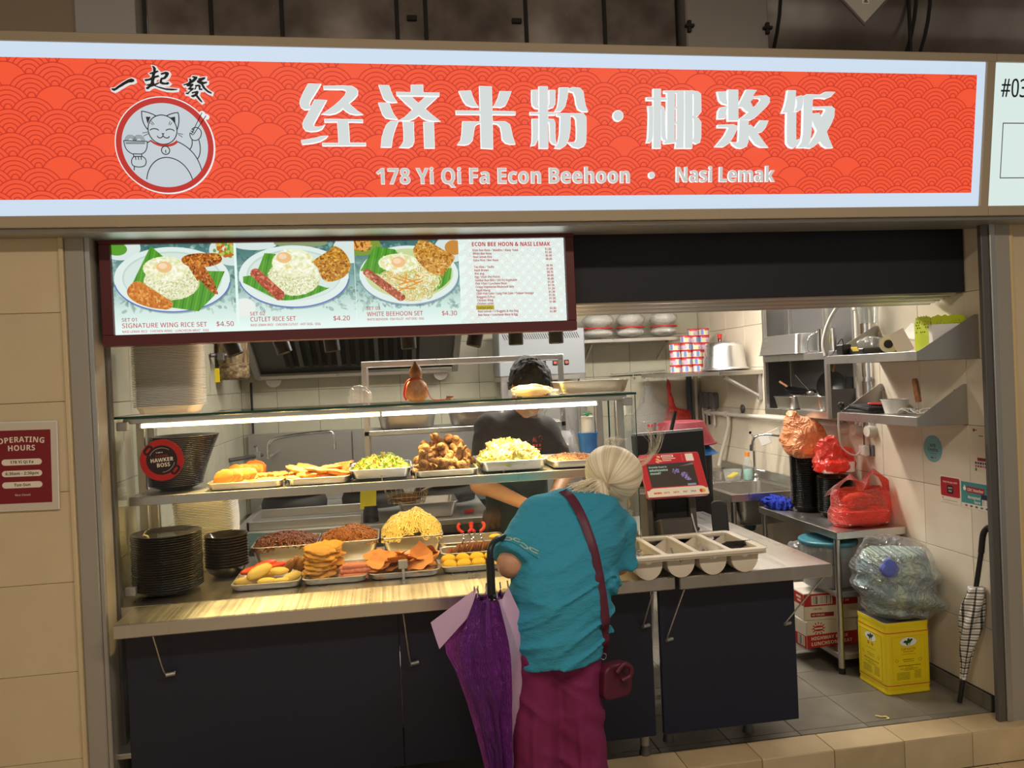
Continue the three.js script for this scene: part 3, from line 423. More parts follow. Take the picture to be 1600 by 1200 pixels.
// ---------------------------------------------------------------- menu light box
{
  const menu = thing('menu_board', 'long backlit menu board with three plated rice sets in a maroon frame', 'sign', [0, 0, 0]);
  const X0 = -1.03, X1 = 0.768, Y0 = 1.777, Y1 = 2.181, f = 0.04;
  part(menu, 'frame', mer(bx(X0, X1, Y0, Y0 + f, -0.14, -0.055), bx(X0, X1, Y1 - f + 0.012, Y1, -0.14, -0.055), bx(X0, X0 + f, Y0 + f, Y1 - f + 0.012, -0.14, -0.055), bx(X1 - f + 0.005, X1, Y0 + f, Y1 - f + 0.012, -0.14, -0.055)), M.maroon);
  part(menu, 'back_panel', bx(X0 + 0.005, X1 - 0.005, Y0 + 0.005, Y1 - 0.005, -0.135, -0.085), M.black);
  const W = 2048, H = 380;
  const art = canvasTex(W, H, (g) => {
    const z4 = () => g.setTransform(0.706, 0.0082, 0, 0.6625, -65, -61.7), z5 = () => g.setTransform(0.706, 0.0082, 0, 0.6625, 1008.5, -49.2);
    const E = (x, y, rx, ry, c, a = 0) => { g.fillStyle = c; g.beginPath(); g.ellipse(x, y, rx, ry, a, 0, 7); g.fill(); };
    const dab = (n, fn, cols, s0, s1) => { for (let i = 0; i < n; i++) { const [x, y] = fn(); g.fillStyle = cols[Math.floor(rnd() * cols.length)]; g.beginPath(); g.ellipse(x, y, rr(s0, s1), rr(s0, s1) * 0.5, rr(0, 3.1), 0, 7); g.fill(); } };
    const inE = (x, y, rx, ry) => () => { const a = rr(0, 6.3), r = Math.sqrt(rnd()); return [x + rx * r * cos(a), y + ry * r * sin(a)]; };
    const poly = (d, c) => { g.fillStyle = c; g.fill(new Path2D(d)); };
    const leaf = (d) => { poly(d, '#4f9a2b'); g.save(); g.clip(new Path2D(d)); for (let i = -40; i < 40; i++) { g.strokeStyle = i & 1 ? 'rgba(140,200,70,.55)' : 'rgba(30,95,25,.55)'; g.lineWidth = 5; g.beginPath(); g.moveTo(450 + i * 26, 60); g.lineTo(330 + i * 26, 560); g.stroke(); } g.restore(); };
    const ground = (x0, x1) => { const q = g.createLinearGradient(0, 70, 0, 640); q.addColorStop(0, '#3f6f6c'); q.addColorStop(0.5, '#8fb5ae'); q.addColorStop(0.74, '#cfe7df'); q.addColorStop(1, '#e9fbf5'); g.fillStyle = q; g.fillRect(x0, 60, x1 - x0, 640); dab(500, () => [rr(x0, x1), rr(80, 520)], ['rgba(30,70,70,.25)', 'rgba(200,225,215,.25)', 'rgba(90,120,105,.2)'], 6, 26); };
    const plate = (x, y, rx, ry, rim) => { E(x + 6, y + 16, rx, ry, 'rgba(60,90,95,.4)'); E(x, y, rx, ry, '#dfeee8'); g.strokeStyle = rim; g.lineWidth = 7; g.beginPath(); g.ellipse(x, y + 4, rx, ry, 0, 0.1, 3); g.stroke(); E(x, y - 6, rx * 0.86, ry * 0.83, '#c3d8cf'); E(x, y - 2, rx * 0.83, ry * 0.8, '#d7e7df'); };
    const dome = (x, y, rx, ry) => { E(x, y + 10, rx, ry * 0.9, '#c9cf9a'); E(x, y, rx * 0.97, ry, '#e6e6bf'); dab(900, inE(x, y, rx * 0.97, ry), ['#fbfbe6', '#e9ebc4', '#cdd29b', '#f6f7dc', '#b9be80'], 4, 9); };
    const egg = (x, y, rx, ry, yx, yy) => { for (let i = 0; i < 26; i++) { const a = i / 26 * 6.3; E(x + rx * 0.8 * cos(a), y + ry * 0.8 * sin(a), rx * 0.3, ry * 0.32, '#eef0cd'); } E(x, y, rx * 0.9, ry * 0.9, '#f3f4d8'); dab(120, inE(x, y, rx, ry), ['rgba(222,205,110,.35)', 'rgba(255,255,245,.6)', 'rgba(205,215,140,.4)'], 8, 22); E(yx, yy, 46, 36, '#eebf86'); E(yx - 8, yy - 8, 26, 18, '#f6d9b4'); };
    const crust = (d, n, box, cols, s = 14) => { poly(d, cols[0]); g.save(); g.clip(new Path2D(d)); dab(n, () => [rr(box[0], box[2]), rr(box[1], box[3])], cols, s * 0.4, s); g.restore(); };
    const BR = ['#b2601a', '#8f4210', '#cf7f2a', '#6f2f0b', '#dd9a45', '#a4530f'];
    g.fillStyle = '#e4fbf2'; g.fillRect(0, 0, W, H);
    z4();
    g.save(); g.beginPath(); g.rect(85, 40, 745, 700); g.clip(); ground(60, 860); E(150, 110, 120, 80, '#d9e8e4'); E(130, 120, 60, 40, '#5aa02f'); E(830, 130, 150, 100, '#d5e4df'); dab(60, inE(800, 120, 90, 50), ['#c36b22', '#e6a04c', '#6aa436', '#b9c45a'], 10, 24);
    plate(452, 312, 348, 205, '#5a6fc0'); leaf('M330 100 L400 165 C440 240 520 260 770 265 L700 420 L600 520 L420 490 L215 330 Z');
    dome(445, 325, 168, 120); egg(415, 245, 125, 70, 405, 235);
    crust('M178 380 C200 330 230 320 260 325 L440 455 C460 480 440 505 400 505 L330 495 C230 470 170 430 178 380 Z', 420, [170, 310, 460, 510], ['#cf7a2c', '#dd8f3d', '#b9631d', '#e6a85c', '#c67026'], 16);
    crust('M510 190 C520 150 600 145 680 150 C740 140 770 170 750 205 C700 240 640 235 610 245 C560 240 515 220 510 190 Z M550 230 L640 225 C680 280 720 370 722 412 L700 410 C660 380 640 350 620 320 L600 325 Z', 900, [500, 140, 770, 420], BR, 14); g.restore();
    g.fillStyle = '#e4fbf2'; g.fillRect(830, 40, 16, 700);
    g.save(); g.beginPath(); g.rect(846, 40, 738, 700); g.clip(); ground(840, 1600); E(960, 90, 140, 40, '#d8e7e2'); E(1560, 130, 110, 90, '#d8e7e2'); E(1250, 85, 170, 30, '#8a9a70'); E(880, 500, 70, 60, '#e9efe8');
    plate(1200, 300, 345, 200, '#5a6fc0'); leaf('M1020 150 L1090 155 L1060 260 L1400 380 L1420 380 C1300 440 1180 470 1090 455 L880 340 L880 300 L960 290 Z');
    dome(1195, 310, 165, 118); egg(1200, 215, 125, 82, 1140, 180);
    crust('M930 265 C945 245 970 245 985 260 L1130 405 C1140 440 1115 465 1085 455 C1040 410 960 330 925 285 Z', 420, [920, 240, 1140, 465], ['#a9482f', '#c76247', '#8d3824', '#d98468', '#b5523a'], 16);
    crust('M1315 210 C1370 160 1440 140 1455 105 C1500 110 1550 160 1560 230 C1560 290 1500 330 1430 340 C1370 345 1360 290 1350 250 Z', 900, [1310, 100, 1570, 350], ['#b4741b', '#d29a35', '#8a4f10', '#e3b95c', '#c58525'], 14); g.restore();
    g.fillStyle = '#e4fbf2'; g.fillRect(1584, 40, 16, 700);
    z5();
    g.save(); g.beginPath(); g.rect(66, 30, 684, 640); g.clip(); ground(40, 760); E(110, 100, 130, 70, '#7d9a3d'); dab(60, inE(110, 90, 60, 40), ['#c57622', '#e4a450', '#8c4b12'], 10, 26); E(700, 130, 110, 90, '#d6e5e0'); E(720, 120, 60, 50, '#c98a3e');
    plate(418, 300, 325, 195, '#7f9bb8'); E(418, 290, 290, 165, '#c8d79a'); leaf('M100 270 L200 110 L330 130 L380 200 L700 260 L690 330 C620 420 520 440 420 430 L250 300 Z');
    dome(420, 350, 175, 115); for (let i = 0; i < 900; i++) { const [x, y] = inE(420, 345, 170, 108)(); g.strokeStyle = ['#f4f2d2', '#d9d39a', '#e9b65a', '#c7d37c', '#f9f8e4', '#b7a65a'][Math.floor(rnd() * 6)]; g.lineWidth = rr(2.5, 5); g.beginPath(); g.arc(x, y, rr(10, 40), rr(0, 6), rr(6, 8)); g.stroke(); }
    for (let i = 0; i < 10; i++) { g.strokeStyle = '#e0902f'; g.lineWidth = 8; g.beginPath(); g.moveTo(rr(280, 520), rr(280, 400)); g.lineTo(rr(300, 520), rr(300, 420)); g.stroke(); }
    egg(350, 220, 120, 55, 350, 215);
    crust('M118 275 C130 255 150 255 165 265 L385 440 C390 470 360 480 340 470 C260 410 170 340 118 290 Z', 420, [110, 250, 395, 480], ['#a9553a', '#c97455', '#8d4029', '#dd9c80', '#b5654a'], 16);
    crust('M450 130 L490 70 L550 75 L725 180 C720 220 670 260 640 312 L580 300 C500 250 450 190 450 130 Z', 800, [445, 65, 730, 315], ['#c0832c', '#d9a145', '#99601a', '#e8bf72', '#cf9138'], 15); g.restore();
    // pale list panel with wave lines
    g.save(); g.beginPath(); g.rect(752, 30, 740, 640); g.clip(); g.fillStyle = '#e6f8f2'; g.fillRect(740, 20, 760, 700);
    for (let j = 0; j < 15; j++) for (let i = 0; i < 11; i++) { const cx = 790 + (i + (j & 1 ? 0.5 : 0)) * 72, cy = 100 + j * 38; g.fillStyle = '#e6f8f2'; g.strokeStyle = 'rgba(214,150,140,.55)'; g.lineWidth = 2; g.beginPath(); g.arc(cx, cy, 36, PI, 0); g.fill(); for (const r of [36, 26, 16]) { g.beginPath(); g.arc(cx, cy, r, PI, 0); g.stroke(); } }
    g.restore();
    const R = '#b8252c', txt = (s, x, y, sz, wd, c = R, bold = '') => { g.fillStyle = c; g.font = bold + sz + 'px sans-serif'; g.save(); g.translate(x, y); g.scale(wd / g.measureText(s).width, 1); g.fillText(s, 0, 0); g.restore(); };
    z4();
    txt('SET 01', 137, 577, 30, 96); txt('SIGNATURE WING RICE SET', 137, 618, 40, 510); txt('NASI LEMAK RICE · CHICKEN WING · LUNCHEON MEAT · EGG', 137, 648, 20, 520); txt('$4.50', 702, 618, 42, 110);
    txt('SET 02', 912, 552, 30, 96); txt('CUTLET RICE SET', 912, 592, 40, 285); txt('NASI LEMAK RICE · CHICKEN CUTLET · HOT DOG · EGG', 912, 622, 20, 440); txt('$4.20', 1432, 596, 42, 110);
    z5();
    txt('SET 03', 128, 530, 30, 92); txt('WHITE BEEHOON SET', 130, 572, 40, 366); txt('WHITE BEEHOON · FISH FILLET · HOT DOG · EGG', 130, 600, 20, 372); txt('$4.30', 620, 576, 42, 104);
    txt('ECON BEE HOON & NASI LEMAK', 840, 112, 38, 538, R, 'bold ');
    [['Econ Bee Hoon / Noodles / Kway Teow', 310, '$1.30'], ['White Bee Hoon', 128, '$1.30'], ['Nasi Lemak Rice', 128, '$0.90'], ['Extra Rice / Bee Hoon', 170, '$0.50'], null, ['Tau Kwa / Taufu', 136, '$0.90'], ['Hash Brown', 98, '$1.00'], ['Hot dog', 66, '$0.70'], ['Egg / Otah (Per Piece)', 170, '$0.80'], ['Sambal Ikan Bilis / Stir-fry Vegetable', 285, '$0.80'], ['Fish Fillet / Luncheon Meat', 214, '$1.30'], ['Crispy Vegetarian Beancurd Skin', 260, '$1.10'], ['Ngoh Hiang', 96, '$1.20'], ['Chilli Fish Cake / Long Fish Cake / Taiwan Sausage', 392, '$1.30'], ['Nuggets (3 Pcs)', 124, '$1.50'], ['Chicken Wing', 110, '$1.30'], ['Chicken cutlet', 112, '$1.80']].forEach((r, i) => { if (r) { const y = 146 + i * 22.6; txt(r[0], 845 + i, y, 21, r[1], '#9c2a2c', 'bold '); txt(r[2], 1340 + i, y - 6, 21, 44, '#9c2a2c', 'bold '); } });
    g.fillStyle = '#b6a52a'; g.fillRect(853, 512, 122, 30); txt('Italian Jelly', 862, 536, 21, 100, '#7b6a14', 'bold ');
    txt('Nasi Lemak + 3 Nuggets & Hot Dog', 862, 560, 21, 278, '#9c2a2c', 'bold '); txt('$2.60', 1356, 546, 21, 44, '#9c2a2c', 'bold '); txt('Bee Hoon + Luncheon Meat & Egg', 864, 584, 21, 270, '#9c2a2c', 'bold '); txt('$2.80', 1356, 568, 21, 44, '#9c2a2c', 'bold ');
  });
  part(menu, 'lit_face', pl(new THREE.PlaneGeometry(X1 - X0 - 2 * f + 0.007, Y1 - Y0 - 2 * f + 0.014), [(X0 + X1) / 2, (Y0 + Y1) / 2 + 0.006, -0.075]), glow(1, 1, 1, 0.98, art));
  for (const x of [-0.7, 0.5]) part(menu, 'hanger', bx(x - 0.015, x + 0.015, 2.17, 2.24, -0.12, -0.08), M.black);
}
// fascia and rolled-up shutter over the serving gap
one('fascia_panel', bx(0.775, 2.612, 1.895, 2.183, -0.19, -0.165, 0.003), M.fascia, 'dark navy fascia board beside the menu board, over the serving gap', 'panel');
{
  const t = thing('roller_shutter', 'ribbed steel roller shutter end under the navy fascia board', 'shutter', [0, 0, 0]);
  part(t, 'cover_strip', bx(0.775, 2.612, 2.186, 2.2, -0.19, -0.16, 0.002), M.steel);
  for (let i = 0; i < 6; i++) part(t, 'slat', pl(cyl(0.0145, 0.0145, 3.6, 10), [0.79, 1.898 - i * 0.0055, -0.208 - i * 0.034], [0, 0, PI / 2], [1, 1, 1]), i & 1 ? M.steelDull : M.steel);
  part(t, 'housing', bx(-1.03, 2.612, 1.905, 2.19, -0.39, -0.2, 0.004), M.steelDark);
  part(t, 'end_stop', bx(0.80, 1.02, 1.858, 1.874, -0.40, -0.385, 0.003), M.black);
}
// spotlights behind the menu board
{
  let first = null;
  const W = ['first', 'second', 'third', 'fourth', 'fifth', 'sixth', 'seventh'];
  [[-0.64, 0.35], [-0.435, 0.3], [-0.23, 0.1], [0.10, 0.05], [0.392, -0.25], [0.58, 0.0], [0.765, 0.0]].forEach(([x, tilt], i) => {
    const label = W[i] + ' black cylinder spotlight from the pillar with the red notice, under the menu board';
    let t;
    if (!first) {
      t = first = thing('spotlight', label, 'spotlight', [0, 0, 0]);
      part(t, 'body', lathe([[0, 0.1], [0.03, 0.1], [0.0335, 0.095], [0.0335, -0.02], [0.031, -0.024], [0.028, -0.018], [0.028, 0.02], [0, 0.02]], 24), M.black);
      part(t, 'stem', cyl(0.008, 0.008, 0.07, 10), M.black, null, [0, 0.132, 0]);
      part(t, 'lens', cyl(0.026, 0.026, 0.006, 20), glow(1, 0.85, 0.6, 0.6), null, [0, 0.002, 0]);
    } else t = copy(first, label);
    t.position.set(x, 1.765, -0.45); t.rotation.z = tilt;
    const s = new THREE.SpotLight(0xffd98c, 10, 0, 0.48, 0.7, 2); s.position.set(x + sin(tilt) * 0.03, 1.735, -0.45); s.target.position.set(x, 0.79, -0.1); s.castShadow = true; scene.add(s, s.target);
  });
}
// notice on the pillar
one('hours_notice', pl(cb(0.232, 0.318, 0.006, 0.0015), [-1.292, 1.357, 0.008], [0, 0, -0.02]), M.white, 'red opening hours notice on the tiled pillar', 'notice');
{
  const t = scene.children[scene.children.length - 1];
  part(t, 'print', pl(new THREE.PlaneGeometry(0.226, 0.312), [-1.292, 1.357, 0.0114], [0, 0, -0.02]), std({ roughness: 0.5, map: canvasTex(512, 707, (g, w, h) => {
    g.fillStyle = '#cfc4b2'; g.fillRect(0, 0, w, h); g.fillStyle = '#7d1019'; g.fillRect(26, 62, 440, 590); g.fillStyle = '#e9dcc8'; g.textAlign = 'center';
    const arc = (s, y, sz, k) => { g.font = 'bold ' + sz + 'px sans-serif'; const ws = [...s].map((c) => g.measureText(c).width), tot = ws.reduce((a, b) => a + b); let x = 246 - tot / 2; [...s].forEach((c, i) => { const m = x + ws[i] / 2, d = (m - 246) / 246; g.save(); g.translate(m, y + k * d * d); g.rotate(2 * k * d / 246); g.fillText(c, 0, 0); g.restore(); x += ws[i]; }); };
    arc('OPERATING', 158, 62, 26); arc('HOURS', 226, 62, 10);
    ['178 Yi Qi Fa', '6:30am - 2:30pm', 'Tue-Sun'].forEach((s, i) => { const y = 318 + i * 92; g.fillStyle = '#e9dcc8'; g.beginPath(); g.roundRect(96, y - 24, 300, 50, 25); g.fill(); g.fillStyle = '#20100c'; g.font = 'bold 32px sans-serif'; g.fillText(s, 246, y + 12, 280); });
    g.fillStyle = '#e9dcc8'; g.font = '22px sans-serif'; g.fillText('Mon Closed', 246, 592);
  }) }));
}
// ---------------------------------------------------------------- serving counter
const CT = 0.787;   // height of the worktop
{
  const t = thing('serving_counter', 'long steel-topped serving counter with dark navy front under the glass food case', 'counter', [0, 0, 0]);
  part(t, 'worktop', mer(bx(-0.992, 1.082, CT - 0.052, CT, -0.13, 0.1, 0.004), bx(-1.075, 1.082, CT - 0.052, CT, -0.9, -0.131, 0.003)), M.steel);
  part(t, 'front_panel', bx(-0.985, 0.0, 0.12, CT - 0.053, -0.03, -0.004, 0.002), M.navy);
  part(t, 'front_panel', bx(0.003, 1.012, 0.12, CT - 0.053, -0.03, -0.004, 0.002), M.navy);
  part(t, 'under_shelf', bx(-1.06, 1.05, 0.25, 0.27, -0.86, -0.04), M.steelDull);
  for (const [x, z] of [[-0.95, -0.1], [0.995, -0.11], [-0.95, -0.8], [0.995, -0.8]]) { const l = part(t, 'leg', cyl(0.02, 0.02, CT - 0.1, 16), M.steelDull, null, [x, (CT - 0.1) / 2 + 0.04, z]); part(l, 'foot', cyl(0.026, 0.016, 0.045, 16), M.steelDark, null, [0, -(CT - 0.1) / 2 - 0.0175, 0]); }
  const hook = (tt, x0, x1, y1) => { const h = part(tt, 'brace', tube([[x0, CT - 0.055, 0.08], [x1, y1, 0.022], [x1 + 0.004, y1 - 0.006, 0.01], [x1 + 0.03, y1, 0.004]], 0.0035, 20, 6), M.steel); part(h, 'sleeve', pl(cyl(0.008, 0.008, 0.032, 12), [x1 + 0.014, y1 - 0.006, 0.014], [0, 0.4, PI / 2]), M.steelDull); };
  hook(t, -0.865, -0.845, 0.573); hook(t, 0.02, 0.04, 0.524); hook(t, 0.995, 0.968, 0.582);
  const u = thing('side_counter', 'short steel-topped counter with navy panel beside the gap, carrying the cutlery holder', 'counter', [0, 0, 0]);
  part(u, 'worktop', bx(1.094, 1.742, CT - 0.052, CT, -1.2, 0.112, 0.004), M.steel);
  part(u, 'front_panel', bx(1.04, 1.625, 0.128, CT - 0.053, -0.01, 0.012, 0.002), M.navy);
  for (const [x, z] of [[1.495, -0.2], [1.13, -0.2], [1.13, -1.1], [1.68, -1.1]]) { const l = part(u, 'leg', cyl(0.02, 0.02, CT - 0.1, 16), M.steelDull, null, [x, (CT - 0.1) / 2 + 0.04, z]); part(l, 'foot', cyl(0.026, 0.016, 0.045, 16), M.steelDark, null, [0, -(CT - 0.1) / 2 - 0.0175, 0]); }
  hook(u, 1.125, 1.063, 0.518); hook(u, 1.725, 1.575, 0.536);
}
// ---------------------------------------------------------------- glass food case
const SH = 1.188, TOP = 1.51;   // top of its steel shelf, top of its glass lid
{
  const t = thing('glass_food_case', 'glass food case with steel shelf on the serving counter', 'display case', [0, 0, 0]);
  const strip = (...a) => part(pane, 'polished_edge', bx(...a, 0.0006), M.glassEdge);
  let pane = part(t, 'front_pane', pl(new THREE.PlaneGeometry(2.12, 0.7), [-0.015, 1.152, -0.2]), M.glass);
  strip(-1.068, -1.066, 0.8, 1.5, -0.206, -0.197); strip(1.044, 1.046, 0.8, 1.5, -0.206, -0.197);
  pane = part(t, 'top_pane', pl(new THREE.PlaneGeometry(2.104, 0.42), [-0.005, 1.5085, -0.404], [-PI / 2, 0, 0]), M.glass);
  strip(-1.058, 1.048, 1.5005, 1.5095, -0.196, -0.192); strip(-1.061, -1.059, 1.5005, 1.5095, -0.614, -0.196); strip(1.047, 1.05, 1.5005, 1.5095, -0.614, -0.196);
  for (const x of [-1.064, 1.04]) { pane = part(t, 'side_pane', pl(new THREE.PlaneGeometry(0.4, 0.7), [x, 1.152, -0.402], [0, PI / 2, 0]), M.glass); strip(x - 0.004, x + 0.004, 0.8, 1.5, -0.604, -0.602); }
  part(t, 'top_rail', mer(bx(-1.03, 1.02, 1.478, 1.499, -0.285, -0.235, 0.003), bx(-1.03, 1.02, 1.478, 1.499, -0.61, -0.57, 0.003)), M.steel);
  for (const [x, z] of [[-1.04, -0.5], [-1.04, -0.645], [1.0, -0.3], [1.0, -0.645]]) part(t, 'post', bx(x - 0.018, x + 0.018, CT, 1.478, z - 0.018, z + 0.018, 0.003), M.steel);
  part(t, 'shelf', mer(bx(-1.03, 0.98, SH - 0.004, SH, -0.67, -0.262, 0.001), bx(-1.03, 1.018, SH - 0.036, SH - 0.004, -0.268, -0.262, 0.001), bx(-1.06, 1.018, SH - 0.036, SH - 0.004, -0.67, -0.664, 0.001)), M.steel);
  for (const [x, y] of [[-1.02, 1.472], [1.01, 1.472], [-1.02, 0.83], [0.03, 0.852]]) { const c = part(t, 'clamp', bx(x - 0.02, x + 0.02, y - 0.017, y + 0.017, -0.214, -0.188, 0.003), M.steelDull); if (y < 1 && x > 0) part(c, 'clamp_post', bx(x - 0.006, x + 0.006, CT, y - 0.017, -0.207, -0.195, 0.001), M.steelDull); }
  for (const x of [-0.435, -0.04, 0.1, 0.36]) part(t, 'pin', cyl(0.003, 0.003, 0.03, 8), M.steelDull, null, [x, SH + 0.013, -0.268]);
  {
    const l = thing('lamp_tube', 'warm lamp tube fixed under the middle of the steel shelf', 'lamp', [0, 0, 0]);
    part(l, 'tube', pl(cyl(0.006, 0.006, 1.9, 12), [-0.03, 1.168, -0.45], [0, 0, PI / 2]), glow(1, 0.8, 0.45, 5)); for (const x of [-0.985, 0.925]) part(l, 'end_cap', bx(x - 0.006, x + 0.006, 1.158, 1.1835, -0.46, -0.44, 0.002), M.whitePlastic);
  }
  const tubeMat = (r, g, b) => glow(r, g, b, 7);
  for (const [x0, x1, n, m] of [[-0.964, -0.034, 'warm white lamp tube under the left half of the glass lid', tubeMat(1, 0.80, 0.45)], [-0.03, 0.885, 'cool white lamp tube under the right half of the glass lid', tubeMat(0.97, 0.98, 1)]]) {
    const l = thing('lamp_tube', n, 'lamp', [0, 0, 0]);
    part(l, 'tube', pl(cyl(0.0085, 0.0085, x1 - x0, 12), [(x0 + x1) / 2, 1.4685, -0.248], [0, 0, PI / 2]), m);
    for (const x of [x0 - 0.008, x1 + 0.0]) part(l, 'end_cap', bx(x, x + 0.008, 1.459, 1.4775, -0.256, -0.239, 0.002), M.whitePlastic);
  }
  one('round_sticker', pl(cyl(0.081, 0.081, 0.001, 48), [-0.882, 1.334, -0.1985], [PI / 2, 0, 0]), M.red, 'round red and black sticker on the glass in front of black plates', 'sticker');
  part(scene.children[scene.children.length - 1], 'print', pl(new THREE.CircleGeometry(0.081, 48), [-0.882, 1.334, -0.1976]), std({ roughness: 0.4, map: canvasTex(512, 512, (g) => {
    g.fillStyle = '#b3201f'; g.fillRect(0, 0, 512, 512); g.translate(256, 256); g.rotate(-0.06);
    g.save(); g.rotate(0.75); g.lineWidth = 30; g.strokeStyle = '#2a1613'; for (const s of [-1, 1]) { g.beginPath(); g.roundRect(s > 0 ? 170 : -228, -52, 58, 104, 28); g.stroke(); } g.restore();
    g.fillStyle = '#2a1613'; g.beginPath(); g.arc(0, 0, 182, 0, 7); g.fill(); g.strokeStyle = '#e7d8c4'; g.lineWidth = 4; for (const [a, b] of [[3.6, 5.4], [0.3, 1.6]]) { g.beginPath(); g.arc(0, 0, 150, a, b); g.stroke(); }
    g.fillStyle = '#f2e6d4'; g.textAlign = 'center'; g.font = 'bold 66px sans-serif'; g.fillText('HAWKER', 0, 20); g.fillText('BOSS', 12, 84); g.font = 'bold 26px sans-serif'; g.fillText('I am a', -20, -88); g.fillStyle = '#a8342c'; g.font = 'italic bold 34px serif'; g.fillText('Amazing', -4, -44);
  }) }));
}
// ---------------------------------------------------------------- stacks of dishes and boxes
const plateGeo = lathe([[0, 0], [0.078, 0], [0.082, 0.003], [0.105, 0.009], [0.132, 0.02], [0.1355, 0.0225], [0.134, 0.0245], [0.128, 0.0225], [0.1, 0.0125], [0.078, 0.0055], [0, 0.005]], 40);
const bowlGeo = lathe([[0, 0], [0.045, 0], [0.05, 0.004], [0.075, 0.022], [0.09, 0.048], [0.0925, 0.05], [0.09, 0.0515], [0.085, 0.046], [0.07, 0.024], [0.045, 0.008], [0, 0.007]], 32);
function stackOf(name, geo, mat, n, x, y, z, pitch, fn, what, cat, group) {
  let first;
  for (let k = n - 1; k >= 0; k--) {   // k = 0 is the lowest
    const [dx, dz, s] = fn(k, n), label = what(ord(n - 1 - k)), pos = [x + dx, y + k * pitch, z + dz];
    let o; if (!first) o = first = one(name, geo, mat, label, cat, pos, [0, rr(0, 6), 0], group); else { o = first.clone(); o.name = numbered(name); o.userData = { ...first.userData, label }; o.position.set(...pos); scene.add(o); }
    o.rotation.set(0, name === 'foam_box' ? 0 : rr(0, 6), 0); if (s) o.scale.set(s, 1, s);
  }
}
const jit = (a) => rr(-a, a);
stackOf('black_plate', plateGeo, M.dish, 24, -0.918, CT + 0.001, -0.345, 0.0094, () => [jit(0.0016), jit(0.001), 0], (o) => 'round black plate, ' + o + ' of the large counter stack', 'plate', 'large stack of black plates on the counter');
stackOf('black_saucer', bowlGeo, M.dish, 12, -0.722, CT + 0.001, -0.525, 0.012, () => [jit(0.0005), jit(0.0005), 0], (o) => 'small black bowl, ' + o + ' of the low counter stack', 'bowl', 'low stack of black bowls on the counter');
stackOf('black_plate', plateGeo, M.dish, 27, -0.898, SH + 0.001, -0.45, 0.0077, (k, n) => [0.045 * (k / n) ** 1.4, 0, 0.8 + 0.24 * k / n], (o) => 'black plate, ' + o + ', leaning stack behind the round sticker', 'plate', 'leaning stack of black plates on the shelf');
{
  const rows = [[0.07, 0.05, 0], [0.105, 0.08, 0.001], [0.117, 0.092, 0.028], [0.128, 0.103, 0.03], [0.128, 0.103, 0.0325], [0.118, 0.093, 0.0315], [0.104, 0.079, 0.005], [0.06, 0.04, 0.004]].map(([w, d, y]) => rrect(w * 2, d * 2, min(w, d) * 0.35, 4).map(([a, b]) => [a, y, b]));
  const foamGeo = loft(rows, true, true, true);
  const boxes = (n, x, y, z, pitch, fn, what, group) => stackOf('foam_box', foamGeo, M.foam, n, x, y, z, pitch, fn, what, 'takeaway box', group);
  boxes(38, -0.895, TOP + 0.001, -0.42, 0.0067, (k) => [jit(0.0004), jit(0.0004), 0], (o) => 'white foam takeaway box, ' + o + ', stack on the glass lid', 'foam boxes on the glass lid');
  boxes(40, -0.86, CT + 0.001, -0.73, 0.0073, (k, n) => [jit(0.0003) + 0.02 * sin(k / n * 2.6), jit(0.0003), 0], (o) => 'white foam takeaway box, ' + o + ', stack behind the black plates', 'foam boxes behind the black plates');
}
// ---------------------------------------------------------------- trays
function trayGeo(w, d, h, flare = 0.012, lip = 0.008, r = 0.03) {
  const R = (a, b, y, q) => rrect(a, b, q, 4).map(([x, z]) => [x, y, z]);
  return loft([R(w * 0.5, d * 0.5, 0.0015, r), R(w - flare * 2 - 0.012, d - flare * 2 - 0.012, 0.0015, r), R(w - flare * 2, d - flare * 2, 0.006, r), R(w - lip * 2, d - lip * 2, h - 0.003, r), R(w - lip * 2 + 0.004, d - lip * 2 + 0.004, h, r), R(w, d, h, r), R(w, d, h - 0.004, r), R(w - lip * 2 + 0.006, d - lip * 2 + 0.006, h - 0.005, r), R(w - flare * 2 + 0.004, d - flare * 2 + 0.004, 0.004, r), R(w - flare * 2 - 0.008, d - flare * 2 - 0.008, 0, r), R(w * 0.5, d * 0.5, 0, r)], true, true, true);
}
const tray = (x, y, z, w, d, h, label, mat = M.pan, flare, name = 'food_tray', ry = 0) => one(name, trayGeo(w, d, h, flare), mat, label, 'tray', [x, y + 0.001, z], [0, ry, 0]);
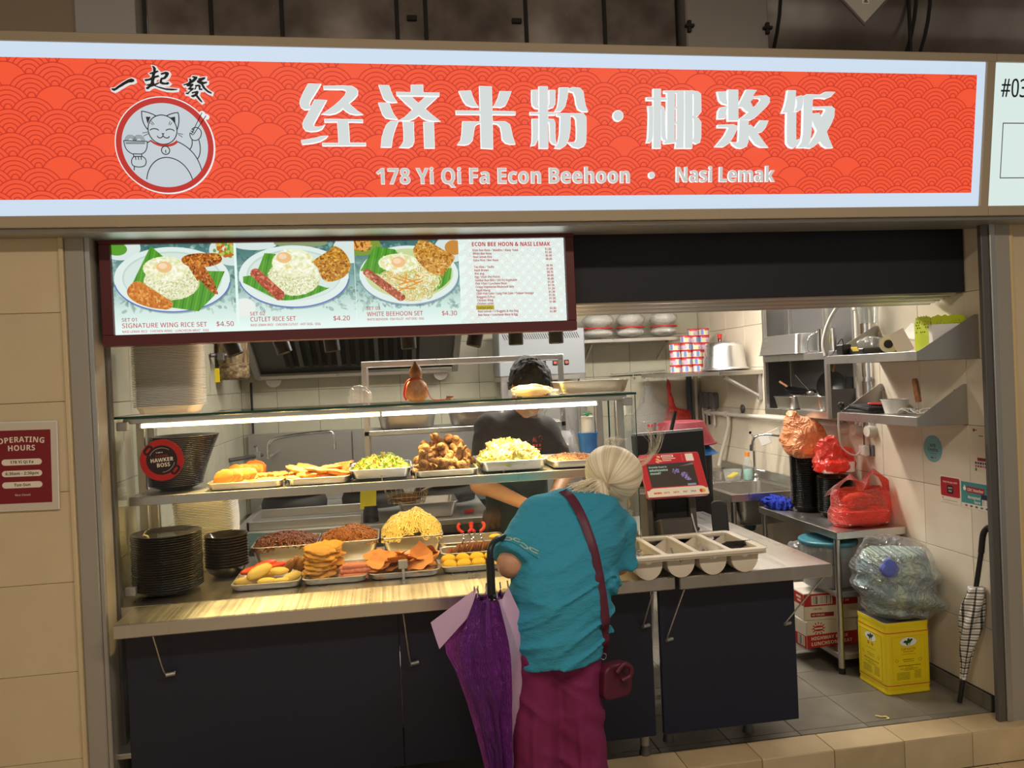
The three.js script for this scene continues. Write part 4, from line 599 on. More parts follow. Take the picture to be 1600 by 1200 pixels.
// ---------------------------------------------------------------- food
const crumbs = (a, b, bump = 0.004) => std({ map: tint(0.09, 256, a, b, 7, 13, 1.3), roughness: 0.62, bumpMap: T.crumb, bumpScale: bump });
const F = {
  hash: crumbs([0.62, 0.33, 0.10], [0.92, 0.62, 0.24]), fry: crumbs([0.58, 0.31, 0.10], [0.92, 0.64, 0.26]), cutlet: crumbs([0.66, 0.42, 0.14], [0.97, 0.76, 0.36], 0.007),
  wing: crumbs([0.38, 0.24, 0.10], [0.76, 0.54, 0.28]), nugget: crumbs([0.88, 0.66, 0.10], [1, 0.82, 0.22], 0.002), egg: std({ color: lin(0.80, 0.58, 0.13), roughness: 0.45, bumpMap: T.mottle, bumpScale: 0.002 }),
  sausage: std({ map: tint(0.05, 128, [0.80, 0.46, 0.35], [0.92, 0.62, 0.48], 5, 3), roughness: 0.4 }), skin: crumbs([0.70, 0.42, 0.20], [0.95, 0.68, 0.38], 0.004), chilli: std({ color: lin(0.65, 0.06, 0.015), roughness: 0.35 }),
  noodleDark: std({ map: tint(0.03, 64, [0.33, 0.17, 0.12], [0.56, 0.34, 0.22], 4, 3), roughness: 0.5 }), noodleBrown: std({ map: tint(0.03, 64, [0.56, 0.33, 0.13], [0.78, 0.52, 0.24], 4, 3), roughness: 0.5 }), noodleYellow: std({ map: tint(0.03, 64, [0.95, 0.84, 0.46], [1, 0.95, 0.68], 4, 3), roughness: 0.5 }),
};
const TG = [];   // shared patties
const patty = (rx, ry, rz, s, amp = 0.1) => smooth(blob(rx, ry, rz, amp * 1.25, 3.4, s, 3));
// pieces of one kind: the first is a Mesh, the rest are its clones
function pieces(name, geos, mat, label, cat, group, list) {
  const firsts = [];
  list.forEach(([p, r, s, own], i) => {
    const k = i % geos.length; let o;
    if (!firsts[k]) { o = firsts[k] = one(name, geos[k], mat, own || label, cat, [0, 0, 0], [0, 0, 0], group); } else { o = firsts[k].clone(); o.name = numbered(name); o.userData = { ...o.userData, label: own || label }; scene.add(o); }
    o.position.set(...p); o.rotation.set(...r); if (s) o.scale.setScalar(s);
  });
}
// shelf, from the plates towards the stallholder: patties, fillets, greens, wings, cabbage, nuts
tray(-0.592, SH, -0.44, 0.305, 0.32, 0.03, 'steel tray of hash browns beside the leaning plates');
tray(-0.300, SH, -0.44, 0.262, 0.32, 0.03, 'steel tray of fried fillets beside the greens');
tray(-0.044, SH + 0.008, -0.44, 0.268, 0.32, 0.042, 'steel tray of stir-fried greens on the shelf', M.alu, 0.02);
tray(0.232, SH, -0.44, 0.276, 0.32, 0.028, 'steel tray under the pile of chicken wings');
tray(0.524, SH + 0.006, -0.44, 0.300, 0.32, 0.045, 'steel tray heaped with stir-fried cabbage', M.alu, 0.02);
tray(0.822, SH + 0.004, -0.44, 0.270, 0.32, 0.032, 'steel tray of fried peanuts and anchovies');
{
  const G = [patty(0.05, 0.011, 0.034, 1), patty(0.052, 0.012, 0.033, 5), patty(0.047, 0.011, 0.035, 9)], L = [];
  for (let i = 0; i < 5; i++) L.push([[-0.69 + i * 0.022, SH + 0.044, -0.36 - i * 0.004], [1.15, 0.15, 0.45], 1]);
  for (let i = 0; i < 4; i++) L.push([[-0.66 + i * 0.026, SH + 0.052, -0.47], [1.25, 0.1, 0.35], 1]);
  L.push([[-0.585, SH + 0.064, -0.49], [1.3, -0.1, 0.2], 1.05], [[-0.6, SH + 0.03, -0.37], [0.2, 0.4, 0.1], 0.9]);
  pieces('hash_brown', G, F.hash, 'oval golden hash brown leaning in the first shelf tray', 'hash brown', 'hash browns in the first shelf tray', L);
  const Nn = [patty(0.027, 0.012, 0.022, 21), patty(0.025, 0.013, 0.023, 25)];
  pieces('fried_nugget', Nn, F.fry, 'small golden nugget lying beside the hash browns', 'nugget', 'nuggets beside the hash browns', Array.from({ length: 16 }, (_, i) => [[-0.56 + (i % 5) * 0.024, SH + 0.02 + (i > 9 ? 0.016 : 0), -0.35 - Math.floor(i / 5) * 0.045], [jit(0.3), rr(0, 3), jit(0.3)], 1]));
  const Fl = [patty(0.055, 0.012, 0.03, 31, 0.16), patty(0.05, 0.013, 0.028, 35, 0.18), patty(0.06, 0.011, 0.03, 39, 0.16)];
  pieces('fried_fillet', Fl, F.fry, 'crumbed fried fillet on the second shelf tray', 'fillet', 'fried fillets on the second shelf tray', Array.from({ length: 15 }, (_, i) => [[-0.39 + (i % 5) * 0.043, SH + 0.022 + (i > 4 ? 0.017 : 0) + (i > 9 ? 0.016 : 0), -0.35 - (i % 3) * 0.055], [jit(0.25), rr(-0.5, 0.5), jit(0.35)], 1]));
  pieces('fried_beancurd_square', [pl(cb(0.066, 0.014, 0.06, 0.004))], F.skin, 'square golden fried beancurd slab standing at the back of the fillet tray', 'fried beancurd', null, [[[-0.208, SH + 0.045, -0.42], [1.2, 0.1, 0.05]]]);
}
function heapStuff(name, label, cat, geo, mat, n, cx, cy, cz, ax, az, H, cols, s0, s1, p = 1) {   // loose pieces nobody could count
  const im = new THREE.InstancedMesh(geo, mat, n), m = new THREE.Matrix4(), c = new THREE.Color(); im.name = numbered(name); shade(im); im.userData.kind = 'stuff'; tag(im, label, cat); scene.add(im);
  for (let i = 0; i < n; i++) {
    const a = rr(0, 2 * PI), r = Math.sqrt(rnd()), x = r * cos(a), z = r * sin(a), top = H * (1 - r ** 2) ** (p * 0.75) * (0.75 + 0.35 * fbm(x * 2 + cx * 9, z * 2, 1)), y = cy + top * (i < n * 0.7 ? rr(0.85, 1.03) : rr(0.3, 1)), k = rr(s0, s1);
    m.compose(V(cx + ax * Math.sign(x) * abs(x) ** 0.8, y, cz + az * Math.sign(z) * abs(z) ** 0.8), new THREE.Quaternion().setFromEuler(new THREE.Euler(rr(0, 6), rr(0, 6), rr(0, 6))), V(k, k, k)); im.setMatrixAt(i, m);
    const q = cols[Math.floor(rnd() * cols.length)], v = rr(0.85, 1.1); im.setColorAt(i, c.setRGB(q[0] * v, q[1] * v, q[2] * v));
  }
  return im;
}
const bump = (cx, cy, cz, ax, az, H, mat, name, label, cat, p = 1) => {   // the heap under the loose pieces
  const rows = []; for (let j = 0; j <= 9; j++) { const r = 1 - j / 9 + 0.001; rows.push(ring(28, (t) => { const x = r * cos(t), z = r * sin(t); return [cx + ax * Math.sign(x) * abs(x) ** 0.8, cy + H * max(0, 1 - r * r) ** (p * 0.75) * 0.86 * (0.8 + 0.3 * fbm(x * 2 + cx * 9, z * 2, 1)), cz + az * Math.sign(z) * abs(z) ** 0.8]; })); }
  return part(name, 'lower_layer', loft(rows), mat);
};
{
  const strip = smooth(pl(tube([[-0.015, 0, 0], [-0.005, 0.004, 0.003], [0.006, 0.003, -0.002], [0.016, -0.002, 0.002]], 0.0036, 6, 5), [0, 0, 0], [0, 0, 0], [1, 0.8, 1.3]));
  const vm = std({ color: lin(1, 1, 1), roughness: 0.4 });
  { const heap = heapStuff('stir_fried_greens', 'shredded green vegetables and carrot heaped in the third shelf tray', 'vegetables', strip, vm, 900, -0.044, SH + 0.024, -0.44, 0.114, 0.138, 0.088, [[0.42, 0.58, 0.09], [0.55, 0.70, 0.16], [0.33, 0.5, 0.08], [0.62, 0.72, 0.25], [0.85, 0.36, 0.07], [0.5, 0.62, 0.12]], 0.7, 1.2);
    bump(-0.044, SH + 0.02, -0.44, 0.112, 0.135, 0.085, std({ color: lin(0.35, 0.45, 0.08), roughness: 0.5 }), heap, '', ''); }
  const leafP = smooth(blob(0.02, 0.005, 0.015, 0.5, 2.2, 3, 2));
  { const heap = heapStuff('stir_fried_cabbage', 'chopped pale yellow cabbage heaped beside the chicken wings', 'vegetables', leafP, std({ color: lin(1, 1, 1), roughness: 0.38, bumpMap: T.fine, bumpScale: 0.002 }), 650, 0.524, SH + 0.026, -0.44, 0.134, 0.142, 0.105, [[0.66, 0.62, 0.22], [0.58, 0.60, 0.18], [0.74, 0.68, 0.32], [0.50, 0.55, 0.15], [0.72, 0.58, 0.20], [0.68, 0.42, 0.14]], 0.7, 1.3, 0.8);
    bump(0.524, SH + 0.02, -0.44, 0.13, 0.138, 0.108, std({ color: lin(0.66, 0.62, 0.28), roughness: 0.5 }), heap, '', '', 0.8); }
  const nut = smooth(blob(0.0085, 0.0065, 0.0065, 0.12, 2, 4, 1));
  { const heap = heapStuff('fried_peanuts', 'red-brown fried peanuts and anchovies in the last shelf tray', 'peanuts', nut, std({ color: lin(1, 1, 1), roughness: 0.35 }), 800, 0.822, SH + 0.016, -0.44, 0.12, 0.142, 0.036, [[0.50, 0.19, 0.06], [0.62, 0.26, 0.08], [0.42, 0.14, 0.05], [0.72, 0.36, 0.14]], 0.8, 1.25, 0.5);
    bump(0.822, SH + 0.012, -0.44, 0.118, 0.14, 0.03, std({ color: lin(0.32, 0.12, 0.03), roughness: 0.5 }), heap, '', '', 0.6); }
  // chicken wings: two bent joints of one wing
  const wingF = (A, B, C) => (x, y, z) => smin(smin(cap(x, y, z, A, B, 0.019, 0.0125), cap(x, y, z, B, C, 0.0135, 0.012), 0.012), cap(x, y, z, C, [C[0] + 0.016, C[1] - 0.012, C[2]], 0.009, 0.004), 0.01) + 0.0035 * fbm(x * 90, y * 90, z * 90, 2);
  const W = [net(wingF([-0.035, -0.01, 0], [0.003, 0.018, 0.004], [0.042, -0.012, 0]), [-0.07, -0.05, -0.035], [0.075, 0.05, 0.035], 0.005), net(wingF([-0.04, 0, 0], [0, 0.01, 0.01], [0.03, -0.025, -0.004]), [-0.07, -0.06, -0.035], [0.07, 0.045, 0.04], 0.005), net((x, y, z) => smin(cap(x, y, z, [-0.03, 0, 0], [0.012, 0, 0], 0.02, 0.014), cap(x, y, z, [0.01, 0, 0], [0.04, 0.004, 0], 0.011, 0.007), 0.012) + 0.003 * fbm(x * 90, y * 90, z * 90, 2), [-0.06, -0.03, -0.03], [0.06, 0.03, 0.03], 0.005)];
  const L = []; for (const [lay, n, rx, rz, y] of [[0, 20, 0.105, 0.115, 0.036], [1, 17, 0.10, 0.105, 0.064], [2, 13, 0.08, 0.085, 0.09], [3, 8, 0.06, 0.06, 0.11], [4, 3, 0.03, 0.03, 0.128]]) for (let i = 0; i < n; i++) { const a = i / n * 2 * PI + lay, r = i % 3 ? 1 : 0.5; L.push([[0.236 + rx * r * cos(a) - 0.004, SH + y + jit(0.006), -0.44 + rz * r * sin(a)], [rr(0, 6), rr(0, 6), jit(0.7)], rr(0.92, 1.15)]); }
  pieces('chicken_wing', W, F.wing, 'brown fried chicken wing in the pile on the shelf', 'chicken wing', 'chicken wings piled on the shelf', L);
}
// counter, front row
tray(-0.52, CT, -0.375, 0.272, 0.32, 0.028, 'dark-rimmed tray of pale yellow rolls and red fishcake at the end of the front row', M.steelDull);
tray(-0.246, CT, -0.375, 0.262, 0.32, 0.028, 'dark-rimmed tray of fried cutlets and pink sausages in the front row', M.steelDull);
tray(0.036, CT, -0.375, 0.290, 0.32, 0.028, 'dark-rimmed tray of orange beancurd skin slices in the front row', M.steelDull);
tray(0.340, CT, -0.315, 0.300, 0.16, 0.028, 'shallow tray with a row of yellow nuggets in the front row', M.steelDull);
tray(0.350, CT, -0.49, 0.300, 0.16, 0.045, 'tray of orange crackers behind the yellow nuggets', M.pan);
tray(0.360, CT, -0.68, 0.310, 0.19, 0.055, 'steel tray holding red-handled tongs behind the crackers', M.pan);
{
  const roll = [smooth(blob(0.062, 0.026, 0.028, 0.05, 1.2, 3, 3)), smooth(blob(0.05, 0.018, 0.032, 0.08, 1.4, 8, 3))];
  pieces('egg_roll', roll, F.egg, 'plump pale yellow roll in the tray beside the cutlets', 'egg roll', 'pale yellow rolls in the end tray', [[[-0.555, CT + 0.056, -0.31], [0, 0.75, 0.25], 1], [[-0.475, CT + 0.052, -0.315], [0.2, -0.2, 0], 0.8], [[-0.615, CT + 0.028, -0.29], [0, 0.2, 0], 0.6], [[-0.52, CT + 0.026, -0.265], [0, 0.1, 0], 0.75], [[-0.425, CT + 0.03, -0.285], [0, 0.5, 0.2], 0.75], [[-0.46, CT + 0.028, -0.25], [0, 0.3, 0], 0.6], [[-0.545, CT + 0.03, -0.36], [0, 0.4, 0], 0.8]]);
  pieces('chilli_fishcake', [smooth(blob(0.045, 0.014, 0.02, 0.08, 1.5, 2, 3))], F.chilli, 'glossy red chilli fishcake behind the pale yellow rolls', 'fishcake', 'red fishcakes in the end tray', [[[-0.60, CT + 0.045, -0.40], [0, 0.6, 0.1], 1.1], [[-0.55, CT + 0.055, -0.45], [0, 0.5, 0.1], 1.1], [[-0.50, CT + 0.05, -0.43], [0, 0.7, 0], 1.1], [[-0.57, CT + 0.03, -0.47], [0, 0.5, 0], 1.1]]);
  pieces('fried_dumpling', [smooth(blob(0.017, 0.03, 0.018, 0.12, 1.6, 5, 3))], F.wing, 'brown fried dumpling standing beside the red fishcakes', 'dumpling', 'fried dumplings in the end tray', [[[-0.445, CT + 0.05, -0.40], [0.1, 0, -0.3], 1], [[-0.42, CT + 0.055, -0.43], [0, 0, -0.2], 1.05], [[-0.395, CT + 0.05, -0.41], [0, 0, -0.3], 1.1]]);
  const cut = [patty(0.066, 0.013, 0.05, 51, 0.2), patty(0.062, 0.014, 0.052, 55, 0.2), patty(0.068, 0.013, 0.048, 59, 0.22)];
  pieces('fried_cutlet', cut, F.cutlet, 'large crumbed fried cutlet in the stack on the front row', 'cutlet', 'fried cutlets stacked in the front row', Array.from({ length: 14 }, (_, i) => [[-0.30 + (i & 1 ? 0.016 : -0.01) + jit(0.008), CT + 0.026 + Math.floor(i / 2) * 0.0165, -0.33 - (i & 1) * 0.06], [0.22 + jit(0.1), rr(-0.4, 0.4), jit(0.15)], 1]));
  pieces('sausage', [smooth(pl(cyl(0.0115, 0.0115, 0.1, 14), [0, 0, 0], [0, 0, PI / 2])), net((x, y, z) => cap(x, y, z, [-0.055, 0, 0], [0.055, 0.002, 0], 0.0125, 0.0125), [-0.08, -0.02, -0.02], [0.08, 0.02, 0.02], 0.004)], F.sausage, 'pink sausage lying beside the stacked cutlets', 'sausage', 'pink sausages in the front row', Array.from({ length: 11 }, (_, i) => [[-0.168 + jit(0.006), CT + 0.018 + Math.floor(i / 5) * 0.019, -0.26 - (i % 5) * 0.027 - (i > 4 ? 0.012 : 0)], [0, jit(0.1), 0], 1]));
  const tri = [3, 11, 19].map((k) => smooth(loft(Array.from({ length: 9 }, (_, j) => Array.from({ length: 11 }, (_, i) => { const u = (i / 10 - 0.5) * 0.105, v = (j / 8 - 0.5) * 0.078, q = 0.016 * fbm(u * 26 + k, v * 26, k, 2); return [u * (1 + 0.25 * n3(v * 30, k, 1)), q + 0.16 * abs(u) * (k & 1) + 2.6 * v * v, v * (1 + 0.3 * n3(u * 30, k, 5))]; })), false)));
  F.skin.side = THREE.DoubleSide; pieces('beancurd_skin_slice', tri, F.skin, 'orange fried beancurd skin slice in the front row tray', 'fried beancurd', 'orange beancurd skin slices in the front row', Array.from({ length: 26 }, (_, i) => [[-0.07 + (i % 6) * 0.042 + jit(0.01), CT + 0.018 + Math.floor(i / 6) * 0.0125, -0.28 - (i % 4) * 0.052], [jit(0.5) + (i % 6 === 4 ? 0.8 : 0.15), rr(0, 6), jit(0.4)], rr(0.85, 1.15)]));
  pieces('yellow_nugget', [patty(0.031, 0.016, 0.026, 71, 0.06), patty(0.032, 0.015, 0.025, 75, 0.07)], F.nugget, 'yellow nugget in the row at the front of the counter tray', 'nugget', 'row of yellow nuggets at the front', Array.from({ length: 10 }, (_, i) => [[0.225 + (i % 5) * 0.062, CT + 0.028 + (i > 4 ? 0.012 : 0), -0.285 - (i > 4 ? 0.055 : 0)], [0.5, jit(0.2), 0], 1]));
  pieces('cracker_slice', [pl(cyl(0.028, 0.028, 0.004, 16))], F.hash, 'orange round cracker standing in the row behind the yellow nuggets', 'cracker', 'row of orange crackers', Array.from({ length: 20 }, (_, i) => [[0.235 + i * 0.0125, CT + 0.05 + (i < 3 ? -0.015 : 0), -0.475 + jit(0.012)], [jit(0.2), 0, 1.1 + jit(0.15)], 1]));
  for (const [x, l] of [[0.335, 'red-handled tongs lying in the steel tray, nearer the yellow noodles'], [0.39, 'red-handled tongs lying in the steel tray, nearer the customer']]) {
    const t = thing('tongs', l, 'tongs', [x, CT + 0.05, -0.66], jit(0.3));
    for (const s of [-1, 1]) { part(t, 'blade', tube([[s * 0.035, 0.004, 0.09], [s * 0.02, 0.01, 0.04], [s * 0.012, 0.035, 0]], 0.004, 12, 6), M.chrome); part(t, 'grip', tube([[s * 0.012, 0.035, 0], [s * 0.03, 0.05, -0.015], [s * 0.032, 0.066, -0.025], [s * 0.022, 0.074, -0.03]], 0.0075, 12, 8), M.red, 'red plastic grip'); }
  }
  pieces('egg_slice', [smooth(blob(0.03, 0.012, 0.02, 0.08, 1.5, 6, 2))], F.nugget, 'pale yellow omelette slice in the tongs tray beside the customer', 'omelette slice', null, [[[0.47, CT + 0.062, -0.64], [0, 0.3, 0]]]);
}
// counter, second row: deep pans of noodles
function noodles(x, w, H, mat, n, r, label, pan) {
  const z = -0.725, d = 0.27, h = 0.098;
  tray(x, CT, z, w, d, h, pan, M.pan, 0.028, 'deep_pan');
  const surf = (a, b) => CT + h - 0.012 + H * max(0, 1 - (a / (w * 0.5)) ** 2 * 0.95 - (b / (d * 0.5)) ** 2 * 0.9) ** 0.7 * (0.9 + 0.3 * fbm(a * 12 + x * 7, b * 12, 3));
  const gs = [], rows = [];
  for (let j = 0; j <= 10; j++) { const q = 1 - j / 10 + 0.002; rows.push(ring(32, (t) => { const a = q * (w * 0.5 - 0.02) * clamp(1.2 * cos(t), -1, 1), b = q * (d * 0.5 - 0.02) * clamp(1.2 * sin(t), -1, 1); return [x + a, surf(a, b) - 0.015, z + b]; })); }
  gs.push(loft(rows));
  for (let i = 0; i < n; i++) {
    const a0 = jit(w * 0.5 - 0.012), b0 = jit(d * 0.5 - 0.012), pts = []; let t = rr(0, 6), a = a0, b = b0; const turn = jit(0.9);
    for (let k = 0; k < 5; k++) { pts.push([x + a, surf(a, b) + rr(-0.011, 0.008), z + b]); a = clamp(a + 0.011 * cos(t), -w / 2 + 0.004, w / 2 - 0.004); b = clamp(b + 0.011 * sin(t), -d / 2 + 0.004, d / 2 - 0.004); t += turn + jit(0.5); }
    gs.push(tube(pts, r, 7, 4));
  }
  return stuff('noodles', mergeGeometries(gs), mat, label, 'noodles');
}
noodles(-0.492, 0.292, 0.05, F.noodleDark, 900, 0.003, 'dark brown fried noodles in the deep pan behind the yellow rolls', 'deep steel pan of dark noodles, first of the second row');
noodles(-0.205, 0.272, 0.062, F.noodleBrown, 1000, 0.0019, 'thin reddish brown bee hoon in the middle deep pan', 'deep steel pan of brown bee hoon, middle of the second row');
noodles(0.082, 0.288, 0.128, F.noodleYellow, 1300, 0.0027, 'tall heap of pale yellow noodles in the last deep pan', 'deep steel pan heaped with yellow noodles');
// ---------------------------------------------------------------- on the side counter
{
  const t = thing('cutlery_holder', 'cream plastic four-compartment cutlery holder at the front of the side counter', 'cutlery holder', [1.165, CT, -0.03]);
  const W = 0.56, D = 0.37, xs = [-0.198, -0.066, 0.066, 0.198], rim = shapeOf(rrect(W, D, 0.025, 5), xs.map((x) => rrect(0.116, 0.315, 0.012, 3).map(([a, b]) => [a + x, b])));
  part(t, 'rim', pl(ext(rim, 0.008, 0.003, 2), [0, 0.087, 0], [-PI / 2, 0, 0]), M.cream);
  for (const x of xs) {
    const U = (r, z, s = 1) => { const p = [[-r, 0.092, z]]; for (let i = 0; i <= 14; i++) { const a = PI + i / 14 * PI; p.push([r * cos(a) * (1 + 0), 0.0 + max(0.001, 0.0615 * s + (0.06 * s) * sin(a)), z]); } p.push([r, 0.092, z]); return p.map(([a, b, c]) => [x + a, b, c]); };
    part(t, 'compartment', loft([U(0, 0.154, 0).map(([a, b, c]) => [x, 0.06, c]), U(0.054, 0.155, 0.97), U(0.0585, 0.149), U(0.0585, -0.149), U(0.054, -0.155, 0.97), U(0, -0.154, 0).map(([a, b, c]) => [x, 0.06, c])], false), M.cream);
  }
  part(t, 'skirt', mer(...[-0.178, 0.178].map((z) => bx(-W / 2 + 0.004, W / 2 - 0.004, 0.076, 0.09, z - 0.004, z + 0.004, 0.002))), M.cream);
  const spoonG = [mer(smooth(pl(blob(0.017, 0.004, 0.026, 0, 1, 1, 2), [0, 0, 0.07])), bar([0, 0, 0.05], [0, 0.003, -0.075], 0.008, 0.003)), mer(bar([0, 0, 0.02], [0, 0.003, -0.09], 0.008, 0.003), bx(-0.011, 0.011, -0.002, 0.002, 0.018, 0.045, 0.001), ...[-0.009, -0.003, 0.003, 0.009].map((x) => bx(x - 0.0018, x + 0.0018, -0.001, 0.001, 0.04, 0.08, 0.0005)))];
  const lay = (name, k, mat, label, n, x, z0, yy, tilt) => pieces(name, [spoonG[k]], mat, label, name.replace(/^\w+_/, ''), label.split(' in ')[1] ? 'cutlery in ' + label.split(' in ')[1] : null, Array.from({ length: n }, (_, i) => [[1.165 + x + jit(0.03), CT + yy + (i % 5) * 0.009, -0.03 + z0 + jit(0.03)], [tilt + jit(0.2), jit(0.5) + (i & 1 ? PI : 0), jit(0.5)], 1]));
  lay('steel_spoon', 0, M.chrome, 'steel spoon in the first holder compartment, nearest the customer', 7, xs[0], 0.0, 0.035, -0.1);
  lay('black_spoon', 0, M.black, 'black spoon in the first holder compartment, nearest the customer', 5, xs[0], 0.02, 0.045, -0.1);
  lay('black_spoon', 0, M.black, 'black spoon in the second holder compartment', 6, xs[1], 0.02, 0.03, -0.1);
  lay('steel_fork', 1, M.chrome, 'steel fork in the third holder compartment', 10, xs[2], 0.01, 0.028, -0.05);
  lay('steel_spoon', 0, M.chrome, 'steel spoon in the third holder compartment', 6, xs[2], 0.03, 0.04, -0.05);
  pieces('black_fork', [spoonG[1]], M.black, 'black plastic fork fanned in the last holder compartment', 'fork', 'black forks in the last compartment', Array.from({ length: 12 }, (_, i) => [[1.165 + xs[3] - 0.035 + i * 0.0075, CT + 0.062, -0.05], [-0.42, 0.12 + i * 0.02, 1.3], 1]));
}
{
  // payment screen on its stand, leaning back
  const t = thing('payment_kiosk', 'black payment stand with a tilted screen in a red and cream frame', 'payment terminal', [1.275, CT + 0.001, -0.4], 0.0), tilt = -0.588;
  const screen = canvasTex(640, 480, (g, w, h) => {
    g.fillStyle = '#c5363a'; g.fillRect(0, 0, w, h); g.fillStyle = '#ead9bf'; g.beginPath(); g.moveTo(20, 480); g.lineTo(20, 430); g.quadraticCurveTo(25, 390, 80, 385); g.lineTo(565, 385); g.quadraticCurveTo(620, 390, 625, 430); g.lineTo(625, 480); g.fill(); g.fillRect(0, 410, w, 70);
    g.fillStyle = '#474039'; g.fillRect(58, 112, 500, 262); g.fillStyle = '#3a3f6e'; g.fillRect(58, 110, 500, 6); const q = g.createLinearGradient(400, 120, 558, 200); q.addColorStop(0, '#55504a'); q.addColorStop(1, '#9a9690'); g.fillStyle = q; g.beginPath(); g.moveTo(360, 160); g.lineTo(540, 118); g.lineTo(556, 118); g.lineTo(556, 140); g.fill();
    g.fillStyle = '#bfe3d4'; g.font = 'bold 26px sans-serif'; g.fillText('Outside food in', 74, 158, 210); g.font = 'bold 36px sans-serif'; g.fillText('wholesome', 74, 196, 220); g.fillText('mood?', 76, 232, 130);
    for (let i = 0; i < 90; i++) { g.fillStyle = ['#8f83c4', '#b79ad0', '#6f66a8', '#a58fd8'][i % 4]; g.beginPath(); const c = i % 3; g.arc([350, 430, 455][c] + jit(34), [205, 250, 290][c] + jit(22), rr(2, 9), 0, 7); g.fill(); }
    g.fillStyle = '#8fa4c4'; g.fillRect(440, 352, 90, 20);
    g.fillStyle = '#f3e4d2'; g.beginPath(); g.roundRect(235, 14, 130, 26, 6); g.fill(); g.fillStyle = '#8f2a2c'; for (let i = 0; i < 9; i++) g.fillRect(246 + i * 12, 21, 9, 12); g.fillStyle = '#f3d9c6'; for (let i = 0; i < 12; i++) { g.fillRect(240 + i * 12, 50, 9, 12); if (i < 8) g.fillRect(240 + i * 12, 71, 9, 12); } for (const [x, y] of [[205, 30], [190, 60], [182, 88], [214, 78]]) { g.fillStyle = '#eab98a'; g.beginPath(); g.ellipse(x, y, 20, 11, 0.4, 0, 7); g.fill(); }
    g.strokeStyle = '#f0d5c8'; g.lineWidth = 2; g.beginPath(); g.moveTo(455, 16); g.lineTo(455, 92); g.stroke(); g.fillStyle = '#efe3cf'; g.fillRect(492, 12, 84, 84);
    g.fillStyle = '#d8602f'; for (const [x, w] of [[66, 18], [86, 14], [104, 26], [134, 12]]) g.fillRect(x, 430, w, 20); g.font = 'bold 26px sans-serif'; for (const [s, x, c] of [['NETS', 168, '#b55a4c'], ['NETS', 268, '#b8322c'], ['VISA', 452, '#33497f']]) { g.fillStyle = c; g.fillText(s, x, 450, 76); } g.fillStyle = '#555'; g.fillText('PAY', 372, 450, 46); g.fillStyle = '#d33a2a'; g.beginPath(); g.arc(566, 440, 20, 0, 7); g.fill(); g.fillStyle = 'rgba(235,160,50,.85)'; g.beginPath(); g.arc(590, 440, 20, 0, 7); g.fill();
  });
  const p = part(t, 'screen_frame', pl(ext(shapeOf(rrect(0.29, 0.216, 0.012)), 0.014, 0.002, 2), [0, 0, -0.009]), std({ color: lin(0.6, 0.12, 0.12), roughness: 0.4 }), null, [0, 0.328, 0], [tilt, 0, 0]);
  const lay = part(p, 'screen_print', pl(new THREE.PlaneGeometry(0.288, 0.214), [0, 0, 0.0078]), std({ map: screen, roughness: 0.28, emissive: lin(1, 1, 1), emissiveMap: screen, emissiveIntensity: 0.25 }));
  part(t, 'housing', mer(pl(cb(0.19, 0.15, 0.03, 0.004), [0, 0.325, -0.035], [tilt, 0, 0]), bx(-0.075, 0.085, 0.06, 0.3, -0.13, -0.05, 0.006)), M.blackMatte);
  for (const x of [-0.11, 0.1]) part(t, 'side_leg', pl(cb(0.03, 0.24, 0.11, 0.004), [x, 0.12, -0.075], [-0.12, 0, 0]), std({ color: lin(0.09, 0.078, 0.068), roughness: 0.5 }));
  part(t, 'printer', pl(cb(0.155, 0.085, 0.12, 0.008), [0.0, 0.078, -0.03], [-0.25, 0, 0]), std({ color: lin(0.085, 0.075, 0.062), roughness: 0.4 }));
  part(t, 'base', bx(-0.12, 0.115, 0, 0.02, -0.14, 0.05, 0.006), M.black);
  const r = thing('card_reader', 'black handheld card reader leaning in its cradle beside the payment stand', 'card reader', [1.475, CT, -0.36], -0.45);
  part(r, 'body', pl(ext(shapeOf(rrect(0.062, 0.17, 0.02)), 0.022, 0.006, 3), [0, 0.11, -0.01], [-0.2, 0, 0.06]), M.black);
  part(r, 'screen', pl(cb(0.046, 0.09, 0.002, 0.0006), [0.002, 0.13, 0.012], [-0.2, 0, 0.06]), phy({ color: lin(0.01, 0.01, 0.012), roughness: 0.08 }));
  part(r, 'cradle', pl(lathe([[0, 0], [0.055, 0], [0.052, 0.012], [0.03, 0.03], [0, 0.034]], 28), [0, 0, 0]), M.blackMatte);
  part(r, 'status_light', pl(cb(0.012, 0.004, 0.003, 0.0005), [-0.02, 0.196, -0.004]), glow(0.05, 0.8, 0.3, 1));
  const b = thing('receipt_box', 'small flat black box with a white label beside the payment stand', 'box', [1.095, CT + 0.001, -0.34], 0.2);
  part(b, 'case', bx(-0.05, 0.05, 0, 0.03, -0.04, 0.04, 0.004), M.black); part(b, 'paper_label', bx(-0.02, 0.02, 0.03, 0.031, -0.018, 0.0, 0.0003), M.white);
  one('cable', tube([[1.365, CT + 0.17, -0.44], [1.37, CT + 0.06, -0.38], [1.39, CT + 0.012, -0.33], [1.36, CT + 0.006, -0.25], [1.30, CT + 0.03, -0.255], [1.26, CT + 0.045, -0.24], [1.25, CT + 0.02, -0.26], [1.28, CT + 0.006, -0.24]], 0.004, 50, 6), M.whitePlastic, 'white cable curling down from the payment screen', 'cable');
  one('cable', tube([[1.24, CT + 0.005, -0.25], [1.3, CT + 0.03, -0.25], [1.34, CT + 0.012, -0.27], [1.40, CT + 0.004, -0.3], [1.44, CT + 0.006, -0.3]], 0.003, 40, 6), M.black, 'thin black cable lying before the payment stand', 'cable');
  const m = thing('order_monitor', 'large black monitor seen from behind, over the red payment screen', 'monitor', [1.40, CT, -0.78], 0.08);
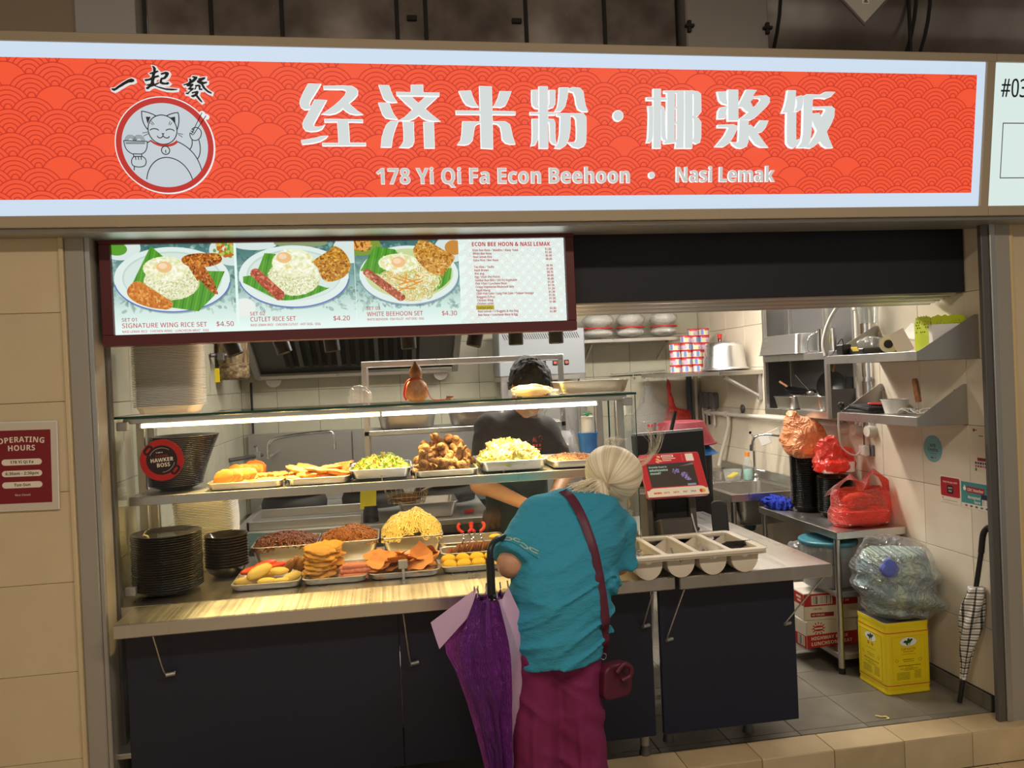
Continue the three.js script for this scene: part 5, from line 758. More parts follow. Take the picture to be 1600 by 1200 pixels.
  part(m, 'shell', pl(cb(0.385, 0.265, 0.045, 0.008), [0, 0.365, 0], [-0.06, 0, 0.02]), M.black);
  part(m, 'back_bulge', pl(cb(0.2, 0.13, 0.03, 0.01), [0.0, 0.34, 0.03], [-0.06, 0, 0.02]), M.blackMatte);
  part(m, 'top_edge', pl(cb(0.38, 0.006, 0.03, 0.001), [0, 0.499, -0.01], [-0.06, 0, 0.02]), M.steelDull);
  part(m, 'stand', mer(bx(-0.04, 0.04, 0, 0.26, -0.03, 0.0, 0.004), bx(-0.11, 0.11, 0, 0.018, -0.1, 0.09, 0.006)), M.blackMatte);
  // beside the glass end of the case
  const c = thing('blue_cup', 'bright blue plastic cup with a white roll inside, at the end of the shelf', 'cup', [0.926, SH + 0.001, -0.58]);
  part(c, 'cup', lathe([[0, 0], [0.034, 0], [0.036, 0.003], [0.045, 0.12], [0.049, 0.126], [0.049, 0.131], [0.044, 0.13], [0.034, 0.006], [0, 0.005]], 32), M.blue);
  const wr = one('paper_roll', mer(lathe([[0.0, 0], [0.03, 0], [0.031, 0.005], [0.031, 0.195], [0.028, 0.2], [0.012, 0.2], [0, 0.198]], 28)), M.white, 'white wrapped roll standing in the blue cup', 'roll', [0.927, SH + 0.009, -0.58]);
  part(wr, 'green_tie', mer(...Array.from({ length: 9 }, (_, i) => tube([[0, 0.198, 0], [0.012 * cos(i), 0.21, 0.012 * sin(i)], [0.024 * cos(i * 1.3), 0.214 + 0.01 * sin(i * 2), 0.024 * sin(i * 1.3)]], 0.002, 8, 5))), std({ color: lin(0.02, 0.4, 0.12), roughness: 0.4 }), 'green plastic tie');
  const rag = (name, label, cat, c0, s, mat, sd, sq = [1, 0.5, 1]) => one(name, net((x, y, z) => { const q = fbm(x * 14 + sd, y * 14, z * 14, 3); return ell(x, y - s * 0.42, z, [0, 0, 0], [s * sq[0], s * sq[1], s * sq[2]]) + q * s * 0.7 + 0.006 * sin(x * 90 + q * 9) ; }, [-s * 1.6, 0, -s * 1.6], [s * 1.6, s * 1.5, s * 1.6], s / 14), mat, label, cat, c0);
  rag('dish_cloth', 'crumpled pale green cloth beside the glass end of the case', 'cloth', [1.125, CT + 0.001, -0.66], 0.065, M.cloth(0.52, 0.56, 0.40), 3, [0.7, 0.9, 0.8]);
  one('wrapped_bun', smooth(blob(0.045, 0.04, 0.04, 0.14, 2, 8, 3)), std({ color: lin(0.78, 0.62, 0.30), roughness: 0.35 }), 'pale yellow wrapped bun behind the glass end panel', 'bun', [0.95, CT + 0.156, -0.76]);
  one('stacking_tub', lathe([[0, 0], [0.05, 0], [0.055, 0.11], [0.058, 0.112], [0.055, 0.115], [0.05, 0.006], [0, 0.005]], 28), M.whitePlastic, 'white plastic tub under the wrapped bun', 'tub', [0.95, CT + 0.001, -0.76]);
}
// on the glass lid
{
  const gourd = thing('calabash_gourd', 'brown bottle gourd with red cord standing on the glass lid', 'ornament', [0.122, TOP, -0.36]);
  part(gourd, 'gourd', lathe([[0, 0], [0.03, 0.002], [0.047, 0.02], [0.051, 0.045], [0.043, 0.075], [0.026, 0.094], [0.022, 0.1], [0.027, 0.112], [0.0285, 0.125], [0.024, 0.142], [0.012, 0.158], [0.007, 0.166], [0.006, 0.172], [0, 0.173]], 36), std({ map: tint(0.1, 128, [0.55, 0.37, 0.24], [0.66, 0.47, 0.31], 4, 8), roughness: 0.5 }));
  part(gourd, 'cord', mer(tube(ring(18, (a) => [0.025 * cos(a), 0.099, 0.025 * sin(a)]), 0.003, 40, 6, true), tube([[-0.022, 0.099, 0.012], [-0.04, 0.085, 0.02], [-0.05, 0.06, 0.022], [-0.054, 0.03, 0.02], [-0.045, 0.008, 0.022]], 0.0045, 30, 6), tube([[0.024, 0.098, 0.01], [0.045, 0.05, 0.03], [0.06, 0.012, 0.035], [0.08, 0.004, 0.036], [0.11, 0.004, 0.034], [0.13, 0.006, 0.03]], 0.0018, 40, 5)), M.red, 'braided red cord');
  part(gourd, 'toggle', mer(pl(cyl(0.007, 0.007, 0.02, 10), [0.135, 0.008, 0.03], [0, 0, PI / 2]), pl(cyl(0.005, 0.005, 0.03, 10), [0.14, 0.014, 0.03], [0.5, 0, PI / 2])), M.wood);
  const bread = thing('wrapped_loaf', 'long pale bread in clear film lying on the glass lid', 'bread', [0.62, TOP, -0.33]);
  part(bread, 'loaf', smooth(pl(blob(0.085, 0.02, 0.035, 0.08, 1.6, 3, 3), [0, 0.022, 0])), std({ color: lin(0.78, 0.55, 0.25), roughness: 0.5 }));
  part(bread, 'clear_film', smooth(pl(blob(0.096, 0.026, 0.042, 0.2, 3.2, 7, 4), [0, 0.026, 0])), M.clear, 'crinkled clear film');
  part(bread, 'film_knot', smooth(pl(blob(0.03, 0.012, 0.016, 0.35, 3, 5, 3), [0.112, 0.014, 0])), M.clear);
  const tr = tray(0.905, TOP + 0.001, -0.42, 0.33, 0.2, 0.055, 'steel tray standing on the glass lid beside the wrapped bread', M.pan, 0.02, 'steel_tray');
  const bag = (name, label, pos, geo) => one(name, geo, M.film, label, 'plastic bag', pos);
  bag('plastic_bag', 'crumpled clear plastic bag standing on the glass lid near the gourd', [-0.125, TOP, -0.5], net((x, y, z) => ell(x, y - 0.03, z, [0, 0, 0], [0.05, 0.05, 0.04]) + 0.022 * fbm(x * 30, y * 30, z * 30, 3), [-0.08, 0, -0.07], [0.08, 0.11, 0.07], 0.006));
}
// ---------------------------------------------------------------- steel shelves on the right-hand wall
const wallPlane = (w, h) => pl(new THREE.PlaneGeometry(w, h), [0, 0, 0], [0, -PI / 2, 0]);
{
  const shelf = (label, x0, z0, z1, y0, y1, yTop) => {
    const t = thing('wall_shelf', label, 'shelf', [0, 0, 0]);
    part(t, 'plate', bx(x0, XR - 0.002, y1 - 0.004, y1, z0, z1, 0.001), M.steel);
    part(t, 'front_lip', bx(x0 - 0.003, x0, y0, y1, z0, z1, 0.001), M.steel);
    for (const z of [z1 - 0.001, z0 + 0.001]) part(t, 'end_bracket', pl(ext(shapeOf([[x0, y0], [XR - 0.002, y0 - 0.002], [XR - 0.002, yTop], [XR - 0.02, yTop], [x0, y1 - 0.004]]), 0.003, 0), [0, 0, z - 0.0015]), M.steelDull);
    for (const z of [z0 + 0.04, z1 - 0.04]) part(t, 'bolt', pl(cyl(0.006, 0.006, 0.006, 8), [XR - 0.03, yTop - 0.03, z], [0, 0, PI / 2]), M.steelDark);
    return t;
  };
  shelf('upper steel wall shelf holding the film roll and lime basket', 2.311, -0.83, -0.1, 1.592, 1.634, 1.787);
  shelf('lower steel wall shelf holding the paper bowl and wooden scraper', 2.364, -0.81, -0.187, 1.291, 1.335, 1.475);
  // on the upper one
  const roll = thing('film_roll', 'cream roll of cling film on the upper shelf, brown core showing', 'roll', [2.445, 1.676, -0.46], -0.75);
  part(roll, 'film', pl(cyl(0.041, 0.041, 0.24, 28), [0, 0, 0], [PI / 2, 0, 0]), std({ color: lin(0.78, 0.70, 0.45), roughness: 0.35 }));
  part(roll, 'core', pl(cyl(0.022, 0.022, 0.246, 20, true), [0, 0, 0], [PI / 2, 0, 0]), M.card); part(roll, 'core_hole', pl(cyl(0.02, 0.02, 0.247, 20), [0, 0, 0], [PI / 2, 0, 0]), M.soot);
  const bk = thing('lime_basket', 'lime green plastic basket with flower cut-outs on the upper shelf', 'basket', [2.515, 1.635, -0.21], PI / 2);
  const wall = (w) => ext(shapeOf([[-w / 2, 0], [w / 2, 0], [w / 2, 0.13], [w / 2 - 0.01, 0.152], ...Array.from({ length: 9 }, (_, i) => [w / 2 - 0.02 - i * (w - 0.04) / 8, 0.152 + (i & 1 ? 0.008 : 0)]), [-w / 2 + 0.01, 0.152], [-w / 2, 0.13]], [-0.25, 0.25].flatMap((k) => [0, 1, 2, 3, 4, 5, 6].map((m) => ring(8, (a) => [k * w + (m ? 0.015 * cos(m * PI / 3) : 0) + 0.005 * cos(a), 0.118 + (m ? 0.015 * sin(m * PI / 3) : 0) + 0.005 * sin(a)]))).concat([-0.4, -0.12, 0, 0.12, 0.4].map((k) => ring(8, (a) => [k * w + 0.004 * cos(a), 0.085 + 0.004 * sin(a)])))), 0.002, 0);
  part(bk, 'side', mer(pl(wall(0.18), [-0.055, 0, 0], [0, PI / 2, 0]), pl(wall(0.18), [0.055, 0, 0], [0, PI / 2, 0]), pl(wall(0.11), [0, 0, -0.09]), pl(wall(0.11), [0, 0, 0.09])), M.lime); part(bk, 'bottom', bx(-0.055, 0.055, 0, 0.004, -0.09, 0.09), M.lime);
  one('white_carton', pl(cb(0.17, 0.115, 0.03, 0.002), [0, 0.058, 0], [0, 0, 0.0]), M.white, 'white carton standing before the lime basket', 'carton', [2.495, 1.635, -0.13], [0, -0.12, 0]);
  one('card_tag', pl(cb(0.07, 0.11, 0.003, 0.001), [0, 0.05, 0]), std({ color: lin(0.68, 0.6, 0.47), roughness: 0.7 }), 'cream card tag leaning beside the film roll', 'card', [2.36, 1.637, -0.24], [-0.2, -0.9, 0.3]);
  one('foam_tray', pl(cb(0.1, 0.012, 0.19, 0.004), [0, 0, 0]), M.foam, 'white foam lid leaning on the wall behind the film roll', 'lid', [2.572, 1.725, -0.42], [0.2, 0.2, 0.75]);
  const ad = thing('power_adaptor', 'black plug adaptor on the far end of the upper shelf', 'adaptor', [2.345, 1.6355, -0.715]);
  part(ad, 'block', bx(-0.025, 0.025, 0, 0.055, -0.03, 0.03, 0.004), M.black); part(ad, 'cord', tube([[0, 0.05, 0], [-0.01, 0.085, 0.0], [-0.02, 0.05, -0.03], [-0.02, 0.01, -0.07], [-0.02, 0.004, -0.1]], 0.0025, 24, 6), M.black);
  one('socket_strip', bx(-0.03, 0.03, 0, 0.028, -0.05, 0.05, 0.004), M.grey, 'grey socket strip on the far end of the upper shelf', 'socket strip', [2.36, 1.6355, -0.785]);
  const bo = thing('black_tray', 'black plastic tray with a yellow label beside the adaptor', 'tray', [2.42, 1.6355, -0.655], 0.05);
  part(bo, 'tray', bx(-0.07, 0.07, 0, 0.03, -0.09, 0.09, 0.005), M.black); part(bo, 'yellow_label', pl(cb(0.004, 0.03, 0.05, 0.001), [-0.072, 0.024, 0.03], [0, 0, 0.5]), M.yellow);
  one('plastic_wrap', net((x, y, z) => ell(x, y - 0.025, z, [0, 0, 0], [0.05, 0.035, 0.07]) + 0.02 * fbm(x * 34, y * 34, z * 34, 3), [-0.08, 0, -0.1], [0.08, 0.08, 0.1], 0.006), M.film, 'crumpled clear wrap lying on the black tray', 'plastic wrap', [2.46, 1.667, -0.655]);
  // on the lower one
  const lid = (y, ry, l, s) => one('folder', pl(cb(0.17, 0.016, 0.22, 0.004), [0, 0, 0]), M.blackMatte, l, 'folder', [2.475, y, -0.67], [0.05 * s, ry, 0.02]);
  lid(1.344, 0.1, 'black folder, bottom of the pair on the lower shelf', 0.2); lid(1.363, -0.12, 'black folder, top of the pair on the lower shelf', 1);
  one('red_folder', pl(cb(0.13, 0.01, 0.12, 0.003), [0, 0, 0]), M.red, 'thin red pad on top of the black folders', 'pad', [2.52, 1.3785, -0.64], [0.02, 0.3, 0]);
  one('paper_bowl', lathe([[0, 0], [0.046, 0], [0.047, 0.003], [0.063, 0.066], [0.066, 0.068], [0.066, 0.071], [0.0625, 0.071], [0.046, 0.006], [0, 0.005]], 36), M.whitePlastic, 'white paper bowl on the lower steel shelf', 'bowl', [2.46, 1.3355, -0.48]);
  const sc = thing('scraper', 'steel scraper with brown wooden handle standing on the lower shelf', 'scraper', [2.49, 1.336, -0.33], 0.6);
  part(sc, 'blade', pl(ext(shapeOf([[-0.035, 0], [0.035, 0], [0.013, 0.065], [-0.013, 0.065]]), 0.002), [0, 0, 0], [-0.12, 0, 0]), M.chrome);
  part(sc, 'handle', pl(ext(shapeOf([[-0.012, 0.06], [0.012, 0.06], [0.015, 0.1], [0.012, 0.135], [0.016, 0.155], [0.006, 0.168], [-0.006, 0.168], [-0.016, 0.155], [-0.012, 0.135], [-0.015, 0.1]], [ring(8, (a) => [0.004 * cos(a), 0.153 + 0.004 * sin(a)])]), 0.014, 0.003, 2), [0, 0, -0.01], [-0.12, 0, 0]), M.wood);
  one('white_cable', tube(Array.from({ length: 26 }, (_, i) => [2.46 + 0.035 * sin(i * 1.9) + 0.03 * (i / 26), 1.346 + 0.012 * sin(i * 2.3) + 0.008, -0.42 + i * 0.007 + 0.03 * cos(i * 1.4)]), 0.003, 150, 5), M.whitePlastic, 'tangled white charging cable before the wooden scraper', 'cable');
  one('cable_bundle', tube(Array.from({ length: 16 }, (_, i) => [2.37 + 0.012 * sin(i * 2.1), 1.345 + 0.02 * sin(i * 1.3) + 0.02, -0.80 + 0.014 * cos(i * 1.7)]), 0.003, 90, 5), M.black, 'knotted black cable on the far corner of the lower shelf', 'cable');
  // plastic measuring jug and hoses between shelf and rack
  one('hanging_tub', lathe([[0, 0], [0.045, 0], [0.062, 0.17], [0.064, 0.172], [0.06, 0.172], [0.044, 0.005], [0, 0.004]], 28), M.clear, 'clear plastic tub hanging on the wall above the upper shelf', 'tub', [2.545, 1.80, -0.80]);
  one('grey_hose', tube([[2.33, 1.635, -0.86], [2.335, 1.70, -0.89], [2.38, 1.80, -0.92], [2.46, 1.90, -0.95], [2.56, 1.98, -0.98], [2.60, 2.1, -1.0]], 0.011, 50, 10), std({ color: lin(0.5, 0.49, 0.46), roughness: 0.5 }), 'thick grey hose rising from the upper shelf to the ceiling', 'hose');
  for (const [z, r, n] of [[-0.985, 0.016, 'white water pipe running down the wall beside the dish rack'], [-0.90, 0.010, 'pale blue conduit running down behind the two wall shelves']]) one('wall_pipe', mer(rod([XR - 0.02, 1.24, z], [XR - 0.02, 2.65, z], r, 16), ...[1.5, 1.9].map((y) => pl(cyl(r + 0.006, r + 0.006, 0.025, 16), [XR - 0.02, y, z]))), r > 0.012 ? M.pvc : std({ color: lin(0.55, 0.6, 0.68), roughness: 0.4 }), n, 'pipe');
}
// dish rack on the wall
{
  const t = thing('dish_rack', 'two-tier steel dish rack on the wall over the prep table', 'rack', [0, 0, 0]), X0 = 2.43, z0 = -1.74, z1 = -1.02;
  for (const [x, z] of [[X0, z0], [X0, z1], [XR - 0.015, z0], [XR - 0.015, z1]]) part(t, 'upright', bx(x - 0.012, x + 0.012, 1.285, 2.05, z - 0.012, z + 0.012), M.steel);
  for (const y of [1.285, 1.62]) { part(t, 'tier', bx(X0, XR - 0.004, y + 0.03, y + 0.034, z0, z1, 0.001), M.steelDull); part(t, 'tier_lip', bx(X0 - 0.014, X0 - 0.008, y, y + 0.04, z0 - 0.01, z1 + 0.01, 0.001), M.steel); }
  part(t, 'back_sheet', bx(XR - 0.004, XR - 0.001, 1.30, 2.05, z0, z1, 0.0005), M.steelDark); part(t, 'end_sheet', bx(X0, XR - 0.005, 1.30, 2.05, z0 - 0.014, z0 - 0.012, 0.0005), M.steelDark);
  part(t, 'end_sheet', bx(X0 + 0.013, XR - 0.03, 1.29, 1.45, z1 + 0.009, z1 + 0.0105, 0.0005), M.steelDark);
  const panUp = one('steel_pan', pl(trayGeo(0.22, 0.50, 0.12, 0.025), [0, 0.12, 0], [PI, 0, 0]), M.alu, 'long steel pan turned upside down on the upper rack tier', 'pan', [2.485, 1.6615, -1.50]);
  const jug = thing('steel_jug', 'small steel jug with a bent handle on the upper rack tier', 'jug', [2.50, 1.659, -1.13]);
  part(jug, 'body', lathe([[0, 0], [0.052, 0], [0.054, 0.004], [0.05, 0.13], [0.053, 0.135], [0.05, 0.136], [0.05, 0.006], [0, 0.005]], 32), M.chrome); part(jug, 'handle', tube([[-0.048, 0.12, -0.01], [-0.09, 0.095, -0.03], [-0.1, 0.06, -0.035], [-0.092, 0.01, -0.03], [-0.052, 0.012, -0.01]], 0.004, 30, 6), M.chrome);
  one('steel_pan', trayGeo(0.16, 0.30, 0.09, 0.02), M.steel, 'steel pan on the lower rack tier, holding black pans', 'pan', [2.515, 1.32, -1.26]);
  one('steel_pan', trayGeo(0.16, 0.24, 0.08, 0.02), M.steel, 'steel pan on the lower rack tier, far end', 'pan', [2.515, 1.32, -1.57]);
  const wok = (l, p, r, s) => { const w = thing('black_wok', l, 'wok', p); w.rotation.set(...r); part(w, 'bowl', lathe([[0, 0], [0.04, 0.004], [0.08, 0.02], [0.105, 0.045], [0.107, 0.046], [0.104, 0.047], [0.078, 0.025], [0, 0.006]].map(([a, b]) => [a * s, b * s]), 28), M.black); part(w, 'handle', rod([0.1 * s, 0.045 * s, 0], [0.2 * s, 0.07 * s, 0], 0.008), M.wood); return w; };
  wok('small black wok standing on edge in the lower rack pan', [2.57, 1.46, -1.20], [0.2, 0.6, 1.25], 0.8); wok('small black wok lying over the far rack pan', [2.51, 1.41, -1.52], [0.1, 1.9, 0.15], 0.7);
  one('black_board', pl(cb(0.012, 0.19, 0.06, 0.004)), M.black, 'square black board standing at the near end of the lower rack tier', 'board', [2.585, 1.42, -1.065], [0, 0, -0.12]);
  one('ladle', mer(rod([0, 0, 0], [0.02, 0.1, -0.2], 0.005), smooth(pl(blob(0.035, 0.02, 0.035, 0, 1, 1, 2), [0, -0.005, 0.02]))), M.chrome, 'shiny steel ladle lying among the black woks', 'ladle', [2.50, 1.43, -1.33]);
}
// corner shelf with tins, basin and bottle
{
  const t = thing('corner_shelf', 'steel corner shelf at the back carrying printed tins and a basin', 'shelf', [0, 0, 0]), y = 1.572;
  part(t, 'plate', mer(bx(2.07, XR - 0.002, y - 0.03, y, -3.20, -2.62), bx(2.29, XR - 0.002, y - 0.03, y, -2.618, -2.16)), M.steel);
  part(t, 'bracket', mer(bx(XR - 0.03, XR - 0.004, 1.36, y - 0.031, -2.2, -2.175), bar([XR - 0.017, 1.38, -2.19], [2.34, y - 0.04, -2.19], 0.02, 0.02)), M.steelDull);
  const lab = canvasTex(512, 64, (g) => { g.fillStyle = '#d9d5c8'; g.fillRect(0, 0, 512, 64); for (let k = 0; k < 2; k++) { g.fillStyle = '#6f8fc8'; g.fillRect(k * 256 + 20, 6, 44, 54); g.fillStyle = '#cfd2ae'; g.beginPath(); g.ellipse(k * 256 + 120, 38, 46, 20, 0, 0, 7); g.fill(); g.fillStyle = '#c4aacb'; g.beginPath(); g.ellipse(k * 256 + 190, 40, 50, 22, 0, 0, 7); g.fill(); g.fillStyle = '#c75a60'; g.fillRect(k * 256 + 80, 4, 140, 16); g.fillStyle = '#6aa04a'; g.fillRect(k * 256 + 150, 46, 20, 12); } g.fillStyle = '#c22b30'; g.fillRect(0, 0, 512, 7); });
  const label = std({ map: lab, roughness: 0.4 }); let first = null;
  const can = (x, yy, z, txt) => { if (!first) { first = thing('food_tin', txt, 'tin', [x, yy, z], 0, 'printed tins on the corner shelf'); part(first, 'body', cyl(0.041, 0.041, 0.05, 28, true), label, null, [0, 0.028, 0]); part(first, 'lid', mer(pl(cyl(0.0425, 0.0425, 0.004, 28), [0, 0.054, 0]), pl(cyl(0.042, 0.042, 0.004, 28), [0, 0.002, 0])), M.red); } else copy(first, txt, [x, yy, z]); const o = scene.children[scene.children.length - 1]; o.rotation.y = rr(0, 6); };
  [[2.195, -2.74, 4, 'column nearest the red bag'], [2.281, -2.73, 5, 'second column from the red bag'], [2.367, -2.735, 4, 'third column, beside the basin'], [2.395, -2.86, 6, 'tall back column'], [2.481, -2.85, 6, 'tall back column beside the sauce bottle']].forEach(([x, z, n, w]) => { for (let k = 0; k < n; k++) can(x + jit(0.002), y + 0.001 + k * 0.0567, z, 'printed tin with red lid, ' + ord(n - 1 - k) + ', ' + w); });
  one('steel_basin', pl(lathe([[0, 0], [0.11, 0.0], [0.118, 0.004], [0.135, 0.03], [0.155, 0.18], [0.172, 0.192], [0.173, 0.196], [0.165, 0.196], [0.15, 0.184], [0.128, 0.03], [0.11, 0.008], [0, 0.006]], 48), [0, 0.197, 0], [PI, 0, 0]), M.alu, 'large aluminium basin turned upside down on the corner shelf', 'basin', [2.435, y + 0.012, -2.38]);
  one('steel_plate', lathe([[0, 0], [0.14, 0], [0.17, 0.008], [0.172, 0.01], [0.14, 0.004], [0, 0.003]], 40), M.steel, 'flat steel plate under the upturned basin', 'plate', [2.435, y + 0.001, -2.38]);
  const b = thing('sauce_bottle', 'dark sauce bottle with red cap behind the basin', 'bottle', [2.555, y, -2.72]);
  part(b, 'bottle', lathe([[0, 0], [0.03, 0], [0.032, 0.01], [0.032, 0.17], [0.014, 0.22], [0.013, 0.26], [0, 0.262]], 24), std({ color: lin(0.06, 0.015, 0.01), roughness: 0.15 })); part(b, 'cap', pl(cyl(0.016, 0.016, 0.035, 16), [0, 0.27, 0]), M.red);
}
// ---------------------------------------------------------------- prep table, what stands on and under it, corner by the frame
const TY = 0.735;
{
  const t = thing('prep_table', 'narrow steel prep table with two undershelves along the right-hand wall', 'table', [0, 0, 0]), x0 = 2.222, x1 = 2.612, z0 = -1.5, z1 = -0.65;
  part(t, 'table_top', bx(x0, x1, TY - 0.04, TY, z0, z1, 0.003), M.steel);
  for (const y of [0.42, 0.10]) part(t, 'under_shelf', bx(x0 + 0.01, x1, y - 0.03, y, z0 + 0.02, z1 - 0.02, 0.003), M.steelDull);
  for (const x of [x0 + 0.02, x1 - 0.03]) for (const z of [z0 + 0.03, z1 - 0.03]) { const l = part(t, 'leg', cyl(0.016, 0.016, TY - 0.075, 16), M.steel, null, [x, (TY - 0.045) / 2 + 0.015, z]); part(l, 'foot', cyl(0.0175, 0.0175, 0.032, 14), M.black, 'black rubber foot', [0, -(TY - 0.075) / 2 - 0.016, 0]); }
}
const deepBowl = lathe([[0, 0], [0.062, 0], [0.066, 0.004], [0.078, 0.02], [0.096, 0.035], [0.098, 0.037], [0.0955, 0.039], [0.0765, 0.0235], [0.066, 0.0085], [0.058, 0.007], [0, 0.007]], 36);
stackOf('black_bowl', deepBowl, M.dish, 30, 2.415, TY + 0.001, -1.255, 0.0104, () => [jit(0.0005), jit(0.0005), 0], (o) => 'black bowl, ' + o + ', tall stack under the orange bag', 'bowl', 'tall stack of black bowls under the orange bag');
stackOf('black_bowl', deepBowl, M.dish, 19, 2.455, TY + 0.001, -1.035, 0.0104, () => [jit(0.0005), jit(0.0005), 0], (o) => 'black bowl, ' + o + ', shorter stack under the red bag', 'bowl', 'shorter stack of black bowls');
// carrier bags: lofted skins with creases; handles are loops of the same film
function bagSkin(rows, cr, sd, n = 44) {   // rows: [y, cx, cz, halfX, halfZ]
  return loft(rows.map(([y, cx, cz, a, b], j) => ring(n, (t) => { const c = cos(t), s = sin(t), k = 1 + cr * (abs(fbm(c * 2.2 + sd, s * 2.2, y * 16, 3)) * 1.8 - 0.35); return [cx + a * Math.sign(c) * abs(c) ** 0.7 * k, y + cr * 0.06 * n3(c * 3 + sd, s * 3, j), cz + b * Math.sign(s) * abs(s) ** 0.7 * k]; })), true, true, false);
}
const loopH = (a, b, h, lean, w) => { const rows = []; for (let i = 0; i <= 14; i++) { const t = i / 14, x = mixf(a[0], b[0], t), z = mixf(a[2], b[2], t) + lean * sin(PI * t), y = mixf(a[1], b[1], t) + h * sin(PI * t) ** 0.8; const ww = w * (0.7 + 0.3 * cos(t * 9)); rows.push([[x - ww * cos(PI * t), y - ww * 0.4, z - ww], [x + ww * 0.4 * cos(PI * t), y + ww * 0.5, z], [x - ww * cos(PI * t), y - ww * 0.4, z + ww]]); } return loft(rows, false); };
{
  const o = thing('orange_bag', 'crumpled orange plastic bag slumped over the tall bowl stack', 'plastic bag', [2.40, TY + 0.318, -1.24]);
  part(o, 'bag', net((x, y, z) => { const q = fbm(x * 9 + 3, y * 9, z * 9, 2), r = abs(fbm(x * 17, y * 17 + 4, z * 17, 2)); return smin(smin(ell(x, y - 0.055, z, [0, 0, 0], [0.145, 0.075, 0.13]), ell(x + 0.015, y - 0.14, z, [0, 0, 0], [0.12, 0.10, 0.11]), 0.05), ell(x + 0.075, y - 0.215, z, [0, 0, 0], [0.05, 0.075, 0.055]), 0.04) - 0.022 * q + 0.018 * r; }, [-0.19, -0.005, -0.19], [0.19, 0.34, 0.19], 0.0075), M.orangeBag);
  const r = thing('red_bag', 'red plastic bag holding a white box, on the shorter bowl stack', 'plastic bag', [2.45, TY + 0.238, -1.02]);
  part(r, 'bag', net((x, y, z) => { const q = fbm(x * 13 + 8, y * 13, z * 13, 3), e = abs(fbm(x * 22, y * 22 + 4, z * 22, 2)); return smin(ell(x, y - 0.055, z, [0, 0, 0], [0.125, 0.06, 0.1]), smin(ell(x + 0.03, y - 0.145, z, [0, 0, 0], [0.075, 0.075, 0.06]), ell(x - 0.075, y - 0.12, z, [0, 0, 0], [0.04, 0.035, 0.04]), 0.04), 0.05) - 0.02 * q + 0.024 * e; }, [-0.17, 0.0, -0.15], [0.17, 0.25, 0.15], 0.007), M.redBag);
  const g = thing('red_carrier_bag', 'red carrier bag with standing handles on the prep table', 'plastic bag', [2.445, TY + 0.004, -0.785]);
  part(g, 'bag', bagSkin([[0, 0, 0, 0.06, 0.03], [0.003, 0, 0, 0.14, 0.085], [0.02, 0, 0, 0.153, 0.1], [0.06, 0, 0, 0.155, 0.1], [0.1, 0, 0, 0.15, 0.09], [0.14, 0, 0, 0.148, 0.075], [0.17, 0, 0, 0.145, 0.055], [0.19, 0, 0, 0.14, 0.04]], 0.13, 4), M.redBag);
  part(g, 'handle', loopH([-0.135, 0.165, 0.0], [-0.01, 0.175, 0.01], 0.085, 0.02, 0.042), M.redBag); part(g, 'handle', loopH([0.04, 0.175, 0.0], [0.145, 0.17, 0.0], 0.10, -0.015, 0.042), M.redBag);
  one('foam_box', pl(ext(shapeOf(rrect(0.24, 0.15, 0.02)), 0.055, 0.006, 2), [0, 0.012, 0], [-PI / 2, 0, 0]), M.foam, 'white foam box showing through the red carrier bag', 'takeaway box', [2.445, TY + 0.009, -0.785]);
  one('brown_package', smooth(pl(blob(0.1, 0.045, 0.045, 0.1, 2, 5, 3), [0, 0.045, 0])), M.card, 'brown wrapped food above the foam box in the carrier bag', 'package', [2.44, TY + 0.082, -0.785]);
  one('foam_box', pl(ext(shapeOf(rrect(0.17, 0.12, 0.02)), 0.045, 0.006, 2), [0, 0.012, 0], [-PI / 2, 0, 0]), M.foam, 'white foam box showing through the upper red bag', 'takeaway box', [2.45, TY + 0.248, -1.015]);
  one('blue_cloth', net((x, y, z) => { const q = fbm(x * 22 + 2, y * 22, z * 22, 3); return ell(x, y - 0.025, z, [0, 0, 0], [0.075, 0.045, 0.1]) - 0.022 * q + 0.008 * sin(x * 120 + q * 10 + z * 60); }, [-0.12, 0, -0.15], [0.12, 0.1, 0.15], 0.006), M.blueCloth, 'bright blue cloth crumpled on the far corner of the prep table', 'cloth', [2.30, TY + 0.001, -1.40]);
  // beneath: container of beans, two cartons
  const c = thing('bean_container', 'round clear container of brown beans with teal lid on the middle undershelf', 'container', [2.285, 0.421, -0.84]);
  part(c, 'body', lathe([[0, 0], [0.125, 0], [0.132, 0.008], [0.143, 0.225], [0.138, 0.225], [0.128, 0.01], [0, 0.006]], 40), M.clear);
  part(c, 'beans', lathe([[0, 0.008], [0.126, 0.008], [0.134, 0.135], [0.09, 0.15], [0.04, 0.142], [0, 0.146]], 40), std({ map: tint(0.03, 128, [0.28, 0.14, 0.09], [0.62, 0.38, 0.28], 16, 3), roughness: 0.5, bumpMap: T.crumb, bumpScale: 0.004 }));
  part(c, 'lid', lathe([[0, 0.236], [0.12, 0.236], [0.135, 0.246], [0.148, 0.244], [0.151, 0.236], [0.149, 0.222], [0.145, 0.222], [0.14, 0.23], [0, 0.23]], 40), M.teal); part(c, 'inner_bowl', pl(smooth(blob(0.07, 0.05, 0.05, 0.02, 1, 2, 3)), [0.03, 0.19, 0.06]), M.teal); part(c, 'paper_label', pl(cb(0.03, 0.022, 0.001, 0.0003), [-0.03, 0.205, 0.142], [0, -0.2, 0]), M.card);
  one('plastic_bag', net((x, y, z) => ell(x, y, z, [0, 0, 0], [0.05, 0.045, 0.045]) + 0.02 * fbm(x * 32, y * 32, z * 32, 3), [-0.08, -0.07, -0.07], [0.08, 0.08, 0.07], 0.006), M.film, 'crumpled clear bag tucked behind the bean container', 'plastic bag', [2.165, 0.60, -0.935]);
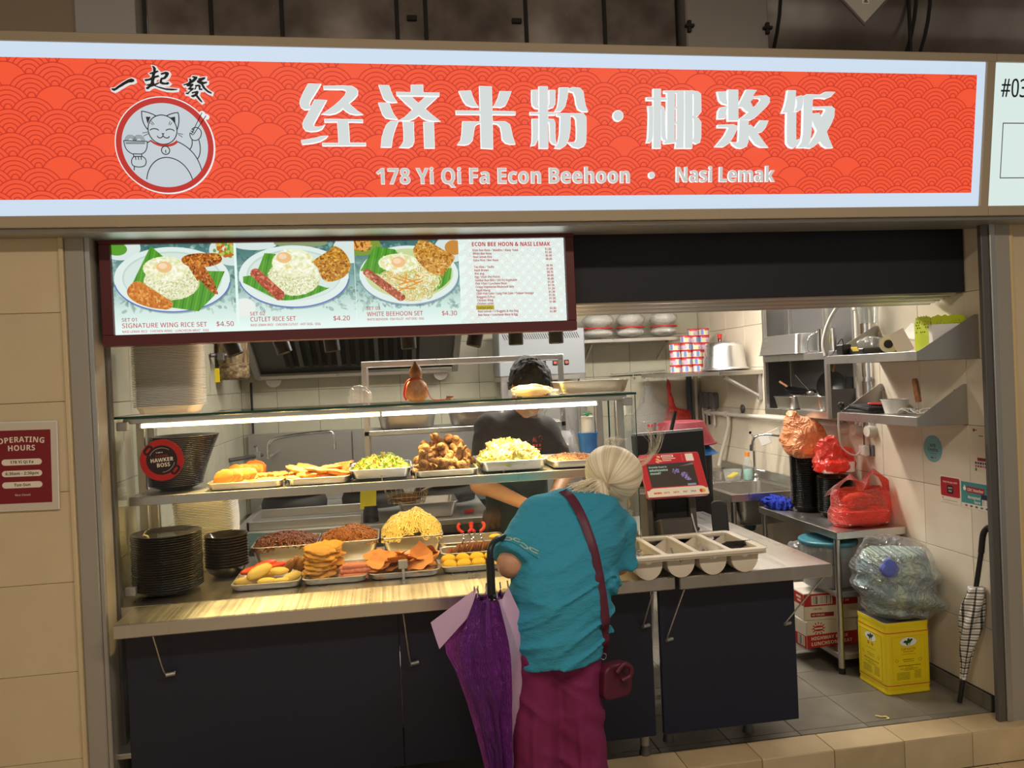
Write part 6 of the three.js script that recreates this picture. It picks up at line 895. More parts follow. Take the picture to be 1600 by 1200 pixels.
  const cart = (y, ry, label, draw, side) => {
    const t = thing('carton', label, 'carton', [2.265, y, -0.80], ry); part(t, 'box', bx(-0.15, 0.15, 0, 0.139, -0.23, 0, 0.002), M.card); part(t, 'top_flap', mer(bx(-0.149, 0.149, 0.139, 0.142, -0.228, -0.116, 0.001), bx(-0.149, 0.149, 0.139, 0.142, -0.113, -0.002, 0.001)), std({ color: lin(0.68, 0.63, 0.54), roughness: 0.8 }));
    part(t, 'front_print', pl(new THREE.PlaneGeometry(0.298, 0.137), [0, 0.0695, 0.0012]), std({ map: canvasTex(512, 268, draw), roughness: 0.75 })); part(t, 'side_print', pl(new THREE.PlaneGeometry(0.228, 0.137), [-0.1512, 0.0695, -0.115], [0, -PI / 2, 0]), std({ map: canvasTex(390, 268, side), roughness: 0.75 }));
  };
  const bars = (g, x, y, w, h) => { g.fillStyle = '#d9cdb8'; g.fillRect(x, y, w, h); g.fillStyle = '#241d18'; for (let i = 0; i < w - 14; i += 6) if (hash3(i, 3, 5) > 0.3) g.fillRect(x + 7 + i, y + 6, 2 + 3 * hash3(i, 1, 2), h - 12); };
  const side = (g) => { g.fillStyle = '#dccfb8'; g.fillRect(0, 0, 390, 268); g.fillStyle = '#b3231f'; g.fillRect(0, 140, 390, 128); bars(g, 250, 150, 110, 104); };
  cart(0.101, 0.06, 'red and cream luncheon meat carton on the lowest undershelf', (g) => { g.fillStyle = '#d8c9ad'; g.fillRect(0, 0, 512, 268); g.fillStyle = '#b3231f'; g.fillRect(0, 134, 512, 134); g.beginPath(); g.ellipse(120, 72, 52, 30, 0, 0, 7); g.fill(); for (let i = 0; i < 12; i++) { g.save(); g.translate(120, 72); g.rotate(i / 12 * 6.28); g.fillRect(44, -5, 24, 10); g.restore(); } g.fillStyle = '#e5d6bc'; g.fillRect(78, 64, 84, 16); g.font = 'bold 50px sans-serif'; g.fillText('HIGHWAY PORK', 40, 190, 400); g.fillText('LUNCHEON MEAT', 40, 246, 420); }, side);
  cart(0.2445, -0.05, 'red-topped cream carton with a barcode, on the luncheon meat carton', (g) => { g.fillStyle = '#d8c9ad'; g.fillRect(0, 0, 512, 268); g.fillStyle = '#a9231f'; g.fillRect(0, 0, 512, 128); bars(g, 70, 20, 200, 92); g.fillStyle = '#e0d2b8'; g.font = 'bold 34px sans-serif'; g.fillText('X 24', 360, 96); g.fillStyle = '#8a1f1c'; g.font = 'bold 26px sans-serif'; g.fillRect(60, 196, 220, 44); g.fillText('CELTIC', 84, 168); g.fillStyle = '#e0d2b8'; g.fillText('03 FIELDS', 72, 228, 190); }, (g) => { g.fillStyle = '#dccfb8'; g.fillRect(0, 0, 390, 268); g.fillStyle = '#b3231f'; g.fillRect(0, 0, 390, 120); g.fillStyle = '#dccfb8'; g.fillRect(250, 30, 90, 24); g.fillRect(270, 70, 70, 20); });
}
// yellow oil tin with a bag of vegetables on it
{
  const t = thing('oil_tin', 'square yellow oil tin with leafy emblem under the vegetable bag', 'tin', [2.402, 0, -0.487]);
  const prof = (s) => rrect(0.238 * s, 0.236 * s, 0.022, 4);
  const R = (y, s) => prof(s).map(([a, b]) => [a, y, b]);
  part(t, 'body', loft([R(0, 0.99), R(0.006, 1), R(0.012, 1), R(0.016, 0.985), R(0.03, 0.985), R(0.034, 1), R(0.3, 1), R(0.304, 0.985), R(0.322, 0.985), R(0.326, 1), R(0.342, 1), R(0.345, 0.99)], true, true, false), M.yellow);
  part(t, 'lid', loft([R(0.345, 0.99), R(0.347, 0.98), R(0.34, 0.96), R(0.339, 0.5)], true, false, true), M.steelDull);
  for (const y of [0.043, 0.295]) part(t, 'red_band', loft([R(y, 1.004), R(y + 0.004, 1.004)]), M.red);
  for (const [p, r] of [[[0, 0.17, 0.1185], [0, 0, 0]], [[-0.1195, 0.17, 0], [0, -PI / 2, 0]]]) part(t, 'pressed_panel', pl(mer(bx(-0.085, 0.085, 0.108, 0.111, 0, 0.002, 0.0008), bx(-0.085, 0.085, -0.111, -0.108, 0, 0.002, 0.0008), bx(-0.087, -0.084, -0.11, 0.11, 0, 0.002, 0.0008), bx(0.084, 0.087, -0.11, 0.11, 0, 0.002, 0.0008)), p, r), M.yellow);
  const face = (k) => std({ roughness: 0.4, map: canvasTex(384, 512, (g, w, h) => {
    g.fillStyle = '#e8cf12'; g.fillRect(0, 0, w, h); g.fillStyle = '#e9e6d6'; g.strokeStyle = '#3a3520'; g.lineWidth = 2; g.beginPath(); g.ellipse(192, 64, 108, 54, 0, 0, 7); g.fill(); g.stroke();
    g.fillStyle = '#1f4a24'; g.fill(new Path2D('M176 108 L210 106 L222 70 L252 40 L226 26 L212 44 L204 20 L184 30 L180 52 L150 46 L128 70 L160 78 Z')); g.fillStyle = '#c5d3b4'; g.fill(new Path2D('M180 106 L206 106 L212 76 L190 82 Z'));
    g.textAlign = 'center'; g.fillStyle = '#a8301c'; g.font = 'bold 34px serif'; if (k) { g.fillText('CAP SAYUR', 192, 158, 180); g.font = 'bold 17px sans-serif'; g.fillText('MINYAK MASAK', 192, 182); } else { g.lineWidth = 5; g.strokeStyle = '#a8301c'; for (const x of [150, 222]) { g.strokeRect(x - 16, 132, 32, 16); g.beginPath(); g.moveTo(x, 126); g.lineTo(x, 172); g.moveTo(x - 20, 156); g.lineTo(x + 20, 156); g.stroke(); } }
    g.fillStyle = '#3a341a'; const line = (y, x0, x1, s) => { for (let x = x0; x < x1; x += s) g.fillRect(x, y, s * (0.45 + 0.4 * hash3(x | 0, y, k)), s * 0.9); };
    line(202, 110, 280, 5); line(262, 120, 264, 9); line(284, 128, 256, 8); line(330, 60, 330, 12); line(352, 150, 236, 7); line(368, 84, 300, 8); line(384, 130, 254, 7); for (let i = 0; i < 8; i++) line(412 + i * 11, 40, 196, 5); g.strokeRect(258, 392, 78, 94); for (let i = 0; i < 9; i++) line(400 + i * 9, 264, 330, 4); g.lineWidth = 3; g.strokeStyle = '#3a341a'; for (const x of [44, 330]) { g.beginPath(); g.arc(x, 274, 17, 0, 7); g.stroke(); }
  }) });
  part(t, 'front_print', pl(new THREE.PlaneGeometry(0.164, 0.214), [0, 0.17, 0.1188]), face(1)); part(t, 'side_print', pl(new THREE.PlaneGeometry(0.164, 0.214), [-0.1198, 0.17, 0], [0, -PI / 2, 0]), face(0));
  const lean = (y) => 0.02 * sin(y * 9);
  const F2 = (y, s = 1) => [y, 2.40 + lean(y), -0.50];
  const bagF = (x, y, z) => { const q = fbm(x * 9, y * 9, z * 9 + 3, 3), fold = 0.012 * sin(y * 55 + 3 * q + x * 12) * sstep(0.7, 0.45, y); return smin(smin(ell(x, y, z, [2.415, 0.50, -0.46], [0.195, 0.165, 0.17]), ell(x, y, z, [2.395, 0.62, -0.46], [0.17, 0.12, 0.14]), 0.1), smin(cap(x, y, z, [2.36, 0.69, -0.46], [2.265, 0.735, -0.44], 0.06, 0.012), cap(x, y, z, [2.52, 0.40, -0.40], [2.585, 0.40, -0.36], 0.055, 0.02), 0.05), 0.06) - 0.022 * q + fold; };
  const veg = thing('vegetable_bag', 'big clear bag of pale green vegetables resting on the yellow tin', 'plastic bag', [0, 0, 0]);
  part(veg, 'film', net((x, y, z) => max(bagF(x, y, z), 0.351 - y, x - 2.612), [2.15, 0.345, -0.72], [2.63, 0.79, -0.22], 0.0095), phy({ color: lin(0.95, 0.96, 0.97), roughness: 0.16, transmission: 0.88, thickness: 0, bumpMap: T.crease, bumpScale: 0.012 }));
  part(veg, 'vegetables', net((x, y, z) => max(bagF(x, y, z) + 0.02 + 0.02 * fbm(x * 22, y * 22, z * 22, 2), 0.36 - y, x - 2.60, y - 0.67), [2.15, 0.35, -0.72], [2.63, 0.72, -0.24], 0.011), std({ color: lin(1, 1, 1), map: tint(0.3, 256, [0.42, 0.54, 0.62], [0.86, 0.92, 0.78], 6, 3), roughness: 0.6, bumpMap: T.crease, bumpScale: 0.02 }));
  part(veg, 'blue_knot', smooth(pl(blob(0.045, 0.04, 0.02, 0.3, 2, 3, 3), [2.29, 0.62, -0.325])), M.cloth(0.12, 0.16, 0.55), 'blue plastic showing inside the bag');
  // folded plaid umbrella leaning in the corner by the frame
  const u = thing('plaid_umbrella', 'folded black and white plaid umbrella leaning against the steel frame', 'umbrella', [0, 0, 0]);
  const A = V(2.535, 0.012, -0.205), B = V(2.592, 0.80, -0.085), at = (k) => A.clone().lerp(B, k), rings = [];
  for (let j = 0; j <= 24; j++) { const k = 0.14 + 0.56 * j / 24, r = 0.013 + 0.032 * sstep(0.14, 0.5, k) - 0.012 * sstep(0.6, 0.7, k), c = at(k); rings.push(ring(28, (a) => { const q = r * (1 + 0.16 * sin(4 * a + k * 22)); return [c.x + q * cos(a), c.y + q * 0.1 * sin(a), c.z + q * sin(a)]; })); }
  const plaid = tex(128, (u2, v) => { const a = (u2 * 6) % 1, b = (v * 16) % 1; const s = (a < 0.22 ? 0.5 : 0) + (b < 0.3 ? 0.5 : 0) + (abs(b - 0.6) < 0.07 ? 0.35 : 0); return [0.88 - s, 0.87 - s, 0.84 - s].map((x) => clamp(x, 0.04, 1)); }, { srgb: true });
  part(u, 'canopy', loft(rings, true, true, true), std({ map: plaid, roughness: 0.8 })); part(u, 'ferrule', rod(A.toArray(), at(0.15).toArray(), 0.011), M.black); part(u, 'strap_ring', rod(at(0.145).toArray(), at(0.16).toArray(), 0.0145), M.white);
  part(u, 'shaft', rod(at(0.69).toArray(), at(0.9).toArray(), 0.011), M.black); part(u, 'handle', tube([at(0.9).toArray(), at(1.02).toArray(), [2.60, 0.84, -0.06], [2.60, 0.84, -0.04], [2.598, 0.80, -0.035]], 0.013, 24, 10), M.black);
  one('noodle_scrap', tube([[2.1, 0.004, -0.19], [2.12, 0.005, -0.17], [2.135, 0.004, -0.172], [2.14, 0.004, -0.15], [2.125, 0.004, -0.148]], 0.003, 20, 5), F.noodleYellow, 'single pale noodle scrap on the grey floor tiles', 'scrap');
}
// stickers, sockets and pipes on the right-hand wall
{
  const onWall = (name, label, cat, y, z, w, h, draw, W, H, geo) => { const o = one(name, geo || cb(0.0012, h, w, 0.0003), M.white, label, cat, [XR - 0.0008, y, z]); part(o, 'print', pl(geo ? new THREE.CircleGeometry(w / 2, 40) : new THREE.PlaneGeometry(w - 0.002, h - 0.002), [-0.0012, 0, 0], [0, -PI / 2, 0]), std({ map: canvasTex(W, H, draw), roughness: 0.45 })); };
  onWall('round_notice', 'round pale blue sticker under the lower steel shelf', 'sticker', 1.157, -0.43, 0.132, 0.132, (g) => { g.fillStyle = '#6fa3a6'; g.fillRect(0, 0, 256, 256); g.fillStyle = '#1f3140'; g.font = 'bold 42px sans-serif'; g.textAlign = 'center'; g.fillText('HPB', 128, 112); g.fillText('Credits', 128, 152); g.font = '15px sans-serif'; g.fillText('accepted here', 128, 176); g.fillStyle = '#b2495a'; g.beginPath(); g.arc(160, 212, 9, 0, 7); g.fill(); g.fillStyle = '#2c4a66'; g.fillRect(94, 206, 40, 12); }, 256, 256, pl(cyl(0.066, 0.066, 0.0012, 40), [0, 0, 0], [0, 0, PI / 2]));
  onWall('payment_notice', 'tall white payment notice beside the steel frame, maroon strip across it', 'notice', 1.178, -0.107, 0.125, 0.206, (g) => { g.fillStyle = '#cfc3ae'; g.fillRect(0, 0, 256, 422); g.fillStyle = '#7d1a24'; g.beginPath(); g.arc(34, 30, 14, 0, 7); g.fill(); g.fillRect(50, 24, 22, 10); g.fillRect(66, 286, 180, 30); g.fillStyle = '#554b40'; g.fillRect(94, 78, 56, 8); g.fillRect(222, 24, 20, 8); ['#7d1a24', '#43527f', '#222', '#556', '#222', '#433', '#222'].forEach((c, i) => { g.fillStyle = c; g.fillRect(34 + i * 31, 326, 24, 22); }); ['#766', '#8d2a2a', '#8d2a2a', '#b59', '#8d2a2a', '#443', '#8d2a2a'].forEach((c, i) => { g.fillStyle = c; g.fillRect(34 + i * 31, 358, 24, 18); }); g.fillStyle = '#2d6a40'; g.fillRect(34, 386, 22, 26); }, 256, 422);
  onWall('payment_sticker', 'red and white square sticker beside the teal voucher sticker', 'sticker', 0.97, -0.32, 0.14, 0.128, (g) => { g.fillStyle = '#d9cfbf'; g.fillRect(0, 0, 280, 256); g.fillStyle = '#a51e2b'; g.beginPath(); g.roundRect(10, 8, 260, 186, 20); g.fill(); g.fillStyle = '#e6d9c8'; g.font = 'bold 25px sans-serif'; g.textAlign = 'center'; g.fillText('Scan to pay with', 140, 62, 220); g.fillStyle = '#1b1a1c'; g.beginPath(); g.roundRect(98, 84, 84, 80, 14); g.fill(); g.fillStyle = '#e6d9c8'; g.font = 'bold 24px sans-serif'; g.fillText('NETS', 140, 118); g.fillText('PAY', 140, 148); g.fillStyle = '#a51e2b'; g.fillRect(24, 206, 20, 10); g.fillStyle = '#99907f'; g.fillRect(30, 228, 200, 6); }, 280, 256);
  onWall('voucher_sticker', 'teal voucher sticker with a phone picture beside the steel frame', 'sticker', 0.963, -0.149, 0.196, 0.122, (g) => { g.fillStyle = '#3f8a8c'; g.fillRect(0, 0, 400, 250); g.fillStyle = '#d9d2c4'; g.fillRect(0, 206, 400, 44); g.fillStyle = '#9c2332'; g.beginPath(); g.moveTo(70, 40); g.lineTo(300, 44); g.lineTo(300, 100); g.lineTo(110, 98); g.lineTo(98, 110); g.lineTo(92, 98); g.lineTo(66, 96); g.fill(); g.fillStyle = '#eee4d3'; g.font = 'bold 40px sans-serif'; g.fillText('CDC Voucher', 78, 86, 208); g.font = 'bold 38px sans-serif'; g.fillText('Accepted', 84, 156, 160); g.fillText('here', 166, 196, 78); g.beginPath(); g.ellipse(44, 66, 18, 20, 0, 0, 7); g.fill(); g.fillRect(38, 34, 12, 30); g.fillStyle = '#232a44'; g.beginPath(); g.roundRect(256, 100, 110, 106, 10); g.fill(); g.fillStyle = '#ddd8cc'; g.fillRect(264, 146, 94, 60); g.fillStyle = '#8b8b8b'; for (let i = 0; i < 6; i++) g.fillRect(276 + (i % 2) * 40, 154 + Math.floor(i / 2) * 17, 18, 7); ['#a3353a', '#333', '#444', '#3c6a4a', '#444'].forEach((c, i) => { g.fillStyle = c; g.beginPath(); g.ellipse(60 + i * 66, 228, 18, 9, 0, 0, 7); g.fill(); }); }, 400, 250);
  const sw = ['nearest the faucets', 'middle of the three', 'nearest the film roll'];
  [-1.17, -1.03, -0.9].forEach((z, i) => { const t = thing('junction_box', 'round white junction box under the wall shelf, ' + sw[i], 'junction box', [XR, 1.215, z]); part(t, 'box', pl(cyl(0.036, 0.03, 0.045, 24), [-0.0225, 0, 0], [0, 0, PI / 2]), M.pvc); part(t, 'conduit_end', rod([-0.02, 0.03, 0], [-0.02, 0.075, 0], 0.01), M.pvc); });
  const pg = thing('plug', 'square white plug in the wall below the junction boxes', 'plug', [XR, 1.107, -0.95]); part(pg, 'plug', bx(-0.05, -0.012, -0.03, 0.03, -0.028, 0.028, 0.006), M.whitePlastic); part(pg, 'socket_plate', bx(-0.012, -0.001, -0.03, 0.03, 0.01, 0.05, 0.002), M.grey); part(pg, 'cord', tube([[-0.03, 0.03, 0], [-0.03, 0.09, 0.0], [-0.03, 0.17, 0.01]], 0.005, 16, 6), M.steelDark);
  one('cable', tube([[2.37, 1.33, -0.83], [2.40, 1.22, -0.88], [2.47, 1.12, -0.96], [2.55, 1.08, -0.97], [2.585, 1.12, -0.96], [2.59, 1.24, -0.95], [2.59, 1.30, -0.95]], 0.005, 50, 8), M.whitePlastic, 'white cable looping below the lower steel shelf', 'cable');
  one('wall_pipe', mer(rod([XR - 0.03, 1.235, -3.15], [XR - 0.03, 1.24, -1.2], 0.015, 14), ...[-3.06, -2.72].map((z) => pl(cyl(0.027, 0.027, 0.05, 18), [XR - 0.03, 1.236, z], [PI / 2, 0, 0]))), M.pvc, 'white water pipe running level along the wall over the sinks', 'pipe');
  one('drain_hose', tube([[2.59, 1.22, -2.7], [2.59, 1.15, -2.7], [2.575, 1.02, -2.75], [2.56, 0.9, -2.8], [2.55, 0.83, -2.82]], 0.014, 30, 10), M.pvc, 'white hose dropping from the level pipe to the sink', 'hose');
  [-3.2, -3.09, -2.98].forEach((z, i) => { const t = thing('switch_box', 'grey rounded isolator box under the corner shelf, ' + ['nearest the corner', 'middle of the three', 'nearest the wall hook'][i], 'switch', [XR, 1.335, z]); part(t, 'cover', pl(ext(shapeOf(rrect(0.085, 0.12, 0.03)), 0.04, 0.006, 2), [0, 0, 0], [0, -PI / 2, 0]), M.grey); part(t, 'conduit', rod([-0.025, -0.065, 0], [-0.02, -0.2, 0], 0.009), i === 1 ? M.black : M.pvc); });
  one('corner_pipe', mer(rod([2.50, 0.0, -3.25], [2.50, 1.54, -3.25], 0.024, 16), pl(cyl(0.03, 0.03, 0.03, 16), [2.50, 1.15, -3.25])), std({ color: lin(0.05, 0.075, 0.095), roughness: 0.4 }), 'dark vertical pipe in the back corner under the shelf', 'pipe');
  one('corner_pipe', rod([2.565, 0.0, -3.27], [2.565, 1.54, -3.27], 0.016, 14), M.pvc, 'beige vertical pipe beside the dark corner pipe', 'pipe');
  one('bottle_opener', pl(lathe([[0, 0], [0.03, 0], [0.034, 0.008], [0.02, 0.016], [0, 0.018]], 24), [0, 0, 0], [0, 0, PI / 2]), M.steelDark, 'dark round knob on the wall over the sink pipe', 'knob', [XR, 1.283, -2.5]);
}
// double sink
{
  const t = thing('double_sink', 'steel double sink along the wall behind the payment screen', 'sink', [0, 0, 0]), Y = 0.8, x0 = 2.06, x1 = 2.612, z0 = -2.9, z1 = -1.53;
  const top = shapeOf([[x0, -z0], [x1, -z0], [x1, -z1], [x0, -z1]], [[-1.60, -2.12], [-2.20, -2.74]].map(([a, b]) => rrect(0.40, 0.52, 0.05).map(([u, v]) => [2.33 + u, -(a + b) / 2 + v])));
  part(t, 'sink_top', pl(ext(top, 0.008, 0.002), [0, Y - 0.01, 0], [-PI / 2, 0, 0]), M.steel); part(t, 'rim', mer(bx(x0 - 0.004, x0 + 0.012, Y - 0.035, Y + 0.012, z0, z1), bx(x0, x1, Y - 0.035, Y + 0.012, z1 - 0.012, z1 + 0.004), bx(x1 - 0.012, x1, Y, Y + 0.06, z0, z1)), M.steel);
  for (const z of [-1.86, -2.47]) { const R = (w, d, y) => rrect(w, d, 0.06, 4).map(([a, b]) => [2.33 + a, y, z + b]); const b = part(t, 'basin', loft([R(0.40, 0.52, Y - 0.004), R(0.385, 0.505, Y - 0.1), R(0.36, 0.48, Y - 0.2), R(0.2, 0.3, Y - 0.225), R(0.05, 0.05, Y - 0.23)], true, false, true), M.steel); part(b, 'drain_pipe', mer(rod([2.33, Y - 0.23, z], [2.33, Y - 0.42, z], 0.025, 14), rod([2.33, Y - 0.40, z], [2.58, Y - 0.46, z], 0.025, 14)), M.pvc); part(b, 'drain_cup', pl(cyl(0.035, 0.05, 0.06, 18), [2.33, Y - 0.255, z]), std({ color: lin(0.08, 0.12, 0.11), roughness: 0.5 })); }
  for (const [x, z] of [[x0 + 0.03, z0 + 0.04], [x0 + 0.03, z1 - 0.04], [x1 - 0.04, z1 - 0.04]]) part(t, 'leg', rod([x, 0, z], [x, Y - 0.035, z], 0.018), M.steel);
  const f1 = thing('faucet', 'tall steel faucet standing on the sink beside the soap bottle', 'faucet', [2.53, Y, -2.16]); part(f1, 'column', mer(rod([0, 0, 0], [0, 0.2, 0], 0.011), lathe([[0, 0], [0.026, 0], [0.024, 0.03], [0.012, 0.045], [0, 0.045]], 20)), M.chrome); part(f1, 'spout', tube([[0, 0.2, 0], [0, 0.29, 0], [-0.012, 0.32, 0.01], [-0.04, 0.335, 0.03]], 0.01, 24, 10), M.chrome); part(f1, 'lever', rod([0.0, 0.07, 0], [0.05, 0.06, 0.05], 0.007), M.chrome);
  const f2 = thing('faucet', 'curved steel wall faucet behind the orange bag', 'faucet', [XR, 1.12, -1.78]); part(f2, 'spout', tube([[0, 0, 0], [-0.08, 0.01, 0], [-0.17, 0.02, -0.06], [-0.22, 0.0, -0.1], [-0.235, -0.05, -0.11]], 0.011, 30, 10), M.chrome); part(f2, 'nozzle', rod([-0.235, -0.045, -0.11], [-0.237, -0.085, -0.112], 0.017), M.chrome);
  const so = thing('soap_bottle', 'clear soap bottle with orange cap and green liquid on the sink', 'bottle', [2.47, Y + 0.002, -2.15]); part(so, 'bottle', lathe([[0, 0], [0.03, 0], [0.033, 0.006], [0.033, 0.125], [0.018, 0.16], [0.014, 0.165], [0, 0.166]], 28), M.clear); part(so, 'soap', lathe([[0, 0.003], [0.029, 0.003], [0.031, 0.008], [0.031, 0.075], [0, 0.075]], 28), std({ color: lin(0.25, 0.52, 0.45), roughness: 0.3 })); part(so, 'cap', pl(cyl(0.016, 0.016, 0.03, 18), [0, 0.181, 0]), std({ color: lin(0.75, 0.25, 0.04), roughness: 0.4 }));
  const tb = thing('sponge_tub', 'translucent tub holding a yellow sponge beside the soap bottle', 'tub', [2.36, Y + 0.002, -2.16]); part(tb, 'tub', lathe([[0, 0], [0.05, 0], [0.064, 0.075], [0.067, 0.078], [0.063, 0.078], [0.049, 0.005], [0, 0.004]], 30), M.clear); part(tb, 'sponge', pl(cb(0.08, 0.022, 0.05, 0.006), [0, 0.035, 0], [0, 0.3, 0.35]), M.yellow);
  one('soap_dish', mer(cb(0.07, 0.075, 0.01, 0.003), rod([0, 0.03, 0], [0.125, 0.04, -0.066], 0.003)), M.whitePlastic, 'square white soap dish hanging by the wall faucet', 'soap dish', [2.50, 1.10, -1.94], [0, -0.5, 0.35]);
  one('dish_drainer', mer(...Array.from({ length: 9 }, (_, i) => rod([2.1 + i * 0.022, Y + 0.012, -2.3], [2.1 + i * 0.022, Y + 0.012, -2.05], 0.0025, 6)), rod([2.09, Y + 0.012, -2.3], [2.29, Y + 0.012, -2.3], 0.003, 6), rod([2.09, Y + 0.012, -2.05], [2.29, Y + 0.012, -2.05], 0.003, 6)), M.chrome, 'small wire grid lying over the sink divider', 'wire grid');
}
// ---------------------------------------------------------------- kitchen behind the counter
{
  const h = thing('range_hood', 'dark steel extractor hood with black baffle filters on the back wall', 'hood', [0, 0, 0]), x0 = -0.97, x1 = 0.53;
  const slope = (x, k, n) => [x, mixf(1.70, 2.2, k), mixf(-3.2, -2.3, k) + n];
  part(h, 'sloping_panel', loft([[slope(x0, 0, 0), slope(x1, 0, 0)], [slope(x0, 1, 0), slope(x1, 1, 0)]], false), M.steelDark);
  part(h, 'grease_gutter', mer(bx(x0, x1, 1.655, 1.685, -3.24, -3.16, 0.003)), M.steel);
  part(h, 'side_panel', bar([x0, 1.68, -3.17], [x0, 2.2, -2.28], 0.045, 0.05), M.steelDull); part(h, 'side_panel', bar([x1, 1.68, -3.17], [x1, 2.2, -2.28], 0.045, 0.05), M.steelDull);
  part(h, 'filter_bed', bar([-0.25, 1.752, -3.10], [-0.25, 2.1, -2.48], 1.0, 0.012), M.soot);
  for (let i = 0; i < 14; i++) { const x = -0.70 + i * 0.07; part(h, 'baffle', bar([x, 1.752, -3.078], [x, 2.1, -2.458], 0.03, 0.035), i % 4 === 1 ? M.steelDark : M.soot); }
  for (const x of [-0.86, 0.42]) part(h, 'wall_bracket', pl(ext(shapeOf(Array.from({ length: 13 }, (_, i) => [0.055 * cos(PI + i / 12 * PI), 0.055 * sin(PI + i / 12 * PI)])), 0.01, 0.002), [x, 1.652, -3.21]), M.steel);
  part(h, 'canopy', bx(x0, x1, 2.2, 2.5, -3.29, -2.26, 0.004), M.steelDull);
  const s = thing('steamer', 'pale grey steamer cabinet with red digital displays on the back wall', 'appliance', [0, 0, 0]);
  part(s, 'panel', bx(0.845, 1.515, 1.60, 1.955, -3.2, -2.86, 0.006), std({ color: lin(0.36, 0.39, 0.42), roughness: 0.45, metalness: 0.4 }));
  part(s, 'vent_slot', mer(...Array.from({ length: 34 }, (_, i) => pl(cb(0.004, 0.05, 0.003, 0.0006), [0.885 + i * 0.0175, 1.90, -2.8585], [0, 0, 0.45]))), M.soot);
  part(s, 'display', bx(1.118, 1.205, 1.675, 1.71, -2.862, -2.857, 0.001), M.black); part(s, 'digits', mer(...[1.145, 1.165].map((x) => bx(x, x + 0.012, 1.683, 1.703, -2.8575, -2.8565, 0.0003))), glow(1, 0.05, 0.12, 1.2));
  for (const x of [1.275, 1.365]) { const w = part(s, 'switch', bx(x - 0.018, x + 0.018, 1.672, 1.71, -2.863, -2.852, 0.003), M.black); part(w, 'lit_rocker', bx(x - 0.011, x + 0.011, 1.682, 1.702, -2.853, -2.849, 0.002), glow(1, 0.12, 0.06, 1)); }
  part(s, 'stand', mer(bx(0.85, 1.51, 1.56, 1.598, -3.2, -2.85), bx(0.85, 0.9, 0.02, 1.56, -2.9, -2.85), bx(1.46, 1.51, 0.02, 1.56, -2.9, -2.85)), M.steel); part(s, 'steel_front', bx(0.9, 1.46, 0.1, 1.5, -3.0, -2.93), M.steelDull);
  // cooking range
  const r = thing('cooking_range', 'sooty steel cooking range behind the food case', 'stove', [0, 0, 0]);
  part(r, 'top', bx(-0.88, 0.56, 0.775, 0.81, -2.6, -1.40, 0.004), M.steelDull); part(r, 'front', mer(bx(-0.88, 0.56, 0.10, 0.72, -1.50, -1.46), bx(-0.88, 0.56, 0.73, 0.774, -1.45, -1.405)), M.steelDark);
  part(r, 'splash_panel', bx(-1.08, -0.30, 0.62, 1.24, -3.28, -3.26, 0.002), M.steelDull); part(r, 'splash_panel', bx(-0.29, 0.8, 0.62, 1.24, -3.28, -3.262, 0.002), M.steelDull);
  part(r, 'back_ledge', bx(-0.88, 0.56, 0.81, 0.90, -2.6, -2.5, 0.004), M.steelDull);
  for (const x of [-0.62, -0.12, 0.34]) { const b = part(r, 'burner', lathe([[0.13, 0], [0.2, 0], [0.205, 0.05], [0.19, 0.09], [0.16, 0.095], [0.13, 0.06]], 32), M.soot, null, [x, 0.81, -2.15]); part(b, 'wok', lathe([[0, 0.03], [0.08, 0.04], [0.15, 0.08], [0.2, 0.135], [0.205, 0.14], [0.2, 0.142], [0.14, 0.085], [0, 0.036]], 36), M.soot); }
  const rim = part(r, 'trough', mer(bx(-0.80, -0.18, 0.81, 0.86, -1.47, -1.455), bx(-0.80, -0.785, 0.81, 0.86, -1.9, -1.455), bx(-0.80, -0.18, 0.81, 0.86, -1.9, -1.885)), M.steelDull);
  const tr = one('deep_tray', trayGeo(0.34, 0.3, 0.09, 0.03), M.steel, 'open steel tray on the range under the fry basket', 'tray', [0.20, 0.811, -1.60]);
  const fb = thing('fry_basket', 'wire fry basket with brown crumbs on the range', 'basket', [0.08, 0.906, -1.58]);
  part(fb, 'wire_mesh', mer(...Array.from({ length: 9 }, (_, i) => tube([[-0.12 + i * 0.03, 0.06, 0.1], [-0.1 + i * 0.025, 0.0, 0.085], [-0.1 + i * 0.025, 0.0, -0.085], [-0.12 + i * 0.03, 0.06, -0.1]], 0.002, 18, 5)), ...[0, 0.03, 0.06].map((y) => tube(rrect(0.21 + y * 0.5, 0.18 + y * 0.5, 0.04).map(([a, b]) => [a, y, b]), 0.0025, 60, 5, true))), M.gold); part(fb, 'crumbs', smooth(pl(blob(0.09, 0.02, 0.075, 0.2, 3, 4, 3), [0, 0.016, 0])), F.wing); part(fb, 'handle', bar([0.09, 0.05, 0.02], [0.33, 0.17, 0.1], 0.022, 0.012), M.steel);
  one('clip', pl(cb(0.06, 0.02, 0.02, 0.004)), M.red, 'small red clip lying on the range beside the stallholder', 'clip', [0.44, 0.822, -1.55], [0, 0.4, 0]);
  one('pipe_spout', mer(tube([[-0.86, 1.10, -2.75], [-0.85, 1.20, -2.75], [-0.82, 1.225, -2.75], [-0.45, 1.262, -2.75], [-0.41, 1.255, -2.75], [-0.395, 1.21, -2.75], [-0.39, 1.17, -2.75]], 0.011, 60, 10), pl(cyl(0.018, 0.018, 0.04, 14), [-0.39, 1.15, -2.75]), rod([-0.86, 1.10, -2.75], [-0.86, 1.10, -3.25], 0.011)), M.chrome, 'long bent steel water spout over the range', 'faucet');
  // rack with basins
  const k = thing('pan_rack', 'steel pan rack standing on the range behind the stallholder', 'rack', [0, 0, 0]);
